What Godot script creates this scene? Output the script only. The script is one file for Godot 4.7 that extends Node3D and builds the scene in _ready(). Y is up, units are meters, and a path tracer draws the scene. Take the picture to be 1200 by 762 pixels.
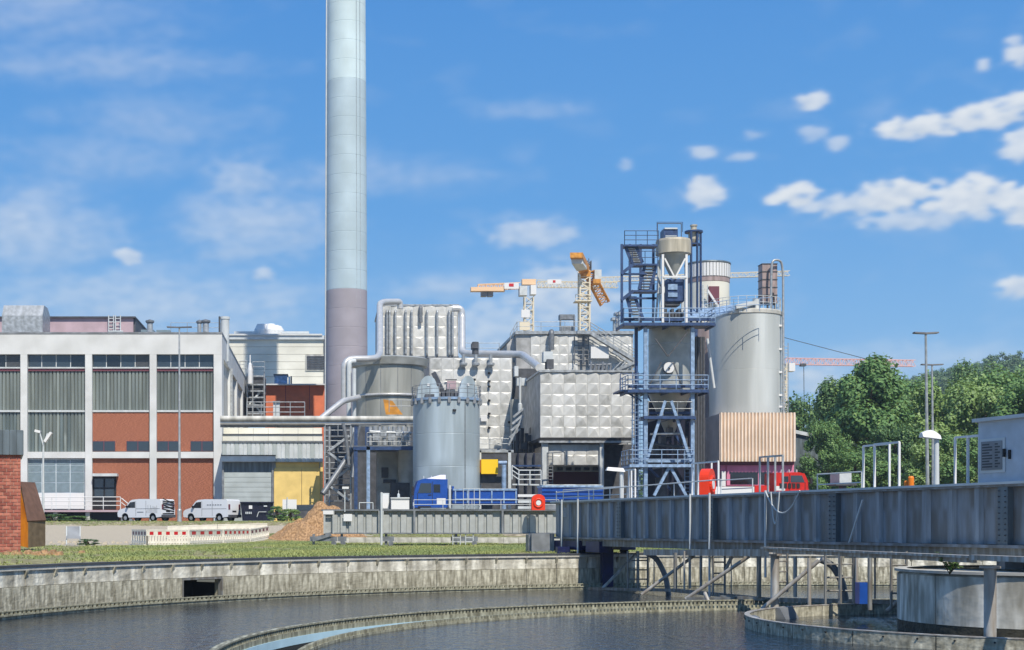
extends Node3D
# An industrial site seen over a round settling tank. The eye is 1.05 m above the rim of the tank, the yard rises gently behind it.

const EYE := 1.05
const LENS := 1700.0      # focal length in picture pixels (1200 x 762)
const AXIS := Vector2(380, 617)

class MB:
	var v := PackedVector3Array()
	var n := PackedVector3Array()
	func tri(a: Vector3, b: Vector3, c: Vector3, na: Vector3, nb: Vector3, nc: Vector3) -> void:
		var g := (c - a).cross(b - a)
		if g.dot(na + nb + nc) >= 0.0:
			v.append(a); v.append(b); v.append(c); n.append(na); n.append(nb); n.append(nc)
		else:
			v.append(a); v.append(c); v.append(b); n.append(na); n.append(nc); n.append(nb)
	func flat(a: Vector3, b: Vector3, c: Vector3, out: Vector3) -> void:
		var g := (c - a).cross(b - a).normalized()
		if g.dot(out) < 0.0: g = -g
		tri(a, b, c, g, g, g)
	func quad(a: Vector3, b: Vector3, c: Vector3, d: Vector3, out: Vector3) -> void:
		var g := (c - a).cross(d - b).normalized()
		if g.dot(out) < 0.0: g = -g
		tri(a, b, c, g, g, g)
		tri(a, c, d, g, g, g)
	func hexa(p: Array) -> void:   # eight corners: four of one end in a ring, then four of the other
		var m := Vector3.ZERO
		for q in p: m += q * 0.125
		for f in [[0, 1, 2, 3], [4, 5, 6, 7], [0, 1, 5, 4], [1, 2, 6, 5], [2, 3, 7, 6], [3, 0, 4, 7]]:
			var c: Vector3 = (p[f[0]] + p[f[1]] + p[f[2]] + p[f[3]]) * 0.25
			quad(p[f[0]], p[f[1]], p[f[2]], p[f[3]], c - m)
	func box(a: Vector3, b: Vector3) -> void:
		hexa([Vector3(a.x, a.y, a.z), Vector3(b.x, a.y, a.z), Vector3(b.x, b.y, a.z), Vector3(a.x, b.y, a.z), Vector3(a.x, a.y, b.z), Vector3(b.x, a.y, b.z), Vector3(b.x, b.y, b.z), Vector3(a.x, b.y, b.z)])
	func fbox(x0: float, y0: float, x1: float, y1: float, far: float, back: float) -> void:   # a box whose front face is that far ahead
		var k := far / 1700.0
		box(Vector3((x0 - 380.0) * k, 1.05 + (617.0 - y0) * k, -far), Vector3((x1 - 380.0) * k, 1.05 + (617.0 - y1) * k, -back))
	func bevel(a: Vector3, b: Vector3, r: float) -> void:   # a box with chamfered edges
		var lo := a.min(b)
		var hi := a.max(b)
		var c := (lo + hi) * 0.5
		var h := (hi - lo) * 0.5
		r = minf(r, minf(h.x, minf(h.y, h.z)) * 0.6)
		var ax := [Vector3(1, 0, 0), Vector3(0, 1, 0), Vector3(0, 0, 1)]
		for k in 3:
			var u: Vector3 = ax[(k + 1) % 3]
			var w: Vector3 = ax[(k + 2) % 3]
			var nn: Vector3 = ax[k]
			var hu: float = h[(k + 1) % 3]
			var hw: float = h[(k + 2) % 3]
			var hn: float = h[k]
			for s in [-1.0, 1.0]:
				var f: Vector3 = c + nn * hn * s
				quad(f + u * (hu - r) + w * (hw - r), f - u * (hu - r) + w * (hw - r), f - u * (hu - r) - w * (hw - r), f + u * (hu - r) - w * (hw - r), nn * s)
				for t in [-1.0, 1.0]:
					var e1: Vector3 = c + nn * hn * s + u * (hu - r) * t
					var e2: Vector3 = c + nn * (hn - r) * s + u * hu * t
					quad(e1 + w * (hw - r), e1 - w * (hw - r), e2 - w * (hw - r), e2 + w * (hw - r), nn * s + u * t)
		for sx in [-1.0, 1.0]:
			for sy in [-1.0, 1.0]:
				for sz in [-1.0, 1.0]:
					var s3 := Vector3(sx, sy, sz)
					flat(c + s3 * Vector3(h.x, h.y - r, h.z - r), c + s3 * Vector3(h.x - r, h.y, h.z - r), c + s3 * Vector3(h.x - r, h.y - r, h.z), s3)
	func beam(p: Vector3, q: Vector3, w: float, h: float = -1.0, side: Vector3 = Vector3.ZERO) -> void:
		if h < 0.0: h = w
		var d := (q - p).normalized()
		var s := side
		if s == Vector3.ZERO: s = d.cross(Vector3.UP)
		if s.length() < 0.01: s = Vector3.RIGHT
		s = (s - d * s.dot(d)).normalized()
		var u := s.cross(d).normalized()
		s *= w * 0.5
		u *= h * 0.5
		hexa([p - s - u, p + s - u, p + s + u, p - s + u, q - s - u, q + s - u, q + s + u, q - s + u])
	func tube(p: Vector3, q: Vector3, r0: float, r1: float = -1.0, sides: int = 8, caps: bool = true) -> void:
		if r1 < 0.0: r1 = r0
		var d := (q - p).normalized()
		var s := d.cross(Vector3.UP)
		if s.length() < 0.02: s = Vector3.RIGHT
		s = s.normalized()
		var u := s.cross(d).normalized()
		for k in sides:
			var a0 := TAU * k / sides
			var a1 := TAU * (k + 1) / sides
			var e0 := s * cos(a0) + u * sin(a0)
			var e1 := s * cos(a1) + u * sin(a1)
			tri(p + e0 * r0, q + e0 * r1, q + e1 * r1, e0, e0, e1)
			tri(p + e0 * r0, q + e1 * r1, p + e1 * r0, e0, e1, e1)
			if caps:
				tri(p, p + e0 * r0, p + e1 * r0, -d, -d, -d)
				tri(q, q + e0 * r1, q + e1 * r1, d, d, d)
	func pipe(pts: Array, r: float, sides: int = 8, round_by: float = 0.0) -> void:   # a bent pipe: corners are rounded
		var p: Array = []
		for k in pts.size():
			if k == 0 or k == pts.size() - 1 or round_by <= 0.0:
				p.append(pts[k])
				continue
			var a: Vector3 = pts[k - 1] - pts[k]
			var b: Vector3 = pts[k + 1] - pts[k]
			var rr := minf(round_by, minf(a.length(), b.length()) * 0.45)
			var pa: Vector3 = pts[k] + a.normalized() * rr
			var pb: Vector3 = pts[k] + b.normalized() * rr
			for t in 5:
				var f := t / 4.0
				p.append(pa.lerp(pts[k], f).lerp(pts[k].lerp(pb, f), f))
		var rings: Array = []
		var s := Vector3.ZERO
		for k in p.size():
			var d: Vector3 = (p[mini(k + 1, p.size() - 1)] - p[maxi(k - 1, 0)]).normalized()
			if s == Vector3.ZERO:
				s = d.cross(Vector3.UP)
				if s.length() < 0.05: s = d.cross(Vector3(0.3, 0, 1))
			s = (s - d * s.dot(d)).normalized()
			var u := s.cross(d)
			var ring: Array = []
			for j in sides + 1:
				var a := TAU * j / sides
				ring.append(s * cos(a) + u * sin(a))
			rings.append(ring)
		for k in p.size() - 1:
			for j in sides:
				var a0: Vector3 = rings[k][j]
				var a1: Vector3 = rings[k][j + 1]
				var b0: Vector3 = rings[k + 1][j]
				var b1: Vector3 = rings[k + 1][j + 1]
				tri(p[k] + a0 * r, p[k + 1] + b0 * r, p[k + 1] + b1 * r, a0, b0, b1)
				tri(p[k] + a0 * r, p[k + 1] + b1 * r, p[k] + a1 * r, a0, b1, a1)
		for e in [0, p.size() - 1]:
			var d: Vector3 = (p[1] - p[0]) * -1.0 if e == 0 else p[e] - p[e - 1]
			for j in sides: flat(p[e], p[e] + rings[e][j] * r, p[e] + rings[e][j + 1] * r, d)
	func lathe(c: Vector3, prof: Array, sides: int = 40, a0: float = 0.0, a1: float = TAU, smooth: bool = false) -> void:   # prof: [radius, height] pairs
		for k in prof.size() - 1:
			var r0: float = prof[k][0]
			var r1: float = prof[k + 1][0]
			var y0: float = prof[k][1]
			var y1: float = prof[k + 1][1]
			if absf(r0 - r1) + absf(y0 - y1) < 1e-6: continue
			var nr := y1 - y0
			var ny := r0 - r1
			var l := sqrt(nr * nr + ny * ny)
			nr /= l; ny /= l
			for j in sides:
				var f0 := a0 + (a1 - a0) * j / sides
				var f1 := a0 + (a1 - a0) * (j + 1) / sides
				var e0 := Vector3(sin(f0), 0, cos(f0))
				var e1 := Vector3(sin(f1), 0, cos(f1))
				var n0 := e0 * nr + Vector3(0, ny, 0)
				var n1 := e1 * nr + Vector3(0, ny, 0)
				var p00 := c + e0 * r0 + Vector3(0, y0, 0)
				var p01 := c + e1 * r0 + Vector3(0, y0, 0)
				var p10 := c + e0 * r1 + Vector3(0, y1, 0)
				var p11 := c + e1 * r1 + Vector3(0, y1, 0)
				if r1 > 1e-5: tri(p00, p10, p11, n0, n0, n1)
				if r0 > 1e-5: tri(p00, p11, p01, n0, n1, n1)
	func extrude(poly: PackedVector2Array, o: Vector3, ex: Vector3, ey: Vector3, d: Vector3) -> void:   # a flat outline given depth d
		var idx := Geometry2D.triangulate_polygon(poly)
		var m := Vector2.ZERO
		for q in poly: m += q / poly.size()
		var nn := ex.cross(ey)
		if nn.dot(d) > 0.0: nn = -nn
		for k in range(0, idx.size(), 3):
			var a := o + ex * poly[idx[k]].x + ey * poly[idx[k]].y
			var b := o + ex * poly[idx[k + 1]].x + ey * poly[idx[k + 1]].y
			var c := o + ex * poly[idx[k + 2]].x + ey * poly[idx[k + 2]].y
			flat(a, b, c, nn)
			flat(a + d, b + d, c + d, -nn)
		var turn := 1.0 if not Geometry2D.is_polygon_clockwise(poly) else -1.0
		for k in poly.size():
			var p := poly[k]
			var q := poly[(k + 1) % poly.size()]
			var e := (q - p) * turn
			var out := ex * e.y - ey * e.x
			quad(o + ex * p.x + ey * p.y, o + ex * q.x + ey * q.y, o + ex * q.x + ey * q.y + d, o + ex * p.x + ey * p.y + d, out)
	func rail(pts: Array, h: float, rails: int, step: float, r: float) -> void:   # a railing along a line of points
		for k in pts.size() - 1:
			var p: Vector3 = pts[k]
			var q: Vector3 = pts[k + 1]
			for j in rails:
				var up := Vector3(0, h * (j + 1) / rails, 0)
				tube(p + up, q + up, r, r, 6, false)
			var m := maxi(1, roundi((q - p).length() / step))
			for j in m + (1 if k == pts.size() - 2 else 0):
				var b := p.lerp(q, float(j) / m)
				tube(b, b + Vector3(0, h, 0), r, r, 6, false)
	func ladder(p: Vector3, q: Vector3, w: Vector3, r: float, step: float = 0.3) -> void:
		tube(p - w * 0.5, q - w * 0.5, r, r, 6)
		tube(p + w * 0.5, q + w * 0.5, r, r, 6)
		var m := int((q - p).length() / step)
		for j in range(1, m):
			var b := p.lerp(q, float(j) / m)
			tube(b - w * 0.5, b + w * 0.5, r * 0.7, r * 0.7, 5, false)
	func mesh(o: Vector3) -> ArrayMesh:
		var w := v.duplicate()
		for k in w.size(): w[k] -= o
		var a: Array = []
		a.resize(Mesh.ARRAY_MAX)
		a[Mesh.ARRAY_VERTEX] = w
		a[Mesh.ARRAY_NORMAL] = n
		var m := ArrayMesh.new()
		m.add_surface_from_arrays(Mesh.PRIMITIVE_TRIANGLES, a)
		return m
	func centre() -> Vector3:
		var lo := Vector3.INF
		var hi := -Vector3.INF
		for p in v:
			lo = lo.min(p); hi = hi.max(p)
		return Vector3((lo.x + hi.x) * 0.5, lo.y, (lo.z + hi.z) * 0.5)

var M := {}
var used := {}
var rng := RandomNumberGenerator.new()

func at(px: float, py: float, far: float) -> Vector3:      # the point that far ahead of the eye
	return Vector3((px - AXIS.x) * far / LENS, EYE + (AXIS.y - py) * far / LENS, -far)

func named(called: String, parent: Node) -> String:
	var key := str(parent.get_instance_id()) + called
	used[key] = used.get(key, 0) + 1
	return called if used[key] == 1 else "%s_%03d" % [called, used[key] - 1]

func origin_of(o: Node) -> Vector3:
	var p := Vector3.ZERO
	while o != self:
		p += (o as Node3D).position
		o = o.get_parent()
	return p

func thing(called: String, label: String, category: String, where: Vector3, group := "") -> Node3D:
	var o := Node3D.new()
	o.name = named(called, self)
	add_child(o, true)
	o.position = where
	o.set_meta("label", label)
	o.set_meta("category", category)
	if group: o.set_meta("group", group)
	return o

func part(called: String, mb: MB, m: Material, parent: Node, kind := "") -> MeshInstance3D:
	var o := MeshInstance3D.new()
	o.name = named(called, parent)
	o.mesh = mb.mesh(origin_of(parent))
	o.material_override = m
	parent.add_child(o, true)
	if kind: o.set_meta("kind", kind)
	return o

func piece(called: String, shared: Mesh, m: Material, parent: Node, xf: Transform3D) -> MeshInstance3D:
	var o := MeshInstance3D.new()
	o.name = named(called, parent)
	o.mesh = shared
	o.material_override = m
	parent.add_child(o, true)
	o.transform = xf
	return o

func solo(called: String, mb: MB, m: Material, label: String, category: String, group := "") -> MeshInstance3D:
	var o := MeshInstance3D.new()
	o.name = named(called, self)
	var c := mb.centre()
	o.mesh = mb.mesh(c)
	o.material_override = m
	add_child(o, true)
	o.position = c
	o.set_meta("label", label)
	o.set_meta("category", category)
	if group: o.set_meta("group", group)
	return o

func struct(called: String, mb: MB, m: Material, kind := "structure", label := "", category := "") -> MeshInstance3D:
	var o := MeshInstance3D.new()
	o.name = named(called, self)
	o.mesh = mb.mesh(Vector3.ZERO)
	o.material_override = m
	add_child(o, true)
	o.set_meta("kind", kind)
	if label: o.set_meta("label", label)
	if category: o.set_meta("category", category)
	return o

func copy(src: Node3D, where: Vector3, label: String, turn := 0.0) -> Node3D:
	var c: Node3D = src.duplicate()
	c.name = named(String(src.name).rstrip("0123456789_"), self)
	add_child(c, true)
	c.position = where
	c.rotation.y = turn
	c.set_meta("label", label)
	return c

func b1(a: Vector3, b: Vector3) -> MB:
	var m := MB.new()
	m.box(a, b)
	return m

func slab(x0: float, y0: float, x1: float, y1: float, far: float, deep: float) -> MB:   # a box whose front face is that far ahead
	var a := at(x0, y1, far)
	var b := at(x1, y0, far)
	return b1(a, Vector3(b.x, b.y, b.z - deep))

# ---------------------------------------------------------------- textures and materials
var T := {}

func noise_img(w: int, h: int, freq: float, octaves: int, sd: int) -> Image:
	var f := FastNoiseLite.new()
	f.noise_type = FastNoiseLite.TYPE_SIMPLEX_SMOOTH
	f.seed = sd
	f.frequency = freq
	f.fractal_octaves = octaves
	return f.get_seamless_image(w, h)

func ramp_tex(im: Image, lo: Color, hi: Color, gain := 1.0) -> ImageTexture:
	var o := Image.create(im.get_width(), im.get_height(), false, Image.FORMAT_RGB8)
	for y in im.get_height():
		for x in im.get_width():
			var t := clampf((im.get_pixel(x, y).r - 0.5) * gain + 0.5, 0.0, 1.0)
			o.set_pixel(x, y, lo.lerp(hi, t))
	o.generate_mipmaps()
	return ImageTexture.create_from_image(o)

func stretched(w: int, h: int, freq: float, oct: int, sd: int, to: int) -> Image:
	var im := noise_img(w, h, freq, oct, sd)
	im.resize(to, to, Image.INTERPOLATE_CUBIC)
	return im

func mat(called: String, c: Color, rough: float, metal := 0.0, tex := "", scale := 0.2, spec := 0.5) -> StandardMaterial3D:
	var m := StandardMaterial3D.new()
	m.albedo_color = c
	m.roughness = rough
	m.metallic = metal
	m.metallic_specular = spec
	m.resource_name = called
	if tex:
		m.albedo_texture = T[tex]
		m.uv1_triplanar = true
		m.uv1_world_triplanar = true
		m.uv1_scale = Vector3.ONE * scale
	M[called] = m
	return m

func make_materials() -> void:
	T.grime = ramp_tex(noise_img(256, 256, 0.012, 5, 3), Color(0.8, 0.8, 0.79), Color(1, 1, 1), 1.6)
	T.streak = ramp_tex(stretched(256, 24, 0.03, 4, 5, 256), Color(0.78, 0.78, 0.77), Color(1, 1, 1), 1.7)
	T.faint = ramp_tex(noise_img(128, 128, 0.02, 4, 13), Color(0.91, 0.91, 0.905), Color(1, 1, 1), 1.4)
	T.rust = ramp_tex(stretched(256, 40, 0.03, 5, 7, 256), Color(0.76, 0.7, 0.64), Color(1, 1, 1), 1.6)
	T.moss = ramp_tex(noise_img(256, 256, 0.035, 6, 9), Color(0.6, 0.58, 0.52), Color(1, 0.99, 0.95), 2.4)
	T.wallstain = ramp_tex(stretched(256, 48, 0.05, 5, 19, 256), Color(0.62, 0.61, 0.57), Color(1, 1, 0.98), 1.8)
	T.ground = ramp_tex(noise_img(512, 512, 0.02, 6, 21), Color(0.62, 0.6, 0.55), Color(1, 1, 1), 2.0)
	T.gravel = ramp_tex(noise_img(256, 256, 0.2, 3, 23), Color(0.6, 0.6, 0.6), Color(1, 1, 1), 1.6)
	T.brick = ramp_tex(stretched(40, 256, 0.2, 4, 29, 256), Color(0.62, 0.58, 0.55), Color(1, 1, 1), 2.2)
	mat("white", Color(0.84, 0.85, 0.845), 0.7, 0, "faint", 0.11)
	mat("white_clean", Color(0.86, 0.865, 0.86), 0.45)
	mat("cream", Color(0.9, 0.895, 0.84), 0.6, 0, "faint", 0.08)
	mat("offwhite", Color(0.82, 0.82, 0.79), 0.6, 0, "streak", 0.12)
	mat("brick_far", Color(0.74, 0.48, 0.37), 0.9, 0, "brick", 0.55)
	mat("orange_wall", Color(0.86, 0.48, 0.33), 0.85, 0, "faint", 0.2)
	mat("profilit", Color(0.5, 0.535, 0.52), 0.3, 0, "streak", 0.09)
	mat("profilit_low", Color(0.46, 0.51, 0.51), 0.3, 0, "streak", 0.09)
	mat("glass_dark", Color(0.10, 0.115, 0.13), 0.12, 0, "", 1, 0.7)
	mat("glass_mid", Color(0.2, 0.24, 0.27), 0.1, 0, "", 1, 0.8)
	mat("glass_blind", Color(0.3, 0.31, 0.32), 0.2, 0, "faint", 0.8)
	mat("profilit_worn", Color(0.55, 0.585, 0.565), 0.35, 0, "streak", 0.15)
	mat("pane_grey", Color(0.5, 0.57, 0.6), 0.25, 0, "faint", 0.6)
	mat("door_white", Color(0.82, 0.87, 0.9), 0.4, 0, "faint", 0.3)
	mat("pink", Color(0.88, 0.52, 0.65), 0.6, 0, "faint", 0.3)
	mat("pink_roof", Color(0.74, 0.65, 0.68), 0.7, 0, "faint", 0.2)
	mat("maroon", Color(0.42, 0.22, 0.27), 0.6)
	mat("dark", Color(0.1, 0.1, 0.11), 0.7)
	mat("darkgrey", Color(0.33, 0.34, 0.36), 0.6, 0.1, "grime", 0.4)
	mat("grey", Color(0.55, 0.57, 0.59), 0.5, 0.1, "grime", 0.3)
	mat("lightgrey", Color(0.8, 0.825, 0.83), 0.5, 0.0, "faint", 0.3)
	mat("galv", Color(0.72, 0.74, 0.75), 0.42, 0.35, "grime", 0.5)
	mat("galv_dark", Color(0.52, 0.54, 0.56), 0.5, 0.3, "grime", 0.5)
	mat("alu", Color(0.83, 0.835, 0.82), 0.5, 0.05, "faint", 0.35)
	mat("alu_b", Color(0.815, 0.82, 0.805), 0.5, 0.05, "grime", 0.25)
	mat("alu_c", Color(0.88, 0.885, 0.87), 0.5, 0.05, "faint", 0.3)
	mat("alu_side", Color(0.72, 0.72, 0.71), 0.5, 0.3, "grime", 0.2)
	mat("pipe_alu", Color(0.84, 0.84, 0.83), 0.35, 0.4, "faint", 0.6)
	mat("tank_grey", Color(0.74, 0.745, 0.71), 0.45, 0.25, "streak", 0.08)
	mat("tank_light", Color(0.8, 0.825, 0.82), 0.5, 0.05, "streak", 0.04)
	mat("silo_blue", Color(0.72, 0.785, 0.82), 0.5, 0.1, "streak", 0.07)
	mat("vessel", Color(0.72, 0.735, 0.72), 0.5, 0.2, "grime", 0.15)
	mat("hopper", Color(0.78, 0.755, 0.68), 0.55, 0.05, "streak", 0.2)
	mat("stack_top", Color(0.8, 0.88, 0.9), 0.65, 0, "faint", 0.08)
	mat("stack_mid", Color(0.715, 0.795, 0.83), 0.65, 0, "faint", 0.08)
	mat("stack_low", Color(0.645, 0.625, 0.655), 0.7, 0, "faint", 0.1)
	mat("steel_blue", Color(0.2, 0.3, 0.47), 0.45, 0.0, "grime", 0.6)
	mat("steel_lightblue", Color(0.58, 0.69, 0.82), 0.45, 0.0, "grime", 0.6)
	mat("rib_tan", Color(0.95, 0.88, 0.8), 0.6, 0, "faint", 0.2)
	mat("tan_side", Color(0.85, 0.79, 0.76), 0.6, 0, "faint", 0.2)
	mat("yellow_wall", Color(0.94, 0.82, 0.5), 0.6, 0, "faint", 0.25)
	mat("yellow", Color(0.95, 0.78, 0.08), 0.5)
	mat("crane_yellow", Color(0.87, 0.6, 0.2), 0.5, 0, "grime", 0.3)
	mat("crane_orange", Color(0.9, 0.76, 0.6), 0.5)
	mat("crane_cream", Color(0.86, 0.82, 0.72), 0.5)
	mat("crane_pink", Color(0.86, 0.7, 0.68), 0.5)
	mat("shutter", Color(0.72, 0.755, 0.75), 0.5, 0.1, "faint", 0.2)
	mat("truck_blue", Color(0.13, 0.32, 0.66), 0.3, 0, "faint", 0.7)
	mat("truck_red", Color(0.82, 0.15, 0.08), 0.3, 0, "faint", 0.7)
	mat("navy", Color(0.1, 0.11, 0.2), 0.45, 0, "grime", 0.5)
	mat("base_blue", Color(0.08, 0.11, 0.32), 0.4, 0, "grime", 0.6)
	mat("orange_red", Color(0.9, 0.23, 0.08), 0.4)
	mat("orange", Color(0.9, 0.5, 0.1), 0.5)
	mat("red", Color(0.75, 0.06, 0.08), 0.5)
	mat("barrier_white", Color(0.92, 0.9, 0.84), 0.55, 0, "faint", 0.8)
	mat("tyre", Color(0.06, 0.06, 0.06), 0.85)
	mat("van_white", Color(0.86, 0.88, 0.9), 0.25, 0, "", 1, 0.6)
	mat("hut_brick", Color(0.70, 0.41, 0.34), 0.85, 0, "grime", 0.8)
	mat("hut_brick_b", Color(0.63, 0.35, 0.29), 0.85, 0, "grime", 0.8)
	mat("hut_brick_c", Color(0.75, 0.47, 0.39), 0.85, 0, "grime", 0.8)
	mat("mortar", Color(0.72, 0.62, 0.56), 0.9)
	mat("fascia", Color(0.44, 0.49, 0.52), 0.5, 0.2, "streak", 0.3)
	mat("skip_orange", Color(0.85, 0.55, 0.14), 0.6, 0, "rust", 0.4)
	mat("rust_brown", Color(0.5, 0.37, 0.3), 0.8, 0, "grime", 0.7)
	mat("rust_dark", Color(0.48, 0.41, 0.31), 0.8, 0, "grime", 0.7)
	mat("concrete", Color(0.92, 0.915, 0.88), 0.85, 0, "wallstain", 0.22)
	mat("concrete_top", Color(0.8, 0.795, 0.76), 0.85, 0, "grime", 0.5)
	mat("concrete_moss", Color(0.8, 0.79, 0.73), 0.9, 0, "wallstain", 0.5)
	mat("concrete_pier", Color(0.92, 0.915, 0.89), 0.85, 0, "wallstain", 0.25)
	mat("wet", Color(0.3, 0.29, 0.24), 0.7, 0, "wallstain", 0.5)
	mat("launder", Color(0.68, 0.68, 0.61), 0.7, 0, "wallstain", 0.6)
	mat("launder_in", Color(0.76, 0.9, 0.96), 0.35, 0, "faint", 0.5)
	mat("girder", Color(0.54, 0.575, 0.61), 0.45, 0.1, "rust", 0.3)
	mat("girder_rib_lit", Color(0.6, 0.64, 0.68), 0.4, 0.1, "streak", 0.6)  # paler than girder: how the ribs catch the light, put into the colour
	mat("trough", Color(0.7, 0.715, 0.705), 0.5, 0.1, "faint", 0.6)
	mat("frame_grey", Color(0.58, 0.6, 0.6), 0.55, 0.2, "rust", 0.6)
	mat("frame_light", Color(0.74, 0.745, 0.73), 0.55, 0.2, "rust", 0.6)
	mat("cabin", Color(0.72, 0.77, 0.82), 0.4, 0.05, "faint", 0.7)
	mat("dirt", Color(0.76, 0.61, 0.45), 0.95, 0, "ground", 0.5)
	mat("bark", Color(0.32, 0.26, 0.2), 0.9, 0, "rust", 1.0)
	mat("earth", Color(0.74, 0.69, 0.58), 0.95, 0, "ground", 0.12)
	mat("grass_base", Color(0.64, 0.62, 0.44), 0.95, 0, "ground", 0.2)
	mat("gravel", Color(0.85, 0.8, 0.7), 0.95, 0, "gravel", 0.5)
	mat("asphalt", Color(0.5, 0.49, 0.47), 0.9, 0, "ground", 0.3)
	mat("channel_water", Color(0.1, 0.13, 0.17), 0.25)
	mat("lining_dark", Color(0.2, 0.21, 0.2), 0.6)
	mat("brown_stack", Color(0.68, 0.61, 0.6), 0.6, 0, "streak", 0.2)
	var w := mat("water", Color(0.09, 0.125, 0.17), 0.07, 0, "", 1, 0.7)
	var bump := noise_img(512, 512, 0.018, 4, 41)
	bump.bump_map_to_normal_map(6.0)
	w.normal_enabled = true
	w.normal_texture = ImageTexture.create_from_image(bump)
	w.normal_scale = 0.6
	w.uv1_triplanar = true
	w.uv1_world_triplanar = true
	w.uv1_scale = Vector3.ONE * 0.36
	for k in ["concrete", "concrete_moss", "concrete_pier", "wet"]:
		var m: StandardMaterial3D = M[k]
		var h := noise_img(256, 256, 0.05, 5, 51)
		h.bump_map_to_normal_map(4.0)
		m.normal_enabled = true
		m.normal_texture = ImageTexture.create_from_image(h)
		m.normal_scale = 0.15 if k == "concrete_pier" else 0.6
	for k in [["leaf_a", Color(0.35, 0.49, 0.27)], ["leaf_b", Color(0.46, 0.57, 0.31)], ["leaf_c", Color(0.28, 0.41, 0.24)], ["leaf_far", Color(0.36, 0.47, 0.31)], ["leaf_light", Color(0.55, 0.64, 0.42)], ["grass", Color(0.52, 0.58, 0.36)]]:
		var m := mat(k[0], k[1], 0.65)
		m.backlight_enabled = true
		m.backlight = Color(0.35, 0.4, 0.15)
		m.cull_mode = BaseMaterial3D.CULL_DISABLED

func gh(far: float) -> float:      # height of the ground that far ahead
	return 1.42 * smoothstep(92.0, 114.0, far)

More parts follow.
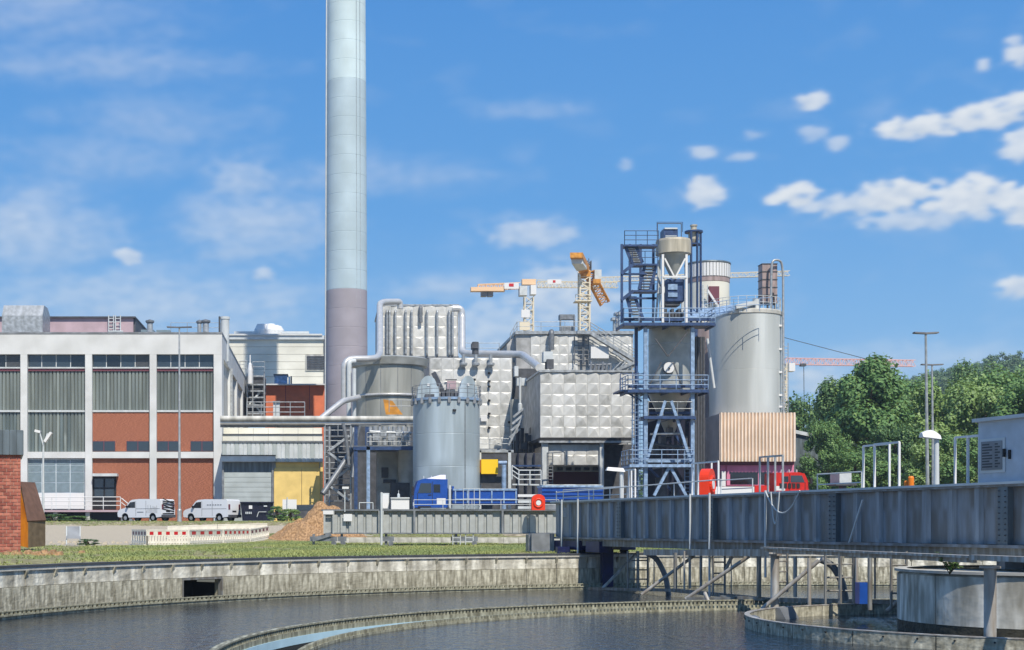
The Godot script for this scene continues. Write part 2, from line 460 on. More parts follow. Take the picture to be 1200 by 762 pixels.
func make_sky() -> PanoramaSkyMaterial:
	var w := 2048
	var h := 2048
	var f := FastNoiseLite.new()
	f.noise_type = FastNoiseLite.TYPE_SIMPLEX_SMOOTH
	f.seed = 77
	f.frequency = 1.0
	f.fractal_octaves = 5
	# air, by elevation in degrees
	var el_at := [0.0, 3.0, 7.0, 12.0, 20.0, 40.0, 90.0]
	var col := [Color8(190, 214, 235), Color8(164, 202, 234), Color8(132, 184, 232), Color8(101, 164, 226), Color8(82, 147, 217), Color8(72, 136, 209), Color8(64, 125, 200)]
	for k in col.size(): col[k] = col[k].srgb_to_linear()
	# clouds: azimuth and elevation in degrees, half sizes in degrees, strength, softness (0 crisp, 1 veil)
	var clouds := [[22.1, 15.4, 1.5, 0.4, 1.0, 0.15], [24.4, 15.8, 1.9, 0.55, 1.0, 0.15], [26.8, 16.4, 2.0, 0.7, 1.0, 0.15], [25.7, 14.7, 0.7, 0.7, 0.9, 0.2],
		[18.0, 12.85, 1.05, 0.5, 1.0, 0.1], [19.8, 12.5, 1.6, 0.5, 0.85, 0.3], [21.6, 12.9, 1.7, 0.72, 1.0, 0.15], [24.0, 12.75, 2.0, 0.8, 1.0, 0.15], [26.4, 12.6, 2.0, 0.85, 1.0, 0.15], [22.8, 12.0, 2.6, 0.4, 0.7, 0.4],
		[14.6, 12.9, 0.8, 0.62, 0.85, 0.2], [14.8, 13.4, 0.45, 0.3, 0.8, 0.2], [18.6, 16.4, 0.62, 0.33, 0.85, 0.2], [18.6, 15.2, 0.55, 0.33, 0.5, 0.4], [19.5, 14.8, 0.42, 0.28, 0.6, 0.3], [14.7, 14.5, 0.5, 0.3, 0.6, 0.3],
		[16.0, 14.3, 0.55, 0.18, 0.5, 0.4], [16.5, 15.1, 0.5, 0.22, 0.45, 0.4], [25.6, 18.2, 0.5, 0.6, 0.9, 0.15], [24.5, 17.7, 0.22, 0.27, 0.7, 0.2], [25.6, 9.4, 0.7, 0.42, 0.9, 0.2], [11.7, 14.0, 0.25, 0.2, 0.4, 0.4],
		[8.0, 11.4, 1.8, 0.7, 0.62, 0.6], [8.2, 16.0, 2.0, 0.4, 0.25, 0.8], [-7.7, 10.6, 0.55, 0.42, 0.75, 0.3], [-3.2, 13.4, 1.6, 0.9, 0.5, 0.8], [-2.6, 11.6, 3.2, 1.5, 0.48, 0.9], [-2.4, 9.8, 0.55, 0.35, 0.6, 0.4],
		[-11.5, 11.4, 3.4, 1.9, 0.48, 0.95], [-7.0, 8.6, 7.0, 1.5, 0.5, 0.95], [-9.0, 17.6, 5.0, 0.9, 0.3, 0.95], [-7.0, 15.6, 3.4, 1.2, 0.22, 0.95], [-9.0, 14.2, 4.0, 1.0, 0.25, 0.95], [1.8, 13.5, 4.5, 0.8, 0.3, 0.95], [5.0, 13.6, 2.2, 0.35, 0.22, 0.9], [-12.0, 19.5, 6.0, 1.4, 0.25, 0.95],
		[9.4, 9.0, 2.4, 1.3, 0.75, 0.7], [6.6, 7.6, 2.2, 1.3, 0.6, 0.7], [5.0, 9.3, 2.5, 0.6, 0.4, 0.9], [18.6, 5.8, 0.9, 0.6, 0.6, 0.5], [12.0, 10.5, 5.0, 1.2, 0.14, 1.0], [22.0, 6.5, 4.0, 0.8, 0.3, 0.9]]
	for q in clouds: q[1] = q[1] * cos(deg_to_rad(q[0]))
	var data := PackedFloat32Array()
	data.resize(w * h * 3)
	for y in h:
		var el := 90.0 - (y + 0.5) * 180.0 / h
		var e := clampf(el, 0.0, 90.0)
		var k := 0
		while k < el_at.size() - 2 and e > el_at[k + 1]: k += 1
		var base: Color = col[k].lerp(col[k + 1], clampf((e - el_at[k]) / (el_at[k + 1] - el_at[k]), 0.0, 1.0))
		if el < 0.0: base = base.lerp(Color(0.16, 0.16, 0.13), smoothstep(0.0, -6.0, el))
		for x in w:
			var az := (x + 0.5) * 360.0 / w      # the picture starts straight ahead
			if az > 180.0: az -= 360.0
			var c := base
			if el > 0.0:
				# thin high veil and scattered fair-weather cloud all round
				var d := Vector3(sin(deg_to_rad(az)) * cos(deg_to_rad(el)), sin(deg_to_rad(el)), cos(deg_to_rad(az)) * cos(deg_to_rad(el)))
				if az > -16.0 and az < 30.0 and el < 24.0:
					var n1 := f.get_noise_3d(d.x * 16.0, d.y * 34.0, d.z * 16.0)
					var n4 := f.get_noise_3d(d.x * 9.0 + d.y * 14.0 + 5.0, d.y * 60.0 - d.x * 16.0, d.z * 9.0)
					var n2 := f.get_noise_3d(d.x * 75.0 + 9.0, d.y * 120.0, d.z * 75.0)
					var dens := 0.0
					var tone := 0.0
					for q in clouds:
						var u: float = (az - q[0]) / q[2]
						var v: float = (el - q[1]) / q[3]
						if absf(u) > 2.6 or absf(v) > 2.6: continue
						var soft: float = q[5]
						var r := u * u + v * v * (1.0 if v > 0.0 else 1.35)
						var g: float = exp(-r * 0.8) * 0.85 + (n2 * 0.72 + n1 * 0.25) * (1.0 - soft * 0.75) * exp(-r * 0.3) + n4 * 0.32 * soft * exp(-r * 0.3)
						var s: float = q[4] * lerpf(smoothstep(0.33, 0.6, g), smoothstep(0.05, 1.1, g), soft)
						if s > dens:
							dens = s
							tone = clampf(0.55 + v * 0.45 + n2 * 0.9, 0.0, 1.0)
					dens = clampf(dens + maxf(0.0, n1 * 0.18 - 0.02), 0.0, 1.0)
					c = base.lerp(Color(0.60, 0.67, 0.76).lerp(Color(0.83, 0.86, 0.88), tone), dens * 0.92)
				else:
					var n3 := f.get_noise_3d(d.x * 5.0, d.y * 9.0, d.z * 5.0)
					c = base.lerp(Color(0.7, 0.75, 0.8), smoothstep(0.12, 0.5, n3) * 0.6)
			var i := (y * w + x) * 3
			data[i] = c.r
			data[i + 1] = c.g
			data[i + 2] = c.b
	var im := Image.create_from_data(w, h, false, Image.FORMAT_RGBF, data.to_byte_array())
	var m := PanoramaSkyMaterial.new()
	m.panorama = ImageTexture.create_from_image(im)
	return m

const CX := 20.07       # centre and radius of the settling tank
const CZ := -25.4
const RIM := 30.35
const WATER := -1.25
const LX := 16.195      # centre of the overflow channel
const LZ := -24.014

func ring(r: float, deg: float, y: float) -> Vector3:
	return Vector3(CX + r * sin(deg_to_rad(deg)), y, CZ - r * cos(deg_to_rad(deg)))

func arc_block(mb: MB, r0: float, r1: float, y0: float, y1: float, a0: float, a1: float) -> void:
	mb.hexa([ring(r0, a0, y0), ring(r1, a0, y0), ring(r1, a0, y1), ring(r0, a0, y1), ring(r0, a1, y0), ring(r1, a1, y0), ring(r1, a1, y1), ring(r0, a1, y1)])

func ring_block(mb: MB, r0: float, r1: float, y0: float, y1: float, a0: float, a1: float) -> void:
	var n := mb.v.size()
	arc_block(mb, r0, r1, y0, y1, a0, a1)
	for k in range(n, mb.v.size()): mb.v[k] += Vector3(LX - CX, 0, LZ - CZ)

func sheet(mb: MB, x0: float, x1: float, z0: float, z1: float, lift: float, nx: int, nz: int, wob := 0.0) -> void:   # a sheet laid on the ground, z measured ahead
	var f := FastNoiseLite.new()
	f.frequency = 0.15
	var g: Array = []
	for j in nz + 1:
		var row: Array = []
		for i in nx + 1:
			var x := lerpf(x0, x1, float(i) / nx)
			var z := lerpf(z0, z1, float(j) / nz)
			if j == 0 or j == nz: z += f.get_noise_1d(x * 3.0 + j) * wob
			if i == 0 or i == nx: x += f.get_noise_1d(z * 3.0 + i + 50) * wob
			row.append(Vector3(x, gh(z) + lift, -z))
		g.append(row)
	for j in nz:
		for i in nx:
			mb.quad(g[j][i], g[j][i + 1], g[j + 1][i + 1], g[j + 1][i], Vector3.UP)

func grass_end(x: float) -> float:
	return clampf(74.0 + maxf(0.0, x + 10.0) * 4.2, 74.0, 100.0)

func grass_start(x: float) -> float:
	var dx := x - CX
	return 25.4 + sqrt(maxf(0.0, 30.9 * 30.9 - dx * dx)) if absf(dx) < 30.9 else 25.4

func make_ground() -> void:
	var mb := MB.new()
	var radii: Array = [30.72, 31.5]
	while radii[-1] < 135.0: radii.append(radii[-1] + 2.2)
	while radii[-1] < 2500.0: radii.append(radii[-1] * 1.25)
	for k in radii.size() - 1:
		for j in 144:
			var p: Array = []
			for e in [[k, j], [k + 1, j], [k + 1, j + 1], [k, j + 1]]:
				var q := ring(radii[e[0]], e[1] * 2.5, 0)
				q.y = gh(-q.z)
				p.append(q)
			mb.quad(p[0], p[1], p[2], p[3], Vector3.UP)
	struct("ground", mb, M.earth)
	mb = MB.new()
	for i in 50:
		var x0 := -14.0 + i
		var g: Array = []
		for x in [x0, x0 + 1.0]:
			var s := grass_start(x)
			var e := grass_end(x) + 1.2 * sin(x * 1.3) + 0.6 * sin(x * 3.1)
			for j in 9:
				var z := lerpf(s, e, j / 8.0)
				g.append(Vector3(x, gh(z) + 0.03, -z))
		for j in 8: mb.quad(g[j], g[j + 1], g[j + 10], g[j + 9], Vector3.UP)
	struct("lawn", mb, M.grass_base)
	mb = MB.new()
	sheet(mb, -30.0, 8.0, 76.0, 107.0, 0.02, 24, 24, 2.5)
	struct("gravel_path", mb, M.gravel)
	mb = MB.new()
	sheet(mb, -60.0, 70.0, 123.0, 150.0, 0.03, 10, 3, 1.0)
	struct("yard", mb, M.asphalt)
	mb = MB.new()
	sheet(mb, 4.0, 70.0, 108.5, 122.0, 0.035, 12, 12, 0.0)
	struct("road", mb, M.asphalt)
	# grass blades
	var tuft := MB.new()
	for k in 7:
		var a := k * 2.4
		var b := Vector3(cos(a) * 0.06, 0, sin(a) * 0.06)
		var t := b + Vector3(cos(a * 1.7) * 0.06, 0.055 + 0.03 * sin(k * 2.0), sin(a * 1.7) * 0.06)
		var s := Vector3(-sin(a), 0, cos(a)) * 0.013
		tuft.flat(b - s, b + s, t, Vector3(0, 0.2, 1))
	var bare := FastNoiseLite.new()
	bare.seed = 31
	bare.frequency = 0.09
	bare.fractal_octaves = 3
	var spots: Array = []
	while spots.size() < 42000:
		var x := rng.randf_range(-16.0, 17.0)
		var z := rng.randf_range(30.0, 101.0)
		if z < grass_start(x) + 0.2 or z > grass_end(x) + 1.5: continue
		if x * LENS / z + AXIS.x < -30: continue
		var left := smoothstep(230.0, 60.0, x * LENS / z + AXIS.x)
		if rng.randf() < left * 0.85: continue
		if bare.get_noise_2d(x * 2.0, z) < rng.randf_range(-0.35, -0.05): continue
		spots.append(Vector3(x, gh(z) + 0.03, -z))
	for k in 5000:
		var z := rng.randf_range(107.0, 121.5)
		spots.append(Vector3(rng.randf_range(-24.0, 3.0), gh(z), -z))
	var mm := MultiMesh.new()
	mm.transform_format = MultiMesh.TRANSFORM_3D
	mm.use_colors = true
	mm.mesh = tuft.mesh(Vector3.ZERO)
	mm.instance_count = spots.size()
	for k in spots.size():
		var s := rng.randf_range(0.5, 1.25)
		mm.set_instance_transform(k, Transform3D(Basis(Vector3.UP, rng.randf() * TAU).scaled(Vector3(s * 1.4, s, s * 1.4)), spots[k]))
		var dry := clampf(rng.randf() * 0.7 + 0.3 * sin(spots[k].x * 0.7 + spots[k].z * 0.3), 0.0, 1.0)
		mm.set_instance_color(k, Color(1, 1, 1).lerp(Color(1.7, 1.4, 1.25), dry))
	var gm: StandardMaterial3D = M.grass
	gm.vertex_color_use_as_albedo = true
	var mi := MultiMeshInstance3D.new()
	mi.name = "grass"
	mi.multimesh = mm
	mi.material_override = gm
	mi.set_meta("kind", "stuff")
	mi.set_meta("label", "short dry grass growing on the bank beyond the tank")
	mi.set_meta("category", "grass")
	add_child(mi, true)

func make_basin() -> void:
	# water sheets: inside the channel ring, outside it, in the channel and behind the edge weir
	var mb := MB.new()
	mb.lathe(Vector3(LX, WATER, LZ), [[16.7, 0.0], [0.0, 0.0]], 96)
	struct("water", mb, M.water)
	mb = MB.new()
	for k in 144:
		var q: Array = []
		for a in [k * 2.5, k * 2.5 + 2.5]:
			var e := Vector3(sin(deg_to_rad(a)), 0, -cos(deg_to_rad(a)))
			q.append(Vector3(LX, WATER, LZ) + e * 18.15)
			q.append(Vector3(CX, WATER, CZ) + e * 29.88)
		mb.quad(q[0], q[1], q[3], q[2], Vector3.UP)
	struct("water", mb, M.water)
	mb = MB.new()
	mb.lathe(Vector3(LX, WATER - 0.3, LZ), [[18.1, 0.0], [16.75, 0.0]], 96)
	struct("channel_water", mb, M.channel_water)
	mb = MB.new()
	mb.lathe(Vector3(CX, WATER - 0.1, CZ), [[30.4, 0.0], [29.85, 0.0]], 96)
	struct("water", mb, M.water)
	# tank wall: panels between brackets, coping, an opening
	var t := thing("basin_wall", "stained concrete ring wall of the round settling tank with dark square outlet", "wall", ring(RIM, -20, WATER))
	var step := 2.45
	var first := -51.7 - 16 * step
	for k in 60:
		var a := first + k * step
		mb = MB.new()
		arc_block(mb, RIM + rng.randf_range(-0.008, 0.008), RIM + 0.3, -0.5, -0.092, a + 0.025, a + step - 0.025)
		part("wall_panel", mb, M.concrete, t)
		mb = MB.new()
		if k == 15:
			arc_block(mb, RIM - 0.03, RIM + 0.3, -1.6, -0.51, a, a + 0.75)
		elif k == 16:
			arc_block(mb, RIM - 0.03, RIM + 0.3, -1.6, -0.51, a + step - 0.75, a + step)
		else:
			arc_block(mb, RIM - 0.03 + rng.randf_range(-0.008, 0.008), RIM + 0.3, -1.6, -0.51, a + 0.02, a + step - 0.02)
		part("lower_panel", mb, M.concrete_moss, t)
		mb = MB.new()
		var b0 := a - 0.09
		mb.hexa([ring(RIM + 0.02, b0, -0.092), ring(RIM - 0.1, b0, -0.092), ring(RIM - 0.07, b0, -0.16), ring(RIM + 0.02, b0, -0.36), ring(RIM + 0.02, b0 + 0.16, -0.092), ring(RIM - 0.1, b0 + 0.16, -0.092), ring(RIM - 0.07, b0 + 0.16, -0.16), ring(RIM + 0.02, b0 + 0.16, -0.36)])
		part("bracket", mb, M.concrete_moss, t)
		mb = MB.new()
		arc_block(mb, RIM - 0.06, RIM + 0.42, -0.09, 0.0, a + 0.012, a + step - 0.012)
		part("coping_stone", mb, M.concrete_top, t)
		mb = MB.new()
		arc_block(mb, RIM - 0.09, RIM + 0.12, 0.003, 0.05, a + 0.006, a + step - 0.006)
		part("rim_rail", mb, M.darkgrey, t)
	mb = MB.new()
	for k in 46:
		var a := first + 60 * step + k * (360.0 - 60 * step) / 46.0
		arc_block(mb, RIM, RIM + 0.3, -1.6, 0.0, a, a + (360.0 - 60 * step) / 46.0)
	part("rear_wall", mb, M.concrete, t)
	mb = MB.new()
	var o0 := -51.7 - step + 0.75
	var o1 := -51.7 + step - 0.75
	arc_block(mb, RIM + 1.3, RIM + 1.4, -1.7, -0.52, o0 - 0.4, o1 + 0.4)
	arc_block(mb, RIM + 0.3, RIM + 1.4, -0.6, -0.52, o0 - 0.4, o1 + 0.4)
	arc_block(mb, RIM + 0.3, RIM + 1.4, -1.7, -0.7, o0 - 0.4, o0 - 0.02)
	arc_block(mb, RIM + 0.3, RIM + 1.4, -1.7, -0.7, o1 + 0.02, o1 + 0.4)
	part("outlet", mb, M.dark, t)  # recess walls near black, the shade inside put into the colour
	mb = MB.new()
	arc_block(mb, RIM - 0.04, RIM + 0.1, -0.57, -0.512, o0, o1)
	arc_block(mb, RIM - 0.06, RIM + 0.1, -1.2, -0.57, o0, o0 + 0.1)
	arc_block(mb, RIM - 0.06, RIM + 0.1, -1.2, -0.57, o1 - 0.1, o1)
	part("outlet_frame", mb, M.frame_grey, t)
	# toothed weir at the foot of the wall
	t = thing("edge_weir", "toothed overflow weir along the foot of the tank wall", "weir", ring(29.9, -20, WATER))
	mb = MB.new()
	for k in 150:
		arc_block(mb, 29.82, 29.9, -1.7, -1.18, -92.0 + k * 1.0, -91.0 + k * 1.0)
		arc_block(mb, 29.78, 29.94, -1.18, -1.14, -92.0 + k * 1.0, -91.0 + k * 1.0)
	part("lip", mb, M.launder, t)
	mb = MB.new()
	for k in 400: arc_block(mb, 29.83, 29.89, -1.14, -1.075, -92.0 + k * 0.375, -91.8 + k * 0.375)
	part("weir_teeth", mb, M.launder, t, "stuff")
	mb = MB.new()
	for k in 150: arc_block(mb, 29.82, 29.92, -1.075, -1.05, -92.0 + k * 1.0, -91.0 + k * 1.0)
	part("top_strip", mb, M.launder, t)
	# ring channel inside the tank
	t = thing("ring_channel", "curved overflow channel with toothed edge and pale blue inner side standing in the water", "channel", ring(18.169, -40, WATER))
	mb = MB.new()
	for k in 180: ring_block(mb, 18.029, 18.209, -1.8, -1.17, k * 2.0, k * 2.0 + 2.0)
	part("outer_wall", mb, M.launder, t)
	mb = MB.new()
	for k in 180: ring_block(mb, 18.004, 18.027, -1.44, -1.275, k * 2.0, k * 2.0 + 2.0)
	part("inner_lining", mb, M.launder_in, t)
	mb = MB.new()
	for k in 180: ring_block(mb, 18.009, 18.027, -1.8, -1.442, k * 2.0, k * 2.0 + 2.0)
	part("dark_lining", mb, M.lining_dark, t)  # plain dark tone below the pale blue lining
	mb = MB.new()
	for k in 480: ring_block(mb, 18.049, 18.129, -1.17, -1.08, -110.0 + k * 0.42, -109.77 + k * 0.42)
	part("weir_teeth", mb, M.launder, t, "stuff")
	mb = MB.new()
	for k in 200: ring_block(mb, 18.029, 18.169, -1.08, -1.05, -110.0 + k * 1.008, -108.992 + k * 1.008)
	part("top_strip", mb, M.launder, t)
	mb = MB.new()
	for k in 180: ring_block(mb, 16.649, 16.809, -1.8, -1.2, k * 2.0, k * 2.0 + 2.0)
	part("inner_wall", mb, M.launder, t)
	mb = MB.new()
	for k in 480: ring_block(mb, 16.669, 16.749, -1.2, -1.13, -110.0 + k * 0.42, -109.77 + k * 0.42)
	part("inner_teeth", mb, M.launder, t, "stuff")

func _ready() -> void:
	rng.seed = 4711
	var cam := Camera3D.new()
	cam.name = "camera"
	cam.projection = Camera3D.PROJECTION_FRUSTUM
	cam.near = 0.2
	cam.far = 4000.0
	cam.size = 0.2 * 762.0 / LENS
	cam.frustum_offset = Vector2(0.2 * 220.0 / LENS, 0.2 * 236.0 / LENS)
	cam.position = Vector3(0, EYE, 0)
	add_child(cam)
	cam.current = true
	var env := Environment.new()
	env.background_mode = Environment.BG_SKY
	env.sky = Sky.new()
	env.sky.sky_material = make_sky()
	env.background_energy_multiplier = 0.94
	env.tonemap_mode = Environment.TONE_MAPPER_LINEAR
	env.tonemap_exposure = 1.08
	env.sdfgi_enabled = true
	env.ssao_enabled = true
	env.ssil_enabled = true
	env.fog_enabled = true
	env.fog_light_color = Color(0.75, 0.84, 0.93)
	env.fog_density = 0.00025
	var we := WorldEnvironment.new()
	we.name = "world_environment"
	we.environment = env
	add_child(we)
	var sun := DirectionalLight3D.new()
	sun.name = "sun"
	sun.light_energy = 1.5
	sun.light_color = Color(1.0, 0.96, 0.9)
	sun.light_angular_distance = 0.5
	sun.shadow_enabled = true
	add_child(sun)
	var el := deg_to_rad(50.0)
	var az := deg_to_rad(17.0)     # to the right of straight behind the eye
	sun.look_at_from_position(Vector3(sin(az) * cos(el), sin(el), cos(az) * cos(el)) * 100.0, Vector3.ZERO)
	make_materials()
	make_ground()
	make_basin()
	make_hall()
	make_plant_left()
	make_plant_middle()
	make_tower()
	make_plant_right()
	make_cranes()
	make_trees()
	make_bridge()
	make_yard()

# ---------------------------------------------------------------- the white hall on the left
func window_row(t: Node3D, x0: float, x1: float, y0: float, y1: float, far: float, n: int, glass: Material, frame: Material) -> void:
	var w := part("window", slab(x0, y0, x1, y1, far, 0.08), frame, t)
	var s := (x1 - x0) / n
	for k in n: part("pane", slab(x0 + s * k + 0.5, y0 + 0.5, x0 + s * (k + 1) - 0.5, y1 - 0.5, far - 0.02, 0.06), M.glass_mid if rng.randf() < 0.3 else (M.glass_blind if rng.randf() < 0.25 else glass), w)

func make_hall() -> void:
	var F := 134.0
	var t := thing("hall", "white framed industrial hall with brick and ribbed glass bays", "building", at(110, 612, F))
	var hall := t
	var back := 46.0
	# solid body, set back behind the frame
	part("body", slab(-120, 394, 257.5, 612, F + 0.9, back), M.offwhite, t)
	part("frieze", slab(-120, 391, 260, 415.2, F, 0.88), M.white, t)
	var capm := slab(-121, 389.3, 260.5, 391.2, F - 0.06, back)
	part("roof_edge", capm, M.grey, t)
	for x in [-52.0, 23.7, 99.6, 175.2, 250.3]:
		var w := 8.0 if x < 250 else 9.7
		part("column", slab(x, 415.3, x + w, 612, F, 0.88), M.white, t)
	for k in 4:
		var x0: float = [-44.0, 31.8, 107.7, 183.3][k]
		var x1: float = [23.6, 99.5, 175.1, 250.2][k]
		window_row(t, x0, x1, 415.5, 430.5, F + 0.55, 4, M.glass_dark, M.lightgrey)
		part("sill_band", slab(x0, 430.6, x1, 431.9, F + 0.3, 0.5), M.lightgrey, t)
		part("sill_band", slab(x0, 432.0, x1, 435.0, F + 0.4, 0.45), M.maroon, t)
		# ribbed glass channels, each one piece
		var rows := [[435.2, 480.5, "profilit"]]
		if k < 2: rows.append([483.2, 529.5, "profilit_low"])
		for r in rows:
			var n := 16
			var a := at(x0, r[1], F + 0.55)
			var b := at(x1, r[0], F + 0.55)
			var pw := (b.x - a.x) / n
			var ch := MB.new()
			var h := b.y - a.y
			ch.hexa([Vector3(0, 0, -0.1), Vector3(pw, 0, -0.1), Vector3(pw, h, -0.1), Vector3(0, h, -0.1), Vector3(0.06, 0, 0.03), Vector3(pw - 0.06, 0, 0.03), Vector3(pw - 0.06, h, 0.03), Vector3(0.06, h, 0.03)])
			var sh := ch.mesh(Vector3.ZERO)
			for i in n: piece("glass_channel", sh, M.profilit_worn if rng.randf() < 0.3 else (M.profilit if rng.randf() < 0.4 else M[r[2]]), t, Transform3D(Basis(), Vector3(a.x + pw * i, a.y, a.z) - t.position))
		part("transom", slab(x0, 480.7, x1, 483.0, F + 0.35, 0.4), M.lightgrey, t)
		if k >= 2:
			part("brick_panel", slab(x0, 483.1, x1, 529.2, F + 0.45, 0.4), M.brick_far, t)
			for s in [0, 1]:
				var wx := x0 if s == 0 else x1 - 27.5
				window_row(t, wx + 0.4, wx + 27.2, 517.0, 529.0, F + 0.4, 2, M.glass_mid, M.maroon)
		part("white_band", slab(x0, 529.6, x1, 537.0, F + 0.1, 0.75), M.white, t)
		if k == 1 or k == 0:
			var d := part("sliding_door", slab(x0 + 0.3, 537.6, x1 - 0.3, 597, F + 0.5, 0.3), M.door_white, t)
			var s := (x1 - x0 - 1.2) / 4
			for i in 4:
				var dx := x0 + 0.9 + s * i
				for j in 4:
					var y0: float = [539.0, 545.5, 553.5, 566.0][j]
					var y1: float = [544.5, 552.5, 565.0, 577.0][j]
					part("door_pane", slab(dx, y0, dx + s - 1.0, y1, F + 0.46, 0.06), M.pane_grey, d)
				part("door_leaf", slab(dx - 0.1, 578.0, dx + s - 0.8, 596.5, F + 0.47, 0.05), M.white_clean, d)
		else:
			part("brick_panel", slab(x0, 537.2, x1, 612, F + 0.45, 0.4), M.brick_far, t)
	# dark double door in the third bay
	var d := part("entrance_door", slab(108.3, 556.5, 136.0, 597.0, F + 0.4, 0.1), M.dark, t)
	part("door_canopy", slab(108.0, 555.0, 137.0, 558.2, F - 0.6, 1.0), M.lightgrey, t)
	for i in 2:
		for j in 2: part("pane", slab(110.5 + i * 12.6, 561.0 + j * 12.0, 121.0 + i * 12.6, 571.5 + j * 12.0, F + 0.36, 0.06), M.glass_mid, d)
	# the side wall that runs back
	var xs: float = at(260, 0, F).x
	var sd := func(z0: float, z1: float, y0: float, y1: float, out: float, m: Material, called: String) -> void:
		part(called, b1(Vector3(xs - 0.6, at(0, y1, F).y, -z1), Vector3(xs + out, at(0, y0, F).y, -z0)), m, hall)
	sd.call(F + 0.9, F + back, 391.4, 417.0, 0.0, M.white, "side_frieze")
	for k in 5: sd.call(F + 0.9 + k * 11.0, F + 2.3 + k * 11.0, 417.0, 612.0, 0.0, M.white, "column")
	for k in 4:
		sd.call(F + 2.4 + k * 11.0, F + 11.8 + k * 11.0, 440.0 if k % 2 == 0 else 417.2, 612.0, -0.3, M.brick_far if k % 2 == 0 else M.profilit_low, "side_panel")
		if k % 2 == 0: sd.call(F + 2.4 + k * 11.0, F + 11.8 + k * 11.0, 417.2, 439.8, -0.35, M.glass_dark, "side_window")
	part("downpipe", b1(Vector3(xs + 0.02, 1.5, -F - 12.2), Vector3(xs + 0.22, at(0, 415, F).y, -F - 12.0)), M.galv, t)
	# loading platform in front of the doors
	t = thing("loading_platform", "raised concrete loading platform with white railing and dark bays beneath", "platform", at(80, 612, 131))
	part("deck", slab(-60, 597.9, 140, 600.2, 131.2, 2.7), M.pink_roof, t)
	for x in [24.0, 62.0, 100.0]: part("pier", slab(x, 600.3, x + 5, 613, 131.5, 2.3), M.offwhite, t)
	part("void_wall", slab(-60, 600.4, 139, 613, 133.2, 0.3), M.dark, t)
	part("cellar_door", slab(107.0, 601.0, 137.5, 612.4, 131.8, 0.2), M.dark, t)
	var mb := MB.new()
	mb.rail([at(-20, 597.5, 131.3), at(141, 597.5, 131.3), at(141, 597.5, 133.6)], 1.15, 3, 1.6, 0.04)
	part("railing", mb, M.white_clean, t)
	mb = MB.new()
	for k in 7: mb.fbox(141.5 + k * 2.2, 612.5, 141.5 + k * 2.2 + 2.2, 599.0 + k * 1.9, 131.3, 132.6)
	part("step", mb, M.grey, t)
	mb = MB.new()
	mb.tube(at(142, 584, 131.3), at(158, 597, 131.3), 0.045)
	mb.tube(at(142, 589, 131.3), at(158, 602, 131.3), 0.035)
	mb.tube(at(158, 597, 131.3), at(158, 611, 131.3), 0.045)
	part("stair_rail", mb, M.white_clean, t)
	# things on the roof
	t = thing("roof_house", "long low pinkish plant room on the flat hall roof", "roof structure", at(80, 390, 150))
	part("wall", slab(-60, 371.8, 156, 392, 146, 12), M.pink_roof, t)
	part("roof_edge", slab(-61, 370.8, 158.5, 372.4, 145.7, 12.6), M.darkgrey, t)
	part("dark_end", slab(156.2, 373, 158.5, 391.5, 146.2, 11.6), M.darkgrey, t)
	mb = MB.new()
	mb.ladder(at(130, 389, 145.6), at(130, 369.5, 145.6), Vector3(0.5, 0, 0), 0.06)
	mb.ladder(at(138, 389, 145.4), at(138, 369.5, 145.4), Vector3(0.5, 0, 0), 0.06)
	mb.tube(at(127, 388.5, 145.2), at(144, 388.5, 145.2), 0.08)
	part("roof_ladder", mb, M.lightgrey, t)
	mb = MB.new()
	mb.extrude(PackedVector2Array([Vector2(0, 0), Vector2(3.8, 0), Vector2(3.8, 2.1), Vector2(2.6, 2.7), Vector2(0.8, 2.7), Vector2(0, 1.6)]), at(2, 389.5, 139), Vector3(0, 0, -1), Vector3(0, 1, 0), Vector3(3.9, 0, 0))
	solo("ventilation_hood", mb, M.galv, "big grey sheet metal hood at left on the hall roof", "ventilator")
	for q in [[165.0, 180.0, 386.5], [183.0, 199.0, 386.8]]:
		var p := slab(q[0], q[2], q[1], 389.2, 141, 2.2)
		solo("skylight", p, M.pane_grey, "low skylight dome on the hall roof %s" % ("near the pink plant room" if q[0] < 170 else "behind the tall lamp"), "skylight", "skylights on the hall roof")
	var roofpipe := func(x: float, top: float, r: float, hood: bool, label: String) -> void:
		var c := at(x, 389.5, 139)
		var h := at(x, top, 139).y - c.y
		var q := thing("vent_pipe", label, "vent pipe", c, "vent pipes on the hall roof")
		var m2 := MB.new()
		m2.lathe(c, [[r, 0], [r, h], [0, h]], 14)
		part("pipe", m2, M.galv, q)
		if hood:
			m2 = MB.new()
			m2.lathe(c, [[r * 1.15, h], [r * 1.5, h + 0.1], [r * 1.5, h + 0.25], [0, h + 0.4]], 14)
			part("cowl", m2, M.galv_dark, q)
	roofpipe.call(175.5, 379.0, 0.28, true, "short grey vent pipe on the hall roof, leftmost")
	roofpipe.call(233.5, 379.5, 0.2, true, "thin grey vent pipe left of the roof fan")
	roofpipe.call(241.0, 378.8, 0.3, true, "stubby grey vent with cowl near the hall corner")
	var cc := at(263.5, 400, 141)
	mb = MB.new()
	var hh := at(0, 371.5, 141).y - cc.y
	mb.lathe(cc, [[0.42, -2.0], [0.42, hh - 0.25], [0.48, hh - 0.25], [0.48, hh], [0.36, hh], [0.36, hh - 0.5]], 18)
	t = thing("flue", "tall pale round flue standing at the hall's right corner", "flue", cc)
	part("pipe", mb, M.lightgrey, t)
	mb = MB.new()
	mb.tube(at(257, 395, 140.8), at(257, 371, 140.8), 0.08)
	part("guide_post", mb, M.darkgrey, t)
	mb = MB.new()
	mb.rail([at(200, 390, 146), at(258, 390, 146)], 1.0, 2, 1.5, 0.025)
	solo("roof_railing", mb, M.galv, "thin metal railing at the right end of the hall roof", "railing")

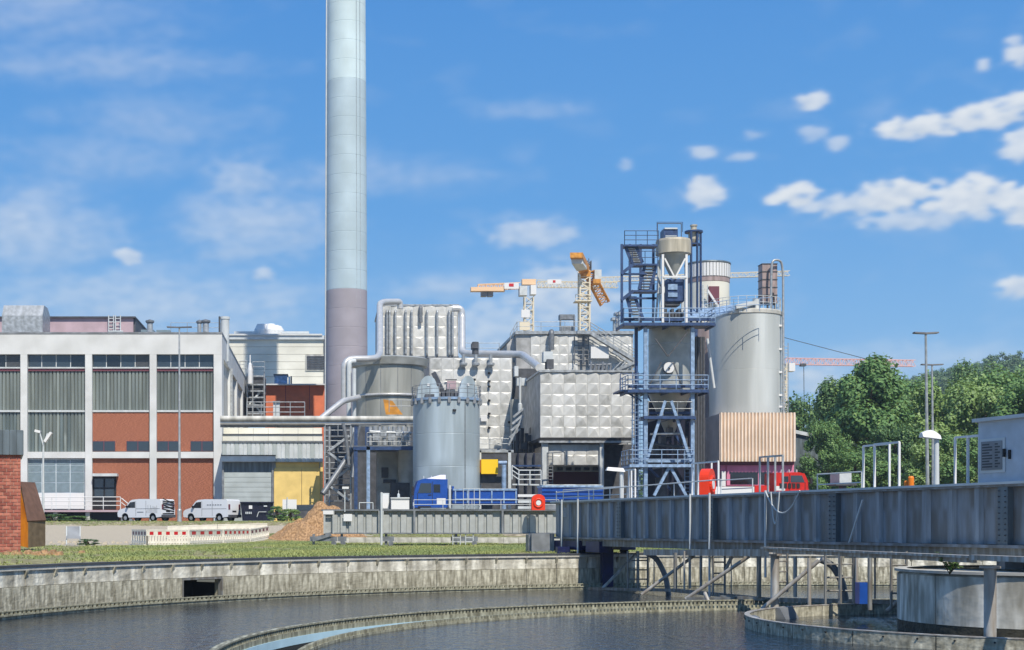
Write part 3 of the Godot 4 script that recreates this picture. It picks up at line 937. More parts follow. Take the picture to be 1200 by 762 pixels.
# ---------------------------------------------------------------- buildings between the hall and the round tank
func make_plant_left() -> void:
	var mb: MB
	var t := thing("boiler_house", "tall cream clad building behind the hall with louvre and orange lower wall", "building", at(325, 612, 198))
	var n := 6
	for k in n:
		part("cladding_panel", slab(262, 398.0 + k * 8.75, 379.5, 398.0 + (k + 1) * 8.75 - 0.35, 198 + (k % 2) * 0.03, 25), M.cream, t)
	part("parapet", slab(262, 393.2, 380, 397.8, 197.6, 26), M.lightgrey, t)
	part("roof_edge", slab(262, 391.2, 377.5, 393.1, 197.4, 26.5), M.white, t)
	part("corner_trim", slab(379.6, 393.2, 381, 480, 197.7, 25), M.darkgrey, t)
	var lv := part("louvre", slab(358, 415.5, 380.4, 434.5, 197.85, 0.2), M.offwhite, t)
	for k in 6: part("slat", slab(359.5, 417.2 + k * 2.75, 380, 418.9 + k * 2.75, 197.75, 0.14), M.darkgrey, lv)
	part("sill", slab(310, 449.8, 381, 451.2, 181.0, 20), M.white, t)
	var ow := part("lower_wall", slab(310.5, 451.2, 380.6, 612, 182, 17), M.orange_wall, t)
	part("joint", slab(334.3, 451.2, 334.9, 480, 181.96, 0.1), M.maroon, ow)
	part("joint", slab(362.3, 451.2, 362.9, 480, 181.96, 0.1), M.maroon, ow)
	var bt := thing("water_tank_box", "small blue tank between white posts on the orange wall's ledge", "tank", at(330, 450, 186))
	part("tank", slab(321.5, 440.2, 336.5, 449.7, 186, 2.0), M.steel_lightblue, bt)
	part("lid", slab(320.5, 438.4, 337.5, 440.0, 185.8, 2.4), M.darkgrey, bt)
	part("post", slab(337.8, 441.5, 340.0, 449.7, 185.9, 0.4), M.white_clean, bt)
	part("post", slab(340.4, 441.0, 342.0, 449.7, 185.95, 0.4), M.darkgrey, bt)
	# roof bits
	mb = MB.new()
	for k in 9:
		var c := at(rng.randf_range(306, 325), 388.5, 205)
		mb.lathe(c + Vector3(0, 0, rng.randf_range(-1, 1)), [[0.9, -0.9], [1.0, 0.1], [0.6, rng.randf_range(0.5, 1.0)], [0, 0.9]], 8)
	solo("white_dome", mb, M.white_clean, "white humped cover on the cream building's roof", "roof cover")
	for q in [[274.0, 303.0, "left of the white humped cover"], [330.0, 362.0, "right of the white humped cover"]]:
		mb = slab(q[0], 388.4, q[1], 391.0, 203, 4)
		var sk := solo("skylight", mb, M.lightgrey, "long low skylight on the cream building's roof, %s" % q[2], "skylight")
	# scaffold stair tower
	t = thing("stair_tower", "grey scaffold stair tower against the dark wall behind the hall", "stair tower", at(300, 490, 172))
	mb = MB.new()
	for x in [289.5, 296.0, 309.5]:
		for z in [172.0, 175.5]: mb.tube(at(x, 492, z), at(x, 428 if x < 300 else 436, z), 0.09, -1, 6)
	part("posts", mb, M.galv, t)
	for y in [440.0, 450.0, 457.5, 465.0, 474.0, 484.0]:
		mb = MB.new()
		mb.fbox(289, y + 1.6, 310, y, 172, 176)
		part("landing", mb, M.galv, t)
	mb = MB.new()
	mb.beam(at(292, 474, 172.4), at(306, 458, 172.4), 0.2)
	mb.beam(at(306, 484, 172.8), at(293, 467, 172.8), 0.2)
	part("flight", mb, M.lightgrey, t)
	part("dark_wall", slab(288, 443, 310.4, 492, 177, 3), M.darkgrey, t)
	mb = MB.new()
	mb.rail([at(281, 436, 171.6), at(289, 436, 171.6)], 1.3, 3, 1.0, 0.04)
	mb.rail([at(296, 436, 171.8), at(310, 436, 171.8)], 1.2, 2, 1.2, 0.04)
	part("railing", mb, M.galv, t)
	mb = MB.new()
	mb.lathe(at(293, 440, 171), [[0.3, -1], [0.3, 0.6], [0.2, 1.3], [0.08, 1.5], [0.08, 2.4], [0, 2.4]], 12)
	solo("white_flue", mb, M.white_clean, "small white flue beside the scaffold stair tower", "flue")
	# low garage building with roller door, yellow wall and white sloped roof
	var F := 131.0
	t = thing("garage", "low building with grey roller door, yellow wall and pale ribbed fascia", "garage", at(318, 612, F))
	part("body", slab(259.6, 541.5, 378.0, 612, F + 0.6, 16), M.lightgrey, t)
	n = 24
	var a := at(259.8, 541.3, F)
	var b := at(378.3, 518.4, F)
	var pw := (b.x - a.x) / n
	var pm := MB.new()
	var h := b.y - a.y
	pm.hexa([Vector3(0, 0, -0.05), Vector3(pw, 0, -0.05), Vector3(pw, h, -0.05), Vector3(0, h, -0.05), Vector3(0.07, 0, 0), Vector3(pw - 0.07, 0, 0), Vector3(pw - 0.07, h, 0), Vector3(0.07, h, 0)])
	var sh := pm.mesh(Vector3.ZERO)
	for k in n: piece("fascia_sheet", sh, M.lightgrey if k % 3 else M.shutter, t, Transform3D(Basis(), Vector3(a.x + pw * k, a.y, a.z) - t.position))
	part("fascia_core", slab(259.8, 518.0, 378.2, 541.4, F + 0.06, 15), M.lightgrey, t)
	part("fascia_edge", slab(259.5, 517.0, 378.6, 518.6, F - 0.1, 15.5), M.galv_dark, t)
	mb = MB.new()
	part("upper_wall", slab(260.5, 509.9, 377.6, 516.8, F + 4.0, 6), M.cream, t)
	part("ridge_box", slab(262, 501.5, 377.0, 508.5, F + 5.5, 8), M.cream, t)
	for k in 6: part("wall_joint", slab(279 + k * 17.5, 502, 279.4 + k * 17.5, 516.6, F + 3.97, 0.1), M.offwhite, t)
	part("gutter", slab(259.5, 508.5, 378, 509.8, F + 3.9, 0.4), M.darkgrey, t)
	part("door_hood", slab(259.0, 533.9, 322.7, 541.0, F - 0.35, 0.5), M.lightgrey, t)
	part("door_hood_edge", slab(258.8, 533.2, 323.0, 534.2, F - 0.42, 0.6), M.dark, t)
	part("door_head", slab(262.5, 541.2, 318.0, 553.6, F + 0.42, 0.15), M.fascia, t)
	for k in 10: part("door_slat", slab(262.5, 553.8 + k * 5.8, 318.0, 559.3 + k * 5.8, F + 0.35 + (k % 2) * 0.02, 0.2), M.shutter, t)
	part("door_jamb", slab(318.3, 541, 320.6, 612, F + 0.2, 0.5), M.grey, t)
	part("door_jamb", slab(260.0, 541, 262.3, 612, F + 0.2, 0.5), M.grey, t)
	part("yellow_band", slab(323.0, 542.0, 374.0, 548.5, F + 0.5, 0.3), M.yellow_wall, t)
	part("yellow_wall", slab(321.0, 548.7, 353.2, 612, F + 0.3, 0.3), M.yellow_wall, t)
	part("yellow_wall", slab(353.7, 548.7, 375.0, 612, F + 0.3, 0.3), M.yellow_wall, t)
	part("yellow_jamb", slab(375.4, 543, 378.4, 612, F, 1.0), M.yellow_wall, t)
	# long white pipe bridge
	t = thing("pipe_bridge", "long pale pipe running level from the hall corner to the blue grey silo", "pipe", at(370, 492, 128))
	mb = MB.new()
	mb.tube(at(258, 490.6, 128), at(485, 491.0, 128), 0.24, 0.24, 16)
	part("upper_pipe", mb, M.offwhite, t)
	mb = MB.new()
	mb.tube(at(258, 495.6, 128.2), at(485, 496.0, 128.2), 0.2, 0.2, 12)
	part("lower_pipe", mb, M.pipe_alu, t)
	mb = MB.new()
	for k in 8: mb.tube(at(262 + k * 30.5, 488, 128.0), at(262 + k * 30.5, 501, 128.3), 0.07, 0.07, 6)
	mb.beam(at(258, 499.6, 128.6), at(420, 499.6, 128.6), 0.15, 0.2)
	part("hanger", mb, M.galv_dark, t)
	mb = MB.new()
	mb.rail([at(289, 489, 130), at(357, 489, 130)], 1.35, 3, 1.4, 0.04)
	solo("roof_railing", mb, M.galv, "grey railing above the pale pipe in front of the orange wall", "railing")
	t = thing("roof_cabinet", "small grey box among railings above the pale pipe", "cabinet", at(325, 488, 131))
	part("case", slab(320, 471.0, 327.5, 488, 131, 1.0), M.lightgrey, t)
	part("lid", slab(319.4, 470.0, 328.0, 471.2, 130.8, 1.3), M.grey, t)
	# the chimney
	var zc := 162.0
	var c := Vector3(at(406, 0, zc).x, 1.4, -zc)
	t = thing("chimney", "very tall round chimney, lilac below and pale blue above", "chimney", c)
	var k2 := zc / LENS
	var y_of := func(py: float) -> float: return EYE + (AXIS.y - py) * k2 - 1.4
	var rad := func(py: float) -> float: return (22.3 + 2.6 * (py / 480.0)) * k2
	var ys: Array = [640.0, 608.0]
	var y := 586.0
	while y > -260.0:
		ys.append(y)
		y -= 22.2
	for k in ys.size() - 1:
		var p0: float = ys[k]
		var p1: float = ys[k + 1]
		if k == 0: p0 = 617.0
		mb = MB.new()
		var r0: float = rad.call(p0)
		var r1: float = rad.call(p1)
		var h0: float = y_of.call(p0)
		var h1: float = y_of.call(p1)
		if h1 <= h0: continue
		mb.lathe(c, [[r0 - 0.02, h0], [r0, h0 + 0.04], [r1, h1 - 0.04], [r1 - 0.02, h1]], 56)
		var m: Material = M.stack_low if p1 > 326 else (M.stack_mid if p1 > 96 else M.stack_top)
		part("ring_section", mb, m, t)
	mb = MB.new()
	mb.tube(c + Vector3(-2.42, 0, 0.4), c + Vector3(-2.15, y_of.call(-250.0), 0.35), 0.08, 0.08, 8)
	part("side_pipe", mb, M.lightgrey, t)
	mb = MB.new()
	for s in [[0.72, 1.0], [0.5, 1.0]]:
		mb.tube(c + Vector3(sin(s[0]), 0, cos(s[0])) * 2.36, c + Vector3(sin(s[0]), 0, cos(s[0])) * 2.13 + Vector3(0, y_of.call(-250.0), 0), 0.02, 0.02, 5)
	part("cable", mb, M.galv, t)

# ---------------------------------------------------------------- embossed metal panels
var pyr := {}
func pyramid(w: float, h: float, d: float, v: int) -> ArrayMesh:      # a panel pressed into a low pyramid, with a flat rim
	var key := "%.3f %.3f %.3f %d" % [w, h, d, v]
	if pyr.has(key): return pyr[key]
	var mb := MB.new()
	var e := 0.008
	var o := [Vector3(e, e, 0), Vector3(w - e, e, 0), Vector3(w - e, h - e, 0), Vector3(e, h - e, 0)]
	var q := [Vector3(0.003, 0.003, -0.03), Vector3(w - 0.003, 0.003, -0.03), Vector3(w - 0.003, h - 0.003, -0.03), Vector3(0.003, h - 0.003, -0.03)]
	var tip := Vector3(w * (0.7 + 0.14 * sin(v * 2.1)), h * (0.83 + 0.05 * cos(v * 1.7)), d * (1.45 + 0.4 * sin(v * 3.3 + 1.0)))
	for k in 4:
		mb.flat(o[k], o[(k + 1) % 4], tip, Vector3(0, 0, 1))
		mb.quad(o[k], o[(k + 1) % 4], q[(k + 1) % 4], q[k], (o[k] + o[(k + 1) % 4]) * 0.5 - Vector3(w, h, 0) * 0.5)
	pyr[key] = mb.mesh(Vector3.ZERO)
	return pyr[key]

func clad(t: Node3D, x0: float, y0: float, x1: float, y1: float, far: float, cols: int, rows: int, d: float, skip := []) -> void:
	var a := at(x0, y1, far)
	var b := at(x1, y0, far)
	var w := (b.x - a.x) / cols
	var h := (b.y - a.y) / rows
	for j in rows:
		for i in cols:
			var tone: Material = [M.alu, M.alu, M.alu_b, M.alu_c][rng.randi() % 4]
			var bs := Basis(Vector3(0, 1, 0), rng.randf_range(-0.012, 0.012)) * Basis(Vector3(1, 0, 0), rng.randf_range(-0.012, 0.012))
			piece("pressed_panel", pyramid(w, h, d, rng.randi() % 6), tone, t, Transform3D(bs, Vector3(a.x + w * i, a.y + h * j, a.z + 0.055) - t.position))

func grating_deck(mb: MB, a: Vector3, b: Vector3, thick: float) -> void:
	mb.box(Vector3(a.x, a.y - thick, a.z), Vector3(b.x, a.y, b.z))

# ---------------------------------------------------------------- tanks and clad blocks in the middle
func make_plant_middle() -> void:
	var mb: MB
	var t: Node3D
	# round grey tank in front of the chimney
	var zt := 143.0
	var c := at(456, 612, zt)
	var s := zt / LENS
	var yo := func(py: float) -> float: return (612.0 - py) * s
	t = thing("round_tank", "squat round grey metal tank with flared rim in front of the chimney", "tank", c)
	mb = MB.new()
	mb.lathe(c, [[41.0 * s, yo.call(525)], [41.0 * s, yo.call(432)]], 64)
	part("shell", mb, M.tank_grey, t)
	mb = MB.new()
	mb.lathe(c, [[41.0 * s, yo.call(432)], [44.5 * s, yo.call(431)], [47.0 * s, yo.call(423)], [44.0 * s, yo.call(421.5)], [0.5, yo.call(418)], [0, yo.call(418)]], 64)
	part("flared_rim", mb, M.vessel, t)
	mb = MB.new()
	for a in [-0.75, -0.28, 0.2, 0.62]:
		mb.beam(c + Vector3(sin(a) * 41.1 * s, yo.call(524), cos(a) * 41.1 * s), c + Vector3(sin(a) * 41.1 * s, yo.call(433), cos(a) * 41.1 * s), 0.05)
	part("seam", mb, M.galv_dark, t)
	mb = MB.new()
	for k in 40:
		var a0 := -1.6 + k * 0.08
		mb.tube(c + Vector3(sin(a0), 0, cos(a0)) * 42.5 * s + Vector3(0, yo.call(466), 0), c + Vector3(sin(a0 + 0.08), 0, cos(a0 + 0.08)) * 42.5 * s + Vector3(0, yo.call(466), 0), 0.14, 0.14, 8, false)
	part("ring_pipe", mb, M.pipe_alu, t)
	mb = MB.new()
	mb.lathe(c, [[32.0 * s, 0], [34.0 * s, yo.call(545)], [38.0 * s, yo.call(525)]], 40)
	part("lower_vessel", mb, M.vessel, t)
	# bent pipes around it
	mb = MB.new()
	mb.pipe([at(403.5, 470, 137), at(403.5, 421, 137), at(440, 420.5, 138), at(445, 416, 140), at(445, 354.0, 150), at(469, 353.5, 152), at(469, 362, 152)], 0.32, 12, 0.9)
	solo("bent_pipe", mb, M.pipe_alu, "thick bright pipe stepping up from the tank's left to the ribbed block", "pipe")
	mb = MB.new()
	mb.pipe([at(409, 500, 136.5), at(409, 424, 136.5), at(416, 423.5, 136.8)], 0.25, 10, 0.7)
	mb.pipe([at(415, 520, 136), at(415, 432, 136)], 0.2, 10)
	solo("bent_pipe", mb, M.lightgrey, "pair of thinner upright pipes at the round tank's left edge", "pipe")
	mb = MB.new()
	mb.pipe([at(372, 494, 131), at(402, 470, 133), at(420, 466, 136)], 0.28, 10, 0.6)
	solo("bent_pipe", mb, M.pipe_alu, "sloping bright pipe below the round tank's left side", "pipe")
	mb = MB.new()
	mb.pipe([at(417, 507, 126), at(412, 528, 126), at(396, 553, 125), at(378, 579, 124)], 0.24, 10, 0.8)
	mb.pipe([at(402, 496, 125), at(406, 515, 125), at(409, 545, 125)], 0.16, 10, 0.8)
	mb.pipe([at(422, 499, 125), at(417, 520, 125), at(413, 560, 124)], 0.12, 8, 0.8)
	solo("bent_pipe", mb, M.galv_dark, "bundle of dark sloping chutes left of the blue steel frame", "pipe")
	# ribbed block on top
	var F := 166.0
	t = thing("filter_block", "tall pressed metal block with upright pipes above the round tank", "plant block", at(490, 612, F))
	part("core", slab(444.5, 358, 537, 612, F, 13), M.alu_side, t)
	clad(t, 446, 358, 535.5, 419, F, 7, 5, 0.07)
	part("top_edge", slab(443.5, 356.6, 538, 358.4, F - 0.15, 13.4), M.galv, t)
	part("foot_edge", slab(444, 417.6, 537.6, 419.8, F - 0.3, 1), M.galv_dark, t)
	for x in [453.5, 456.5, 463.5, 475.5, 482.5, 500.5, 512.5, 526.5, 530.5]:
		mb = MB.new()
		mb.pipe([at(x, 364, F), at(x, 364, F - 0.55), at(x, 416.5, F - 0.55), at(x, 416.5, F)], 0.12, 8, 0.25)
		part("upright_pipe", mb, M.galv, t)
	mb = MB.new()
	mb.pipe([at(493, 360, F), at(493, 360, F - 0.5), at(493, 378, F - 0.5)], 0.22, 8, 0.3)
	part("short_pipe", mb, M.galv_dark, t)
	mb = MB.new()
	mb.pipe([at(530, 361.5, 160), at(540.5, 361.5, 160), at(541.5, 371, 160), at(541.5, 413, 157), at(548, 414.5, 156), at(612, 415.5, 150), at(632, 431, 140)], 0.38, 12, 1.0)
	solo("bent_pipe", mb, M.pipe_alu, "thick bright pipe falling right of the ribbed block and along the clad wall", "pipe")
	# clad wall behind the silo
	F = 150.0
	t = thing("clad_block", "pale pressed metal wall block between the silo and the dark gap", "plant block", at(552, 612, F))
	part("core", slab(503, 419.2, 600.3, 612, F, 14), M.alu_side, t)
	clad(t, 504, 420, 599.5, 526, F, 7, 8, 0.08)
	for q in [[573.3, 437.5], [573.3, 447], [573.3, 453], [573.3, 469.5], [573.3, 485], [573.3, 501.5], [556, 445], [596.8, 495]]:
		mb = MB.new()
		var p := at(q[0], q[1], F - 0.28)
		mb.lathe(p, [[0.14, -0.1], [0.14, 0.1], [0, 0.1]], 8)
		part("vent_knob", mb, M.dark, t)
	for x in [543, 557.5, 575]:
		mb = MB.new()
		mb.pipe([at(x, 415.5, F - 0.6), at(x, 427, F - 0.6)], 0.2, 8)
		mb.lathe(at(x, 429, F - 0.6), [[0.12, -0.15], [0.42, 0.1], [0.42, 0.3], [0.1, 0.4]], 10)
		part("drop_pipe", mb, M.galv, t)
	part("sign_plate", slab(563.5, 487.0, 571.0, 493.8, F - 0.36, 0.05), M.white_clean, t)
	part("red_plate", slab(524, 446.5, 534.5, 456, F - 0.38, 0.05), M.pink_roof, t)
	part("plate_bar", slab(522, 444.5, 535.5, 445.7, F - 0.42, 0.1), M.darkgrey, t)
	mb = MB.new()
	mb.rail([at(560, 526, 146), at(602, 526, 146)], 1.0, 2, 1.2, 0.04)
	part("railing", mb, M.galv, t)
	part("walkway", slab(560, 526.2, 602, 528.4, 146, 4), M.galv, t)
	mb = MB.new()
	mb.fbox(553.5, 408, 560.5, 401.5, 152, 153.6)
	mb.tube(at(557, 415, 152.5), at(557, 401, 152.5), 0.35)
	solo("roof_vent", mb, M.darkgrey, "dark slatted vent on top of the clad wall block", "vent")
	mb = MB.new()
	mb.rail([at(538, 414, 158), at(585, 414, 158)], 1.1, 2, 2.0, 0.03)
	solo("roof_railing", mb, M.galv, "thin railing along the clad wall block's top", "railing")
	# upper clad building with sloping stair
	F = 157.0
	t = thing("upper_block", "high pressed metal building below the cranes with a roof walkway", "plant block", at(668, 612, F))
	part("core", slab(605, 391, 742, 612, F, 16), M.alu_side, t)
	part("roof_edge", slab(604, 388.0, 743, 391.6, F - 0.3, 16.6), M.galv, t)
	clad(t, 622, 393, 677, 437, F, 5, 4, 0.08)
	clad(t, 690, 393, 740, 437, F, 4, 4, 0.08)
	mb = MB.new()
	mb.hexa([at(594, 425, F + 1), at(605, 425, F + 1), at(605, 391, F + 1), at(594, 404, F + 1), at(594, 425, F + 15), at(605, 425, F + 15), at(605, 391, F + 15), at(594, 404, F + 15)])
	part("sloped_flank", mb, M.alu_side, t)
	mb = MB.new()
	mb.pipe([at(646.3, 389, F - 0.3), at(646.3, 389, F - 0.9), at(646.3, 410, F - 0.9)], 0.3, 10, 0.4)
	part("wall_pipe", mb, M.galv_dark, t)
	mb = MB.new()
	mb.ladder(at(678, 427, F - 0.5), at(678, 394, F - 0.5), Vector3(0.9, 0, 0), 0.07, 0.5)
	mb.ladder(at(687, 427, F - 0.5), at(687, 394, F - 0.5), Vector3(0.5, 0, 0), 0.07, 0.5)
	part("ladder", mb, M.galv_dark, t)
	part("white_board", slab(692.5, 406.3, 713.5, 420.0, F - 1.0, 0.15), M.white_clean, t)
	mb = MB.new()
	mb.beam(at(692, 391, F - 1.2), at(746, 424, F - 1.2), 0.8, 0.35)
	mb.beam(at(676, 389.6, F - 1.2), at(692, 390.6, F - 1.2), 0.8, 0.35)
	mb.beam(at(746, 424, F - 1.6), at(722, 434, F - 1.6), 0.8, 0.3)
	mb.beam(at(718, 412, F - 1.3), at(746, 431, F - 1.3), 0.3, 0.25)
	part("stair_flight", mb, M.galv, t)
	mb = MB.new()
	for o in [2.5, 4.8, 7.0]:
		mb.tube(at(692, 389 - o * 1.6, F - 1.2), at(746, 422 - o * 1.6, F - 1.2), 0.045, 0.045, 6)
	for k in 7: mb.tube(at(692 + k * 9, 389 + k * 5.5, F - 1.2), at(692 + k * 9, 378 + k * 5.5, F - 1.2), 0.045, 0.045, 6)
	mb.rail([at(598, 405, F + 2), at(606, 391, F + 2)], 1.3, 3, 0.8, 0.04)
	mb.rail([at(606, 388, F), at(690, 388, F)], 1.0, 2, 2.4, 0.03)
	part("stair_rail", mb, M.galv, t)
	mb = MB.new()
	for k in 5: mb.beam(at(718 + k * 5.5, 434, F - 1.8), at(728 + k * 5, 424, F - 1.8), 0.1)
	part("lattice", mb, M.galv, t)
	mb = MB.new()
	mb.fbox(656, 374.0, 673.5, 368.5, 163, 164)
	for x in [656.6, 673.0]: mb.tube(at(x, 388, 163), at(x, 370, 163), 0.1)
	mb.fbox(658, 388, 673, 382, 163.5, 164.5)
	solo("roof_frame", mb, M.galv_dark, "dark goalpost shaped frame on the high building's roof", "frame")
	for q in [[724.0, 366.0], [720.5, 372.0]]:
		mb = MB.new()
		mb.tube(at(q[0], 388, 158), at(q[0], q[1], 158), 0.22)
		mb.fbox(q[0] - 3, q[1] + 3, q[0] + 3, q[1], 157.5, 158.5)
		solo("roof_vent", mb, M.galv, "small roof vent beside the blue tower's upper deck, %s" % ("taller one" if q[1] < 370 else "shorter one"), "vent", "roof vents beside the blue tower")
	# things on the ledge between the upper and lower block
	t = thing("ledge_cabinet", "pale cabinet with pipework on the ledge above the big clad box", "cabinet", at(643, 434, 145))
	part("case", slab(637, 412, 648, 424, 145, 1.2), M.lightgrey, t)
	mb = MB.new()
	for q in [[640.0, 424.0], [645.0, 424.0]]: mb.tube(at(q[0], 433, 145.4), at(q[0], q[1], 145.4), 0.12)
	mb.fbox(641, 432, 649, 421, 144.6, 145.0)
	part("pipework", mb, M.darkgrey, t)
	mb = MB.new()
	for k in 6: mb.tube(at(692 + k * 4.6, 434, 146), at(692 + k * 4.6 + 1, 424 + (k % 3) * 2.0, 146), 0.14)
	mb.tube(at(690, 428, 146), at(716, 427, 146), 0.1)
	mb.fbox(694, 434, 712, 429, 146.5, 147.5)
	solo("valve_group", mb, M.galv_dark, "group of dark valves under the white board on the high building", "valves")
	# big clad box on legs
	F = 135.0
	t = thing("clad_box", "big pressed metal box on legs left of the blue tower", "plant block", at(690, 612, F))
	part("core", slab(633, 435.5, 745, 513, F, 13), M.alu_side, t)
	clad(t, 633, 436.5, 744, 513, F, 8, 6, 0.085)
	part("top_edge", slab(632, 433.8, 746, 436.2, F - 0.25, 13.4), M.galv, t)
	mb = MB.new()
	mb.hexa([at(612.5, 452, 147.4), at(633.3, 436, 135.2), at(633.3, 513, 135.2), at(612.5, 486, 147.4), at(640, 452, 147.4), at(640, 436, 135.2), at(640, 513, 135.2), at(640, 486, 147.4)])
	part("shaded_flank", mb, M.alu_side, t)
	part("lower_edge", slab(632.5, 513.2, 741, 516.4, F - 0.2, 12), M.dark, t)
	part("lower_beam", slab(632.5, 516.6, 741, 519.0, F - 0.3, 0.6), M.galv, t)
	for q in [[635.5, 7.0, F], [703.0, 4.8, F], [636.0, 5.0, F + 11.0], [736.0, 5.0, F + 11.0]]:
		part("leg", slab(q[0], 519, q[0] + q[1], 613, q[2], 0.5), M.lightgrey, t)
	part("hopper_face", slab(641, 521, 702.5, 546, F + 0.45, 9), M.rib_tan, t)
	clad(t, 643, 521, 702, 545, F + 0.38, 4, 2, 0.07)
	mb = MB.new()
	mb.hexa([at(642, 546, F + 1.5), at(703, 546, F + 1.5), at(703, 553, F + 2), at(642, 553, F + 2), at(642, 546, F + 9), at(703, 546, F + 9), at(703, 553, F + 8), at(642, 553, F + 8)])
	part("chute_row", mb, M.vessel, t)
	for k in 5: part("chute_mouth", slab(653 + k * 10.5, 548, 659.5 + k * 10.5, 551.5, F + 1.55, 0.3), M.dark, t)
	part("back_wall", slab(640, 553, 745, 613, F + 8, 1), M.maroon, t)
	part("side_wall", slab(705, 521, 745, 613, F + 5, 1), M.darkgrey, t)
	mb = MB.new()
	mb.rail([at(600, 562, 121), at(608, 567.5, 121), at(634, 567.5, 121)], 1.15, 3, 1.2, 0.055)
	mb.beam(at(600, 568, 121.5), at(635, 568.5, 121.5), 0.6, 0.12)
	part("railing", mb, M.lightgrey, t)
	mb = MB.new()
	mb.ladder(at(644.5, 570, 133), at(644.5, 531, 133), Vector3(0.5, 0, 0), 0.05)
	mb.pipe([at(641, 531, 133), at(662, 529.5, 133), at(662, 546, 133)], 0.06, 6, 0.2)
	part("access_frame", mb, M.galv_dark, t)
	# dark machinery in the gap between the clad blocks
	t = thing("gap_machinery", "dark stairs and ducts in the gap left of the big clad box", "machinery", at(612, 612, 142))
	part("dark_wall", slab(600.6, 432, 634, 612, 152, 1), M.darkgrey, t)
	part("duct", slab(600.2, 468, 612, 516, 148, 2), M.vessel, t)
	mb = MB.new()
	for k in 4: mb.beam(at(597 + k * 1.5, 513 - k * 8, 140), at(609 + k * 1.5, 503 - k * 8, 140), 0.5, 0.2)
	mb.beam(at(596, 522, 139.7), at(613, 487, 139.7), 0.18)
	part("stair", mb, M.galv, t)
	mb = MB.new()
	for k in 5: mb.tube(at(606 + k * 5, 530, 141 + k * 0.6), at(607 + k * 5, 496 + k * 6, 141 + k * 0.6), 0.2)
	for k in 3: mb.fbox(610 + k * 6, 526 - k * 9, 618 + k * 6, 519 - k * 9, 141, 142)
	part("pipework", mb, M.darkgrey, t)
	part("white_duct", slab(603, 429, 607.5, 441, 141, 0.8), M.lightgrey, t)
	part("white_frame", slab(606, 443, 617, 452, 144, 0.8), M.lightgrey, t)
	mb = MB.new()
	mb.lathe(at(609.5, 481, 141), [[0.22, -0.1], [0.22, 0.6], [0.12, 0.7], [0.12, 3.2], [0, 3.2]], 10)
	part("upright_pipe", mb, M.lightgrey, t)
	# yellow box unit under the clad wall
	t = thing("yellow_unit", "bright yellow box on a pale stand right of the blue grey silo", "machine", at(575, 600, 122))
	part("case", slab(564, 538.5, 583.5, 555.5, 122, 1.4), M.yellow, t)
	part("panel_line", slab(562.6, 540, 563.8, 554, 122.1, 1.2), M.skip_orange, t)
	part("stand", slab(564, 556, 590, 566, 122.6, 1.2), M.darkgrey, t)
	for x in [560.5, 595.5]: part("post", slab(x, 528, x + 3.5, 602, 123, 0.4), M.lightgrey, t)
	part("shelf", slab(561, 527.6, 602, 530.4, 123, 3), M.galv, t)
	mb = MB.new()
	mb.tube(at(590.5, 600, 121.5), at(590.5, 545, 121.5), 0.2)
	mb.tube(at(584, 542.5, 121.5), at(594, 542.5, 121.5), 0.16)
	part("blue_pipe", mb, M.steel_lightblue, t)
	part("back_wall", slab(560, 531, 634, 602, 129, 1), M.darkgrey, t)
	for k in 4: part("back_frame", slab(597 + k * 9.5, 531, 598.6 + k * 9.5, 602, 128.6, 0.3), M.navy, t)
	part("back_beam", slab(597, 545, 634, 547, 128.5, 0.3), M.steel_blue, t)
	# blue grey silo
	zt = 122.0
	s = zt / LENS
	c = at(523, 612, zt)
	yo = func(py: float) -> float: return (612.0 - py) * s
	var R := 39.0 * s
	t = thing("silo", "smooth blue grey round silo with two hatch hoods and a railing on top", "silo", c)
	for k in 3:
		var e: Array = [612.0, 548.0, 510.0, 471.5]
		mb = MB.new()
		mb.lathe(c, [[R - 0.012, yo.call(e[k])], [R, yo.call(e[k]) + 0.04], [R, yo.call(e[k + 1]) - 0.04], [R - 0.012, yo.call(e[k + 1])]], 72)
		part("shell_ring", mb, M.silo_blue, t)
	mb = MB.new()
	mb.lathe(c, [[R, yo.call(471.5)], [R + 0.12, yo.call(471.2)], [R + 0.12, yo.call(468.5)], [0, yo.call(466)]], 72)
	part("roof", mb, M.steel_lightblue, t)
	mb = MB.new()
	for k in 22:
		var a := TAU * k / 22
		var p := c + Vector3(sin(a) * (R + 0.08), yo.call(469), cos(a) * (R + 0.08))
		mb.tube(p, p + Vector3(0, 1.1, 0), 0.03, 0.03, 6)
		var p2 := c + Vector3(sin(a + TAU / 22) * (R + 0.08), yo.call(469), cos(a + TAU / 22) * (R + 0.08))
		for hgt in [0.4, 0.75, 1.1]: mb.tube(p + Vector3(0, hgt, 0), p2 + Vector3(0, hgt, 0), 0.022, 0.022, 5, false)
		mb.box(p + Vector3(-0.12, -0.45, -0.12), p + Vector3(0.12, 0, 0.12))
	part("railing", mb, M.grey, t)
	mb = MB.new()
	mb.tube(c + Vector3(R * 0.48, 0, R * 0.89), c + Vector3(R * 0.48, yo.call(473), R * 0.89), 0.03, 0.03, 6)
	part("cable_duct", mb, M.galv_dark, t)
	mb = MB.new()
	var hp := at(532.5, 481, zt - R - 0.02)
	mb.hexa([hp + Vector3(-0.15, -0.08, 0), hp + Vector3(0.15, -0.08, 0), hp + Vector3(0.15, 0.1, 0), hp + Vector3(-0.15, 0.1, 0), hp + Vector3(-0.12, -0.08, 0.15), hp + Vector3(0.12, -0.08, 0.15), hp + Vector3(0.12, 0.02, 0.15), hp + Vector3(-0.12, 0.02, 0.15)])
	part("lug", mb, M.dark, t)
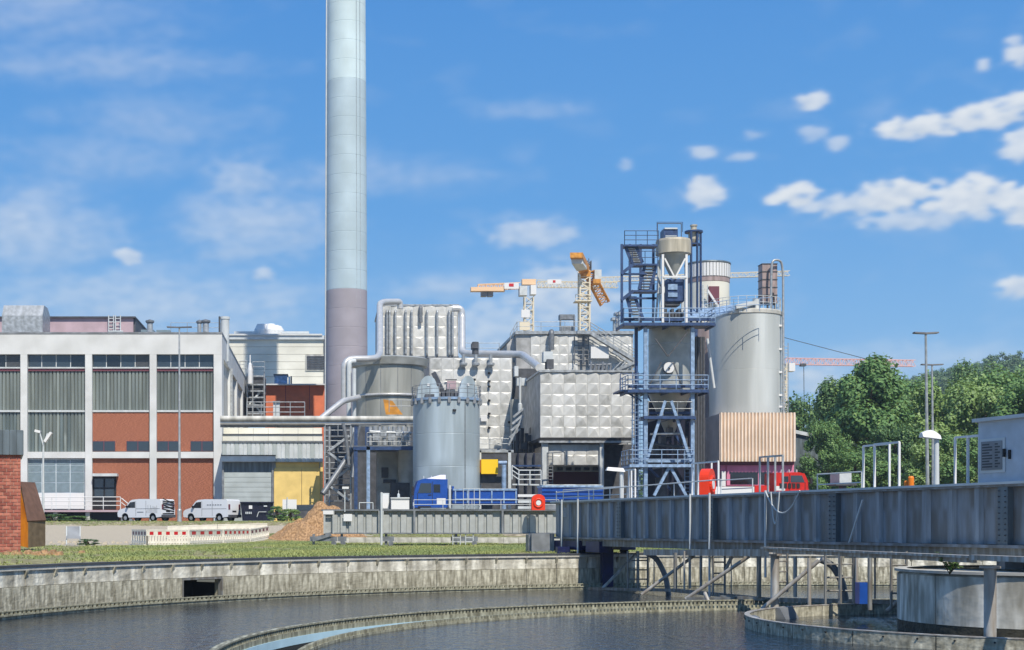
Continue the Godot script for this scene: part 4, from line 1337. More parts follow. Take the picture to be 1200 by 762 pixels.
	for q in [[502.0, 13.0], [548.5, 11.5]]:
		mb = MB.new()
		var w: float = q[1] * s
		var poly := PackedVector2Array([Vector2(-w, 0), Vector2(w, 0), Vector2(w * 0.9, 1.0)])
		for k in 9:
			var a := PI * k / 8
			poly.append(Vector2(cos(a) * w * 0.75, 1.0 + sin(a) * 0.9))
		poly.append(Vector2(-w * 0.9, 1.0))
		mb.extrude(poly, at(q[0], 467, zt - 0.9), Vector3(1, 0, 0), Vector3(0, 1, 0), Vector3(0, 0, -0.9))
		var hood := part("hatch_hood", mb, M.silo_blue, t)
		part("lamp_glass", slab(q[0] - 1.4, 449.5, q[0] + 1.4, 452.4, zt - 0.95, 0.05), M.white_clean, hood)
	mb = MB.new()
	for k in 5: mb.fbox(513 + k * 5, 467, 516.5 + k * 5, 461 - (k % 3) * 2.5, zt - 0.6, zt + 0.8)
	mb.beam(at(508, 437, zt + 0.4), at(522, 466, zt), 0.35, 0.35)
	mb.fbox(498, 466.5, 509, 462, zt - 1.2, zt - 0.4)
	mb.tube(at(530, 467, zt), at(530, 459, zt), 0.3)
	part("roof_gear", mb, M.darkgrey, t)
	# blue frame left of the silo
	F = 124.0
	t = thing("steel_platform", "dark blue steel frame with walkway under the round tank", "steel frame", at(455, 612, F))
	mb = MB.new()
	mb.fbox(414, 527.5, 484, 523.5, F, F + 0.5)
	part("beam", mb, M.steel_blue, t)
	mb = MB.new()
	mb.fbox(414, 527.5, 484, 523.5, F + 9, F + 9.5)
	part("beam", mb, M.steel_blue, t)
	for q in [[415.0, 4.0, F + 0.1], [429.5, 4.0, F], [415.0, 4.0, F + 9.1], [470.0, 4.0, F + 9.1]]:
		part("column", slab(q[0], 523 if q[0] > 420 else 500, q[0] + q[1], 612, q[2], 0.3), M.steel_blue if q[0] < 420 else M.steel_lightblue, t)
	part("upper_post", slab(428, 500, 432, 523.4, F + 0.05, 0.3), M.steel_blue, t)
	part("deck", slab(414, 522.6, 484, 523.4, F, 10), M.galv_dark, t)
	mb = MB.new()
	mb.rail([at(430, 523, F), at(484, 523, F)], 1.15, 3, 1.1, 0.035)
	part("railing", mb, M.galv, t)
	mb = MB.new()
	for k in 9: mb.tube(at(434 + k * 5.6, 522, F + 2 + (k % 3)), at(434 + k * 5.6, 500, F + 2 + (k % 3)), 0.16 + 0.05 * (k % 2))
	for k in 5: mb.fbox(437 + k * 9, 516 - (k % 2) * 5, 444 + k * 9, 509 - (k % 2) * 5, F + 1.6, F + 2.4)
	mb.tube(at(433, 506, F + 1.8), at(482, 508, F + 1.8), 0.14)
	part("valves", mb, M.galv, t)
	mb = MB.new()
	mb.fbox(442, 612, 468, 530, F + 5, F + 8)
	mb.tube(at(478, 612, F + 4), at(478, 528, F + 4), 0.9, 0.9, 20)
	part("dark_tank", mb, M.vessel, t)
	mb = MB.new()
	mb.fbox(447, 560, 455, 548, F + 4.8, F + 5.2)
	mb.fbox(449, 566, 464, 562, F + 4.7, F + 5.2)
	mb.fbox(458, 590, 480, 566, F + 3, F + 4.4)
	part("control_box", mb, M.darkgrey, t)
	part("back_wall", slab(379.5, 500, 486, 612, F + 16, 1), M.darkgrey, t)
	mb = MB.new()
	mb.rail([at(456, 483, 128.5), at(484, 483, 128.5)], 1.05, 2, 1.1, 0.035)
	part("tank_railing", mb, M.galv, t)
	mb = MB.new()
	mb.hexa([at(449, 468, 130), at(460, 470, 130), at(472, 486, 130), at(452, 486, 130), at(449, 468, 131.4), at(460, 470, 131.4), at(472, 486, 131.4), at(452, 486, 131.4)])
	solo("yellow_cover", mb, M.crane_yellow, "tilted yellow cover in front of the round tank", "cover")
	# stairs left of the frame
	t = thing("steel_stair", "zigzag grey steel stair between the garage and the blue frame", "stair", at(396, 612, 127))
	for k in 5:
		mb = MB.new()
		mb.fbox(381, 512 + k * 19.0, 411, 510.6 + k * 19.0, 127, 128.6)
		part("landing", mb, M.galv_dark, t)
	mb = MB.new()
	for k in 4:
		var x0 := 384.0 if k % 2 == 0 else 409.0
		mb.beam(at(x0, 529.6 + k * 19, 127.2), at(393.0 * 2.0 - x0 + 7, 511 + k * 19, 127.2), 0.9, 0.2)
	part("flight", mb, M.galv, t)
	mb = MB.new()
	for k in 5: mb.rail([at(381, 511 + k * 19.0, 127), at(411, 511 + k * 19.0, 127)], 1.0, 2, 0.9, 0.035)
	for x in [380.5, 386.0, 411.0]: mb.tube(at(x, 612, 127), at(x, 500, 127), 0.09)
	part("railing", mb, M.galv, t)
	t = thing("switch_cabinet", "upright pale cabinet standing right of the dark tank base", "cabinet", at(451, 598, 110))
	part("case", slab(445.8, 578, 456, 598, 104, 0.6), M.lightgrey, t)
	part("door_line", slab(447.0, 580, 455, 596, 103.95, 0.06), M.white_clean, t)
	t = thing("white_cabinet", "low white cabinet beside the blue truck's cab", "cabinet", at(469, 598, 103))
	part("case", slab(458.5, 584.0, 479.5, 598.0, 103, 0.8), M.white_clean, t)
	part("lid", slab(458.0, 583.0, 480.0, 584.4, 102.9, 1.0), M.lightgrey, t)
	mb = MB.new()
	mb.lathe(at(467, 583, 103.3), [[0.1, 0], [0.1, 0.2], [0.02, 0.3], [0.02, 0.5]], 8)
	part("knob", mb, M.lightgrey, t)

# ---------------------------------------------------------------- the blue tower
func make_tower() -> void:
	var mb: MB
	var F := 117.0
	var B := 124.0
	var t := thing("blue_tower", "tall blue steel frame tower with platforms, braces and caged ladders", "steel tower", at(785, 600, F))
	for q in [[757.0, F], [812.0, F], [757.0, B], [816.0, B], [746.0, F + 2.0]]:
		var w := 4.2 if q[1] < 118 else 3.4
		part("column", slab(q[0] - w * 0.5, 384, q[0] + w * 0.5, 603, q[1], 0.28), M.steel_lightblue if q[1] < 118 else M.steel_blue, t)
	# decks: y, x0, x1, depth
	for q in [[378.0, 731.0, 838.0], [456.5, 736.0, 830.0], [487.5, 755.0, 815.0], [544.0, 738.0, 813.0]]:
		var d := part("deck", slab(q[1], q[0], q[2], q[0] + 1.0, F - 0.3, 3.4), M.galv_dark, t)
		mb = MB.new()
		mb.fbox(q[1], q[0] + 3.6, q[2], q[0] + 0.2, F - 0.4, F - 0.25)
		mb.fbox(q[1], q[0] - 2.0, q[2], q[0] - 5.0, F + 1.5, F + 1.7)
		for k in 5:
			var x: float = lerpf(q[1], q[2], k / 4.0)
			mb.beam(at(x, q[0] + 3.0, F - 0.2), at(x, q[0] + 3.0, F - 0.2) + Vector3(0, 0, -3.0), 0.12, 0.2)
		part("edge_beam", mb, M.steel_blue if q[0] != 544.0 else M.steel_lightblue, t)
	for q in [[378.0, 731.0, 838.0], [456.5, 736.0, 830.0], [544.0, 738.0, 813.0]]:
		mb = MB.new()
		mb.rail([at(q[1], q[0], F - 0.3), at(q[2], q[0], F - 0.3), at(q[2], q[0], F - 0.3) + Vector3(0, 0, -3.2)], 1.15, 3, 1.2, 0.035)
		mb.rail([at(q[1], q[0], F - 0.3), at(q[1], q[0], F - 0.3) + Vector3(0, 0, -3.2)], 1.15, 3, 1.2, 0.035)
		part("railing", mb, M.steel_lightblue, t)
	mb = MB.new()
	mb.rail([at(760, 487, F), at(811, 487, F)], 1.1, 2, 1.2, 0.03)
	mb.tube(at(762, 508.8, F + 0.6), at(797, 508.2, F + 0.6), 0.1)
	part("inner_railing", mb, M.galv, t)
	# braces
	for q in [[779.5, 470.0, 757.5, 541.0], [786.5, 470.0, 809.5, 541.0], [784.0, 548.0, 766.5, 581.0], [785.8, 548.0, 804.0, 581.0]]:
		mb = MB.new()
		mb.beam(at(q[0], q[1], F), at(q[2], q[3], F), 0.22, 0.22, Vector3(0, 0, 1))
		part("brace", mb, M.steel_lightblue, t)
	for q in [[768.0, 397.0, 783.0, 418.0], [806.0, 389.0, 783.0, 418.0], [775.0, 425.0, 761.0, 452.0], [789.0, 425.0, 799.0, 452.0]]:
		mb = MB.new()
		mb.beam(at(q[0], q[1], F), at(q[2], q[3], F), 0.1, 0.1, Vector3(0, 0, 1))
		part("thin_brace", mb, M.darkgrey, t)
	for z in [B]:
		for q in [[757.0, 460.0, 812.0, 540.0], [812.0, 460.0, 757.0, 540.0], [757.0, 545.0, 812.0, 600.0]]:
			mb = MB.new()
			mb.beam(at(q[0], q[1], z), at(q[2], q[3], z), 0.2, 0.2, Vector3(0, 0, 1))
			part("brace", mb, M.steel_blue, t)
	# caged ladders on the left, ladder on the lower right
	mb = MB.new()
	for x in [744.5, 751.0]: mb.ladder(at(x, 603, F + 1.0), at(x, 436, F + 1.0), Vector3(0.42, 0, 0), 0.04)
	mb.ladder(at(805.5, 603, F + 0.8), at(805.5, 528, F + 0.8), Vector3(0.42, 0, 0), 0.04)
	part("ladder", mb, M.steel_lightblue, t)
	mb = MB.new()
	for k in 14:
		var c := at(744.5, 574 - k * 9.0, F + 0.9)
		for j in 6:
			var a0 := PI * j / 6
			var a1 := PI * (j + 1) / 6
			mb.tube(c + Vector3(cos(a0) * 0.36, 0, sin(a0) * 0.7), c + Vector3(cos(a1) * 0.36, 0, sin(a1) * 0.7), 0.025, 0.025, 5, false)
	for j in 4:
		var a := PI * (j + 0.5) / 4
		mb.tube(at(744.5, 574, F + 0.9) + Vector3(cos(a) * 0.36, 0, sin(a) * 0.7), at(744.5, 457, F + 0.9) + Vector3(cos(a) * 0.36, 0, sin(a) * 0.7), 0.02, 0.02, 5, false)
	part("ladder_cage", mb, M.steel_lightblue, t)
	# side balcony on the left at the ladder
	mb = MB.new()
	mb.fbox(727, 458.6, 757, 456.6, F + 0.5, F + 3.5)
	mb.rail([at(727, 457, F + 0.5), at(757, 457, F + 0.5)], 1.3, 3, 1.0, 0.035)
	mb.beam(at(730, 458, F + 0.6), at(752, 470, F + 0.6), 0.12)
	part("side_balcony", mb, M.steel_blue, t)
	part("dark_wall", slab(755, 470, 822, 603, B + 1.5, 0.5), M.navy, t)
	mb = MB.new()
	for k in 4: mb.tube(at(815 + k * 3.2, 590, F + 3 + k * 0.4), at(815 + k * 3.2, 395, F + 3 + k * 0.4), 0.13)
	for k in 5: mb.fbox(766 + k * 8.5, 532 - (k % 3) * 10, 772 + k * 8.5, 521 - (k % 3) * 10, F + 2.4, F + 3.4)
	mb.tube(at(760, 520, F + 2), at(810, 526, F + 2), 0.12)
	mb.tube(at(775, 598, F + 2), at(775, 560, F + 2), 0.5, 0.5, 16)
	mb.tube(at(792, 598, F + 2.4), at(792, 566, F + 2.4), 0.4, 0.4, 16)
	part("pipework", mb, M.darkgrey, t)
	# vessel hanging in the tower
	var s := 120.5 / LENS
	var c := at(785, 470, 120.5)
	var yo := func(py: float) -> float: return (470.0 - py) * s
	t = thing("tower_vessel", "grey vessel with cone bottom and round white manhole inside the blue tower", "vessel", c)
	mb = MB.new()
	mb.lathe(c, [[3.5 * s, yo.call(512)], [24.5 * s, yo.call(462)], [24.5 * s, yo.call(386)], [22 * s, yo.call(382.5)], [0, yo.call(381)]], 48)
	part("shell", mb, M.vessel, t)
	mb = MB.new()
	for r in [24.6, 24.6]:
		pass
	for y in [405.0, 448.0]: mb.lathe(c, [[24.4 * s, yo.call(y + 0.6)], [24.9 * s, yo.call(y + 0.4)], [24.9 * s, yo.call(y - 0.4)], [24.4 * s, yo.call(y - 0.6)]], 48)
	part("weld_ring", mb, M.galv, t)
	var mh := at(783.3, 431.3, 120.5 - 24.5 * s - 0.02)
	mb = MB.new()
	mb.tube(mh + Vector3(0, 0, -0.1), mh + Vector3(0, 0, 0.18), 0.47, 0.47, 28)
	part("manhole_neck", mb, M.darkgrey, t)
	mb = MB.new()
	mb.tube(mh + Vector3(0, 0, 0.18), mh + Vector3(0, 0, 0.26), 0.45, 0.43, 28)
	mb.tube(mh + Vector3(0, 0, 0.26), mh + Vector3(0, 0, 0.3), 0.12, 0.1, 12)
	var lid := part("manhole_lid", mb, M.white_clean, t)
	mb = MB.new()
	mb.box(mh + Vector3(-0.05, -0.16, 0.3), mh + Vector3(0.05, -0.02, 0.36))
	part("handle", mb, M.dark, lid)
	# upper stair tower
	t = thing("upper_stair", "blue zigzag stair frame on top of the tower's left side", "stair", at(750, 378, 117))
	var D := 121.0
	for q in [[729.0, F], [738.5, D], [766.0, D], [751.0, D + 1.0]]: part("post", slab(q[0] - 1.3, 286, q[0] + 1.3, 378, q[1], 0.2), M.steel_blue, t)
	for y in [286.5, 309.0, 320.0, 340.0, 348.5]:
		mb = MB.new()
		if y == 309.0 or y == 340.0:
			mb.fbox(741, y + 2, 771, y, F, F + 1.1)
			mb.beam(at(728, y + 12, F), at(742, y + 1, F), 0.22, 0.25, Vector3(0, 0, 1))
		elif y == 286.5:
			mb.fbox(731, y + 2.2, 771, y, F, F + 1.2)
		else:
			mb.fbox(728, y + 1.6, 758, y, F + 0.1, F + 0.3)
			mb.fbox(728, y + 2, 770, y, D, D + 0.2)
		part("landing", mb, M.steel_blue, t)
	for q in [[733.0, 289.0, 741.0, 309.0], [745.0, 288.0, 753.0, 308.0], [755.5, 312.0, 749.0, 339.0], [769.0, 312.0, 762.0, 339.0], [735.0, 350.0, 740.0, 368.0], [744.0, 348.0, 754.0, 375.0]]:
		mb = MB.new()
		mb.beam(at(q[0], q[1], F + 0.4), at(q[2], q[3], F + 0.4), 0.14, 0.24, Vector3(0, 0, 1))
		part("stringer", mb, M.steel_blue, t)
	mb = MB.new()
	for f in [[733.0, 289.0, 741.0, 309.0, 12.0], [755.5, 312.0, 749.0, 339.0, 13.3], [735.0, 348.0, 744.0, 375.0, 9.5]]:
		for k in 9:
			var a := at(lerpf(f[0], f[2], k / 8.0), lerpf(f[1], f[3], k / 8.0), F + 0.35)
			mb.box(a, a + Vector3(f[4] * F / LENS, 0.05, -0.7))
	part("tread", mb, M.galv, t)
	mb = MB.new()
	mb.rail([at(732, 286.5, F), at(772, 286.5, F)], 1.1, 3, 1.0, 0.03)
	mb.rail([at(732, 286.5, F), at(732, 286.5, F + 3)], 1.1, 3, 1.0, 0.03)
	mb.rail([at(741, 309, F), at(771, 309, F)], 1.0, 2, 1.0, 0.03)
	mb.rail([at(738, 340, F), at(771, 340, F)], 1.0, 2, 1.0, 0.03)
	mb.rail([at(770, 272, F + 1), at(800, 272, F + 1)], 0.8, 1, 2.0, 0.025)
	part("railing", mb, M.steel_blue, t)
	# hopper on legs
	s = 119.5 / LENS
	c = at(789, 378, 119.5)
	yo = func(py: float) -> float: return (378.0 - py) * s
	t = thing("hopper", "beige round hopper with steep cone standing on pale legs", "hopper", c)
	mb = MB.new()
	mb.lathe(c, [[20.3 * s, yo.call(298.5)], [20.3 * s, yo.call(284)], [19.5 * s, yo.call(281.5)], [0, yo.call(279)]], 48)
	part("drum", mb, M.hopper, t)
	mb = MB.new()
	mb.lathe(c, [[3.0 * s, yo.call(326)], [15.5 * s, yo.call(299)], [20.3 * s, yo.call(298.4)]], 48)
	mb.lathe(c, [[3.0 * s, yo.call(334)], [3.0 * s, yo.call(326)]], 20)
	part("cone", mb, M.vessel, t)
	for q in [[777.0, 118.2], [804.7, 118.2], [777.5, 121.0], [804.2, 121.0]]: part("leg", slab(q[0] - 1.3, 298, q[0] + 1.3, 378, q[1], 0.2), M.white_clean, t)
	mb = MB.new()
	mb.beam(at(779, 303, 118.2), at(790, 324, 118.2), 0.12, 0.12, Vector3(0, 0, 1))
	mb.beam(at(803, 303, 118.2), at(792, 324, 118.2), 0.12, 0.12, Vector3(0, 0, 1))
	mb.beam(at(777, 324.6, 118.2), at(805, 324.6, 118.2), 0.14, 0.14)
	part("leg_brace", mb, M.white_clean, t)
	mb = MB.new()
	mb.fbox(778, 280, 794.5, 268.5, 118.9, 120.2)
	part("top_motor", mb, M.steel_blue, t)
	mb = MB.new()
	mb.fbox(780, 279, 793, 276, 118.8, 118.9)
	mb.fbox(779, 268.4, 794, 266.8, 118.8, 120.0)
	part("motor_cover", mb, M.lightgrey, t)
	mb = MB.new()
	for x in [770.5, 798.5]: mb.tube(at(x, 283, 119), at(x, 262, 119), 0.035, 0.035, 6)
	mb.tube(at(770.5, 262, 119), at(798.5, 262, 119), 0.035, 0.035, 6)
	part("top_frame", mb, M.darkgrey, t)
	# blue mill under the hopper
	t = thing("blue_mill", "dark blue machine block below the hopper's cone", "machine", at(788, 378, 119))
	mb = MB.new()
	mb.bevel(at(781, 354, 118.6), at(796, 331, 120.4), 0.1)
	part("case", mb, M.steel_blue, t)
	part("hatch", slab(783, 333, 794, 339.5, 118.5, 0.14), M.steel_lightblue, t)
	part("hatch", slab(783, 343, 794, 348.0, 118.5, 0.14), M.steel_lightblue, t)
	mb = MB.new()
	mb.fbox(780, 358, 797, 354.4, 118.8, 120.4)
	for k in 6: mb.fbox(779 + k * 4, 376, 782 + k * 4, 362 + (k % 2) * 4, 119, 120)
	mb.tube(at(776, 368, 119.2), at(802, 368, 119.2), 0.16)
	part("base_gear", mb, M.darkgrey, t)
	mb = MB.new()
	for k in 6: mb.tube(at(799 + k * 1.0, 372, 119.5 + k * 0.5), at(799 + k * 1.0, 330 + k * 3, 119.5 + k * 0.5), 0.05)
	mb.fbox(771, 340, 776, 333, 120.5, 121)
	mb.fbox(774, 343, 779, 336, 118.4, 119)
	part("cabling", mb, M.lightgrey, t)
	# filter on tall thin posts
	s = 121.0 / LENS
	c = at(813, 378, 121)
	yo = func(py: float) -> float: return (378.0 - py) * s
	t = thing("top_filter", "pale round filter head on thin dark blue posts right of the hopper", "filter", c)
	mb = MB.new()
	mb.lathe(c, [[0.25, yo.call(287)], [6.2 * s, yo.call(281)], [6.2 * s, yo.call(270)], [3.4 * s, yo.call(269)], [3.4 * s, yo.call(265.5)], [4.2 * s, yo.call(265.3)], [4.2 * s, yo.call(263.8)], [0, yo.call(263.5)]], 24)
	part("head", mb, M.hopper, t)
	mb = MB.new()
	mb.lathe(c, [[6.4 * s, yo.call(273)], [10.5 * s, yo.call(273)], [10.5 * s, yo.call(271)], [6.4 * s, yo.call(271)]], 24)
	part("collar", mb, M.steel_blue, t)
	mb = MB.new()
	mb.lathe(c, [[6.4 * s, yo.call(287.5)], [8.6 * s, yo.call(287.5)], [8.6 * s, yo.call(286)], [6.4 * s, yo.call(286)]], 24)
	part("collar", mb, M.steel_blue, t)
	for q in [[810.0, 119.8], [817.2, 120.5], [821.2, 121.5]]:
		mb = MB.new()
		mb.tube(at(q[0], 378, q[1]), at(q[0], 271, q[1]), 0.1, 0.1, 8)
		part("post", mb, M.steel_blue, t)
	mb = MB.new()
	for x in [821.5, 826.5]: mb.ladder(at(x, 362, 123), at(x, 334, 123), Vector3(0.4, 0, 0), 0.04)
	part("ladder", mb, M.lightgrey, t)
	mb = MB.new()
	mb.pipe([at(768.5, 376, 119.4), at(771.5, 340, 119.4), at(771.5, 305, 119.4)], 0.09, 8, 0.3)
	mb.pipe([at(773.5, 376, 119.4), at(773.5, 300, 119.4)], 0.07, 8)
	solo("riser_pipe", mb, M.lightgrey, "two thin pale riser pipes between upper stair and hopper legs", "pipe")
	# bridge of pipes from tower to the big tank
	mb = MB.new()
	for k in 4: mb.pipe([at(800, 374 - k * 2.6, 119 + k * 0.5), at(836, 371 - k * 2.4, 121 + k * 0.5), at(858, 363 - k, 124)], 0.22, 8, 0.5)
	solo("pipe_bundle", mb, M.steel_lightblue, "bundle of bluish pipes crossing from tower deck to the big tank", "pipes")
	mb = MB.new()
	mb.rail([at(826, 372, 119), at(860, 366, 123), at(905, 364, 124)], 1.1, 2, 1.4, 0.03)
	solo("tank_railing", mb, M.steel_lightblue, "pale blue railing along the walkway onto the big tank", "railing")

# ---------------------------------------------------------------- tanks and sheds on the right
func make_plant_right() -> void:
	var mb: MB
	var zt := 129.0
	var s := zt / LENS
	var c := at(873.5, 484, zt)
	var yo := func(py: float) -> float: return (484.0 - py) * s
	var t := thing("big_tank", "big smooth pale grey tank standing behind the tan ribbed box", "tank", c)
	var e := [540.0, 436.5, 372.5]
	for k in 2:
		for j in 8:
			mb = MB.new()
			mb.lathe(c, [[41.0 * s - 0.01, yo.call(e[k]) + 0.0], [41.0 * s, yo.call(e[k]) + 0.03], [41.0 * s, yo.call(e[k + 1]) - 0.03], [41.0 * s - 0.01, yo.call(e[k + 1])]], 10, j * TAU / 8 + k * 0.3 + 0.001, (j + 1) * TAU / 8 + k * 0.3 - 0.001)
			part("shell_plate", mb, M.tank_light, t)
	mb = MB.new()
	mb.lathe(c, [[41.0 * s, yo.call(372.5)], [42.0 * s, yo.call(372.2)], [42.0 * s, yo.call(368.5)], [40.5 * s, yo.call(367)], [0, yo.call(365)]], 64)
	part("roof", mb, M.offwhite, t)
	mb = MB.new()
	for k in 26:
		var a := TAU * k / 26
		var a2 := TAU * (k + 1) / 26
		var p := c + Vector3(sin(a), 0, cos(a)) * 39.5 * s + Vector3(0, yo.call(367), 0)
		var p2 := c + Vector3(sin(a2), 0, cos(a2)) * 39.5 * s + Vector3(0, yo.call(367), 0)
		mb.tube(p, p + Vector3(0, 1.1, 0), 0.028, 0.028, 6)
		for h in [0.55, 1.1]: mb.tube(p + Vector3(0, h, 0), p2 + Vector3(0, h, 0), 0.024, 0.024, 5, false)
	part("railing", mb, M.lightgrey, t)
	mb = MB.new()
	mb.pipe([at(903.5, 366, 126.6), at(904, 320, 126.6), at(905, 304.5, 126.6), at(915.5, 305, 126.8), at(917.8, 320, 127), at(918.3, 486, 127)], 0.1, 10, 0.5)
	part("swan_pipe", mb, M.galv, t)
	mb = MB.new()
	for y in [381.5, 409, 436, 463.0, 476.5]: mb.fbox(911.5, y + 1.2, 918.5, y - 1.0, 127.0, 127.9)
	part("pipe_clamp", mb, M.white_clean, t)
	mb = MB.new()
	mb.ladder(at(921, 486, 128), at(921, 402, 128), Vector3(0.4, 0, 0), 0.035)
	part("ladder", mb, M.galv, t)
	t = thing("brown_stack", "brownish grey square filter stack on the big tank's roof", "filter stack", at(899.5, 366, 128))
	for k in 5: part("section", slab(893.5, 309.5 + k * 9.2, 911, 318.2 + k * 9.2, 127.2, 1.2), M.brown_stack, t)
	mb = MB.new()
	for k in 6: mb.fbox(893, 309.5 + k * 9.2, 911.5, 308.6 + k * 9.2, 127.15, 128.4)
	part("flange", mb, M.darkgrey, t)
	for x in [889.5, 899, 908]: part("leg", slab(x, 354, x + 1.8, 367, 127.3, 0.15), M.darkgrey, t)
	mb = MB.new()
	mb.hexa([at(903, 352, 127), at(908, 352, 127), at(907, 343, 127), at(904, 343, 127), at(903, 352, 127.1), at(908, 352, 127.1), at(907, 343, 127.1), at(904, 343, 127.1)])
	part("cowl", mb, M.dark, t)
	mb = MB.new()
	for k in 4: mb.fbox(866 + k * 6, 366, 870 + k * 6, 358 + (k % 2) * 4, 126 + k * 0.2, 127 + k * 0.2)
	mb.beam(at(862, 360, 126), at(886, 355, 126), 0.5, 0.35)
	mb.tube(at(886, 366, 126.5), at(886, 350, 126.5), 0.3)
	solo("roof_gear", mb, M.lightgrey, "clutter of pale machinery on the big tank's roof", "machinery")
	# darker tank between tower and big tank
	zt = 136.0
	s = zt / LENS
	c = at(832, 490, zt)
	yo = func(py: float) -> float: return (490.0 - py) * s
	t = thing("shaded_tank", "dark brownish tank in the gap between tower and big tank", "tank", c)
	mb = MB.new()
	mb.lathe(c, [[26 * s, yo.call(612)], [26 * s, yo.call(384)], [0, yo.call(382)]], 40)
	part("shell", mb, M.brown_stack, t)
	mb = MB.new()
	mb.tube(at(829, 397, 126), at(837, 455, 126), 0.12)
	part("diagonal_pipe", mb, M.lightgrey, t)
	# white round head house
	zt = 152.0
	s = zt / LENS
	c = at(829, 390, zt)
	yo = func(py: float) -> float: return (390.0 - py) * s
	t = thing("round_head_house", "white round head house with ribbed band and maroon door", "round building", c)
	mb = MB.new()
	mb.lathe(c, [[25 * s, yo.call(612)], [25 * s, yo.call(331)]], 48)
	part("wall", mb, M.cream, t)
	mb = MB.new()
	mb.lathe(c, [[24.6 * s, yo.call(334)], [25.4 * s, yo.call(333)], [25.4 * s, yo.call(327.5)]], 48)
	part("window_band", mb, M.brown_stack, t)
	for k in 44:
		mb = MB.new()
		var a0 := TAU * k / 44
		mb.lathe(c, [[25.0 * s, yo.call(327.5)], [26.2 * s, yo.call(327.2)], [26.2 * s, yo.call(312)], [25.0 * s, yo.call(311.8)]], 1, a0, a0 + TAU / 44 * 0.8)
		part("rib", mb, M.white_clean, t)
	mb = MB.new()
	mb.lathe(c, [[25.1 * s, yo.call(328)], [25.1 * s, yo.call(311)]], 48)
	part("band", mb, M.cream, t)
	mb = MB.new()
	mb.lathe(c, [[26.4 * s, yo.call(311.8)], [26.8 * s, yo.call(311)], [26.4 * s, yo.call(309.5)], [0, yo.call(307.5)]], 48)
	part("roof", mb, M.fascia, t)
	part("maroon_door", slab(831, 335.5, 843, 356, zt - 25 * s - 0.3, 1.6), M.maroon, t)
	mb = MB.new()
	mb.beam(at(829, 340, zt - 2.8), at(842, 360, zt - 2.8), 0.2)
	part("brace", mb, M.white_clean, t)
	# tan ribbed box on a pink ground floor
	var F := 121.0
	t = thing("ribbed_box", "tan vertically ribbed box building over a pink framed ground floor", "building", at(888, 612, F))
	part("body", slab(844, 486, 932.6, 540, F + 0.25, 7), M.tan_side, t)
	part("side_wall", slab(843.2, 485, 846, 540, F + 0.1, 7.2), M.tan_side, t)
	var n := 22
	var a := at(843.5, 541.0, F)
	var b := at(933.3, 483.5, F)
	var pw := (b.x - a.x) / n
	var h := b.y - a.y
	var pm := MB.new()
	pm.hexa([Vector3(0.0, 0, -0.22), Vector3(pw, 0, -0.22), Vector3(pw, h, -0.22), Vector3(0.0, h, -0.22), Vector3(0.09, 0, 0.02), Vector3(pw - 0.09, 0, 0.02), Vector3(pw - 0.09, h, 0.02), Vector3(0.09, h, 0.02)])
	var sh := pm.mesh(Vector3.ZERO)
	for k in n: piece("rib_sheet", sh, M.rib_tan, t, Transform3D(Basis(), Vector3(a.x + pw * k, a.y, a.z) - t.position))
	part("ground_floor", slab(845, 540.6, 930.5, 612, F + 1.0, 6.5), M.pink, t)
	part("maroon_strip", slab(844.5, 541.2, 931, 545.0, F + 0.6, 0.5), M.maroon, t)
	var w := part("window", slab(852, 545.5, 925, 569, F + 0.8, 0.3), M.pink, t)
	for q in [[856.0, 888.5], [890.0, 903.0]]: part("pane", slab(q[0], 553.5, q[1], 567.8, F + 0.76, 0.1), M.glass_dark, w)
	part("white_panel", slab(846, 552.5, 850.5, 570, F + 0.7, 0.3), M.white_clean, t)
	# small grey building behind the tree
	t = thing("grey_shed", "low grey building with pale sloping roof edge left of the big tree", "shed", at(945, 600, 150))
	mb = MB.new()
	mb.extrude(PackedVector2Array([Vector2(-3, -6), Vector2(4.5, -6), Vector2(4.5, 2.6), Vector2(-3, 4.2)]), at(948, 552, 150), Vector3(1, 0, 0), Vector3(0, 1, 0), Vector3(0, 0, -12))
	part("wall", mb, M.fascia, t)
	mb = MB.new()
	mb.extrude(PackedVector2Array([Vector2(-3.4, 4.3), Vector2(5.0, 2.5), Vector2(5.0, 2.8), Vector2(-3.4, 4.7)]), at(948, 552, 149.7), Vector3(1, 0, 0), Vector3(0, 1, 0), Vector3(0, 0, -12.6))
	part("roof", mb, M.lightgrey, t)

# ---------------------------------------------------------------- tower cranes beyond the plant
func lattice(mb: MB, p: Vector3, q: Vector3, w: Vector3, u: Vector3, n: int, r: float) -> void:   # a square truss from p to q
	var cs := [w + u, w - u, -w - u, -w + u]
	for c in cs: mb.beam(p + c, q + c, r * 2.0, r * 2.0)
	for k in n:
		for j in 4:
			var a: Vector3 = p.lerp(q, float(k) / n) + (cs[j] if k % 2 == 0 else cs[(j + 1) % 4])
			var b: Vector3 = p.lerp(q, float(k + 1) / n) + (cs[(j + 1) % 4] if k % 2 == 0 else cs[j])
			mb.beam(a, b, r * 1.3, r * 1.3)
			mb.beam(p.lerp(q, float(k) / n) + cs[j], p.lerp(q, float(k) / n) + cs[(j + 1) % 4], r * 1.3, r * 1.3)

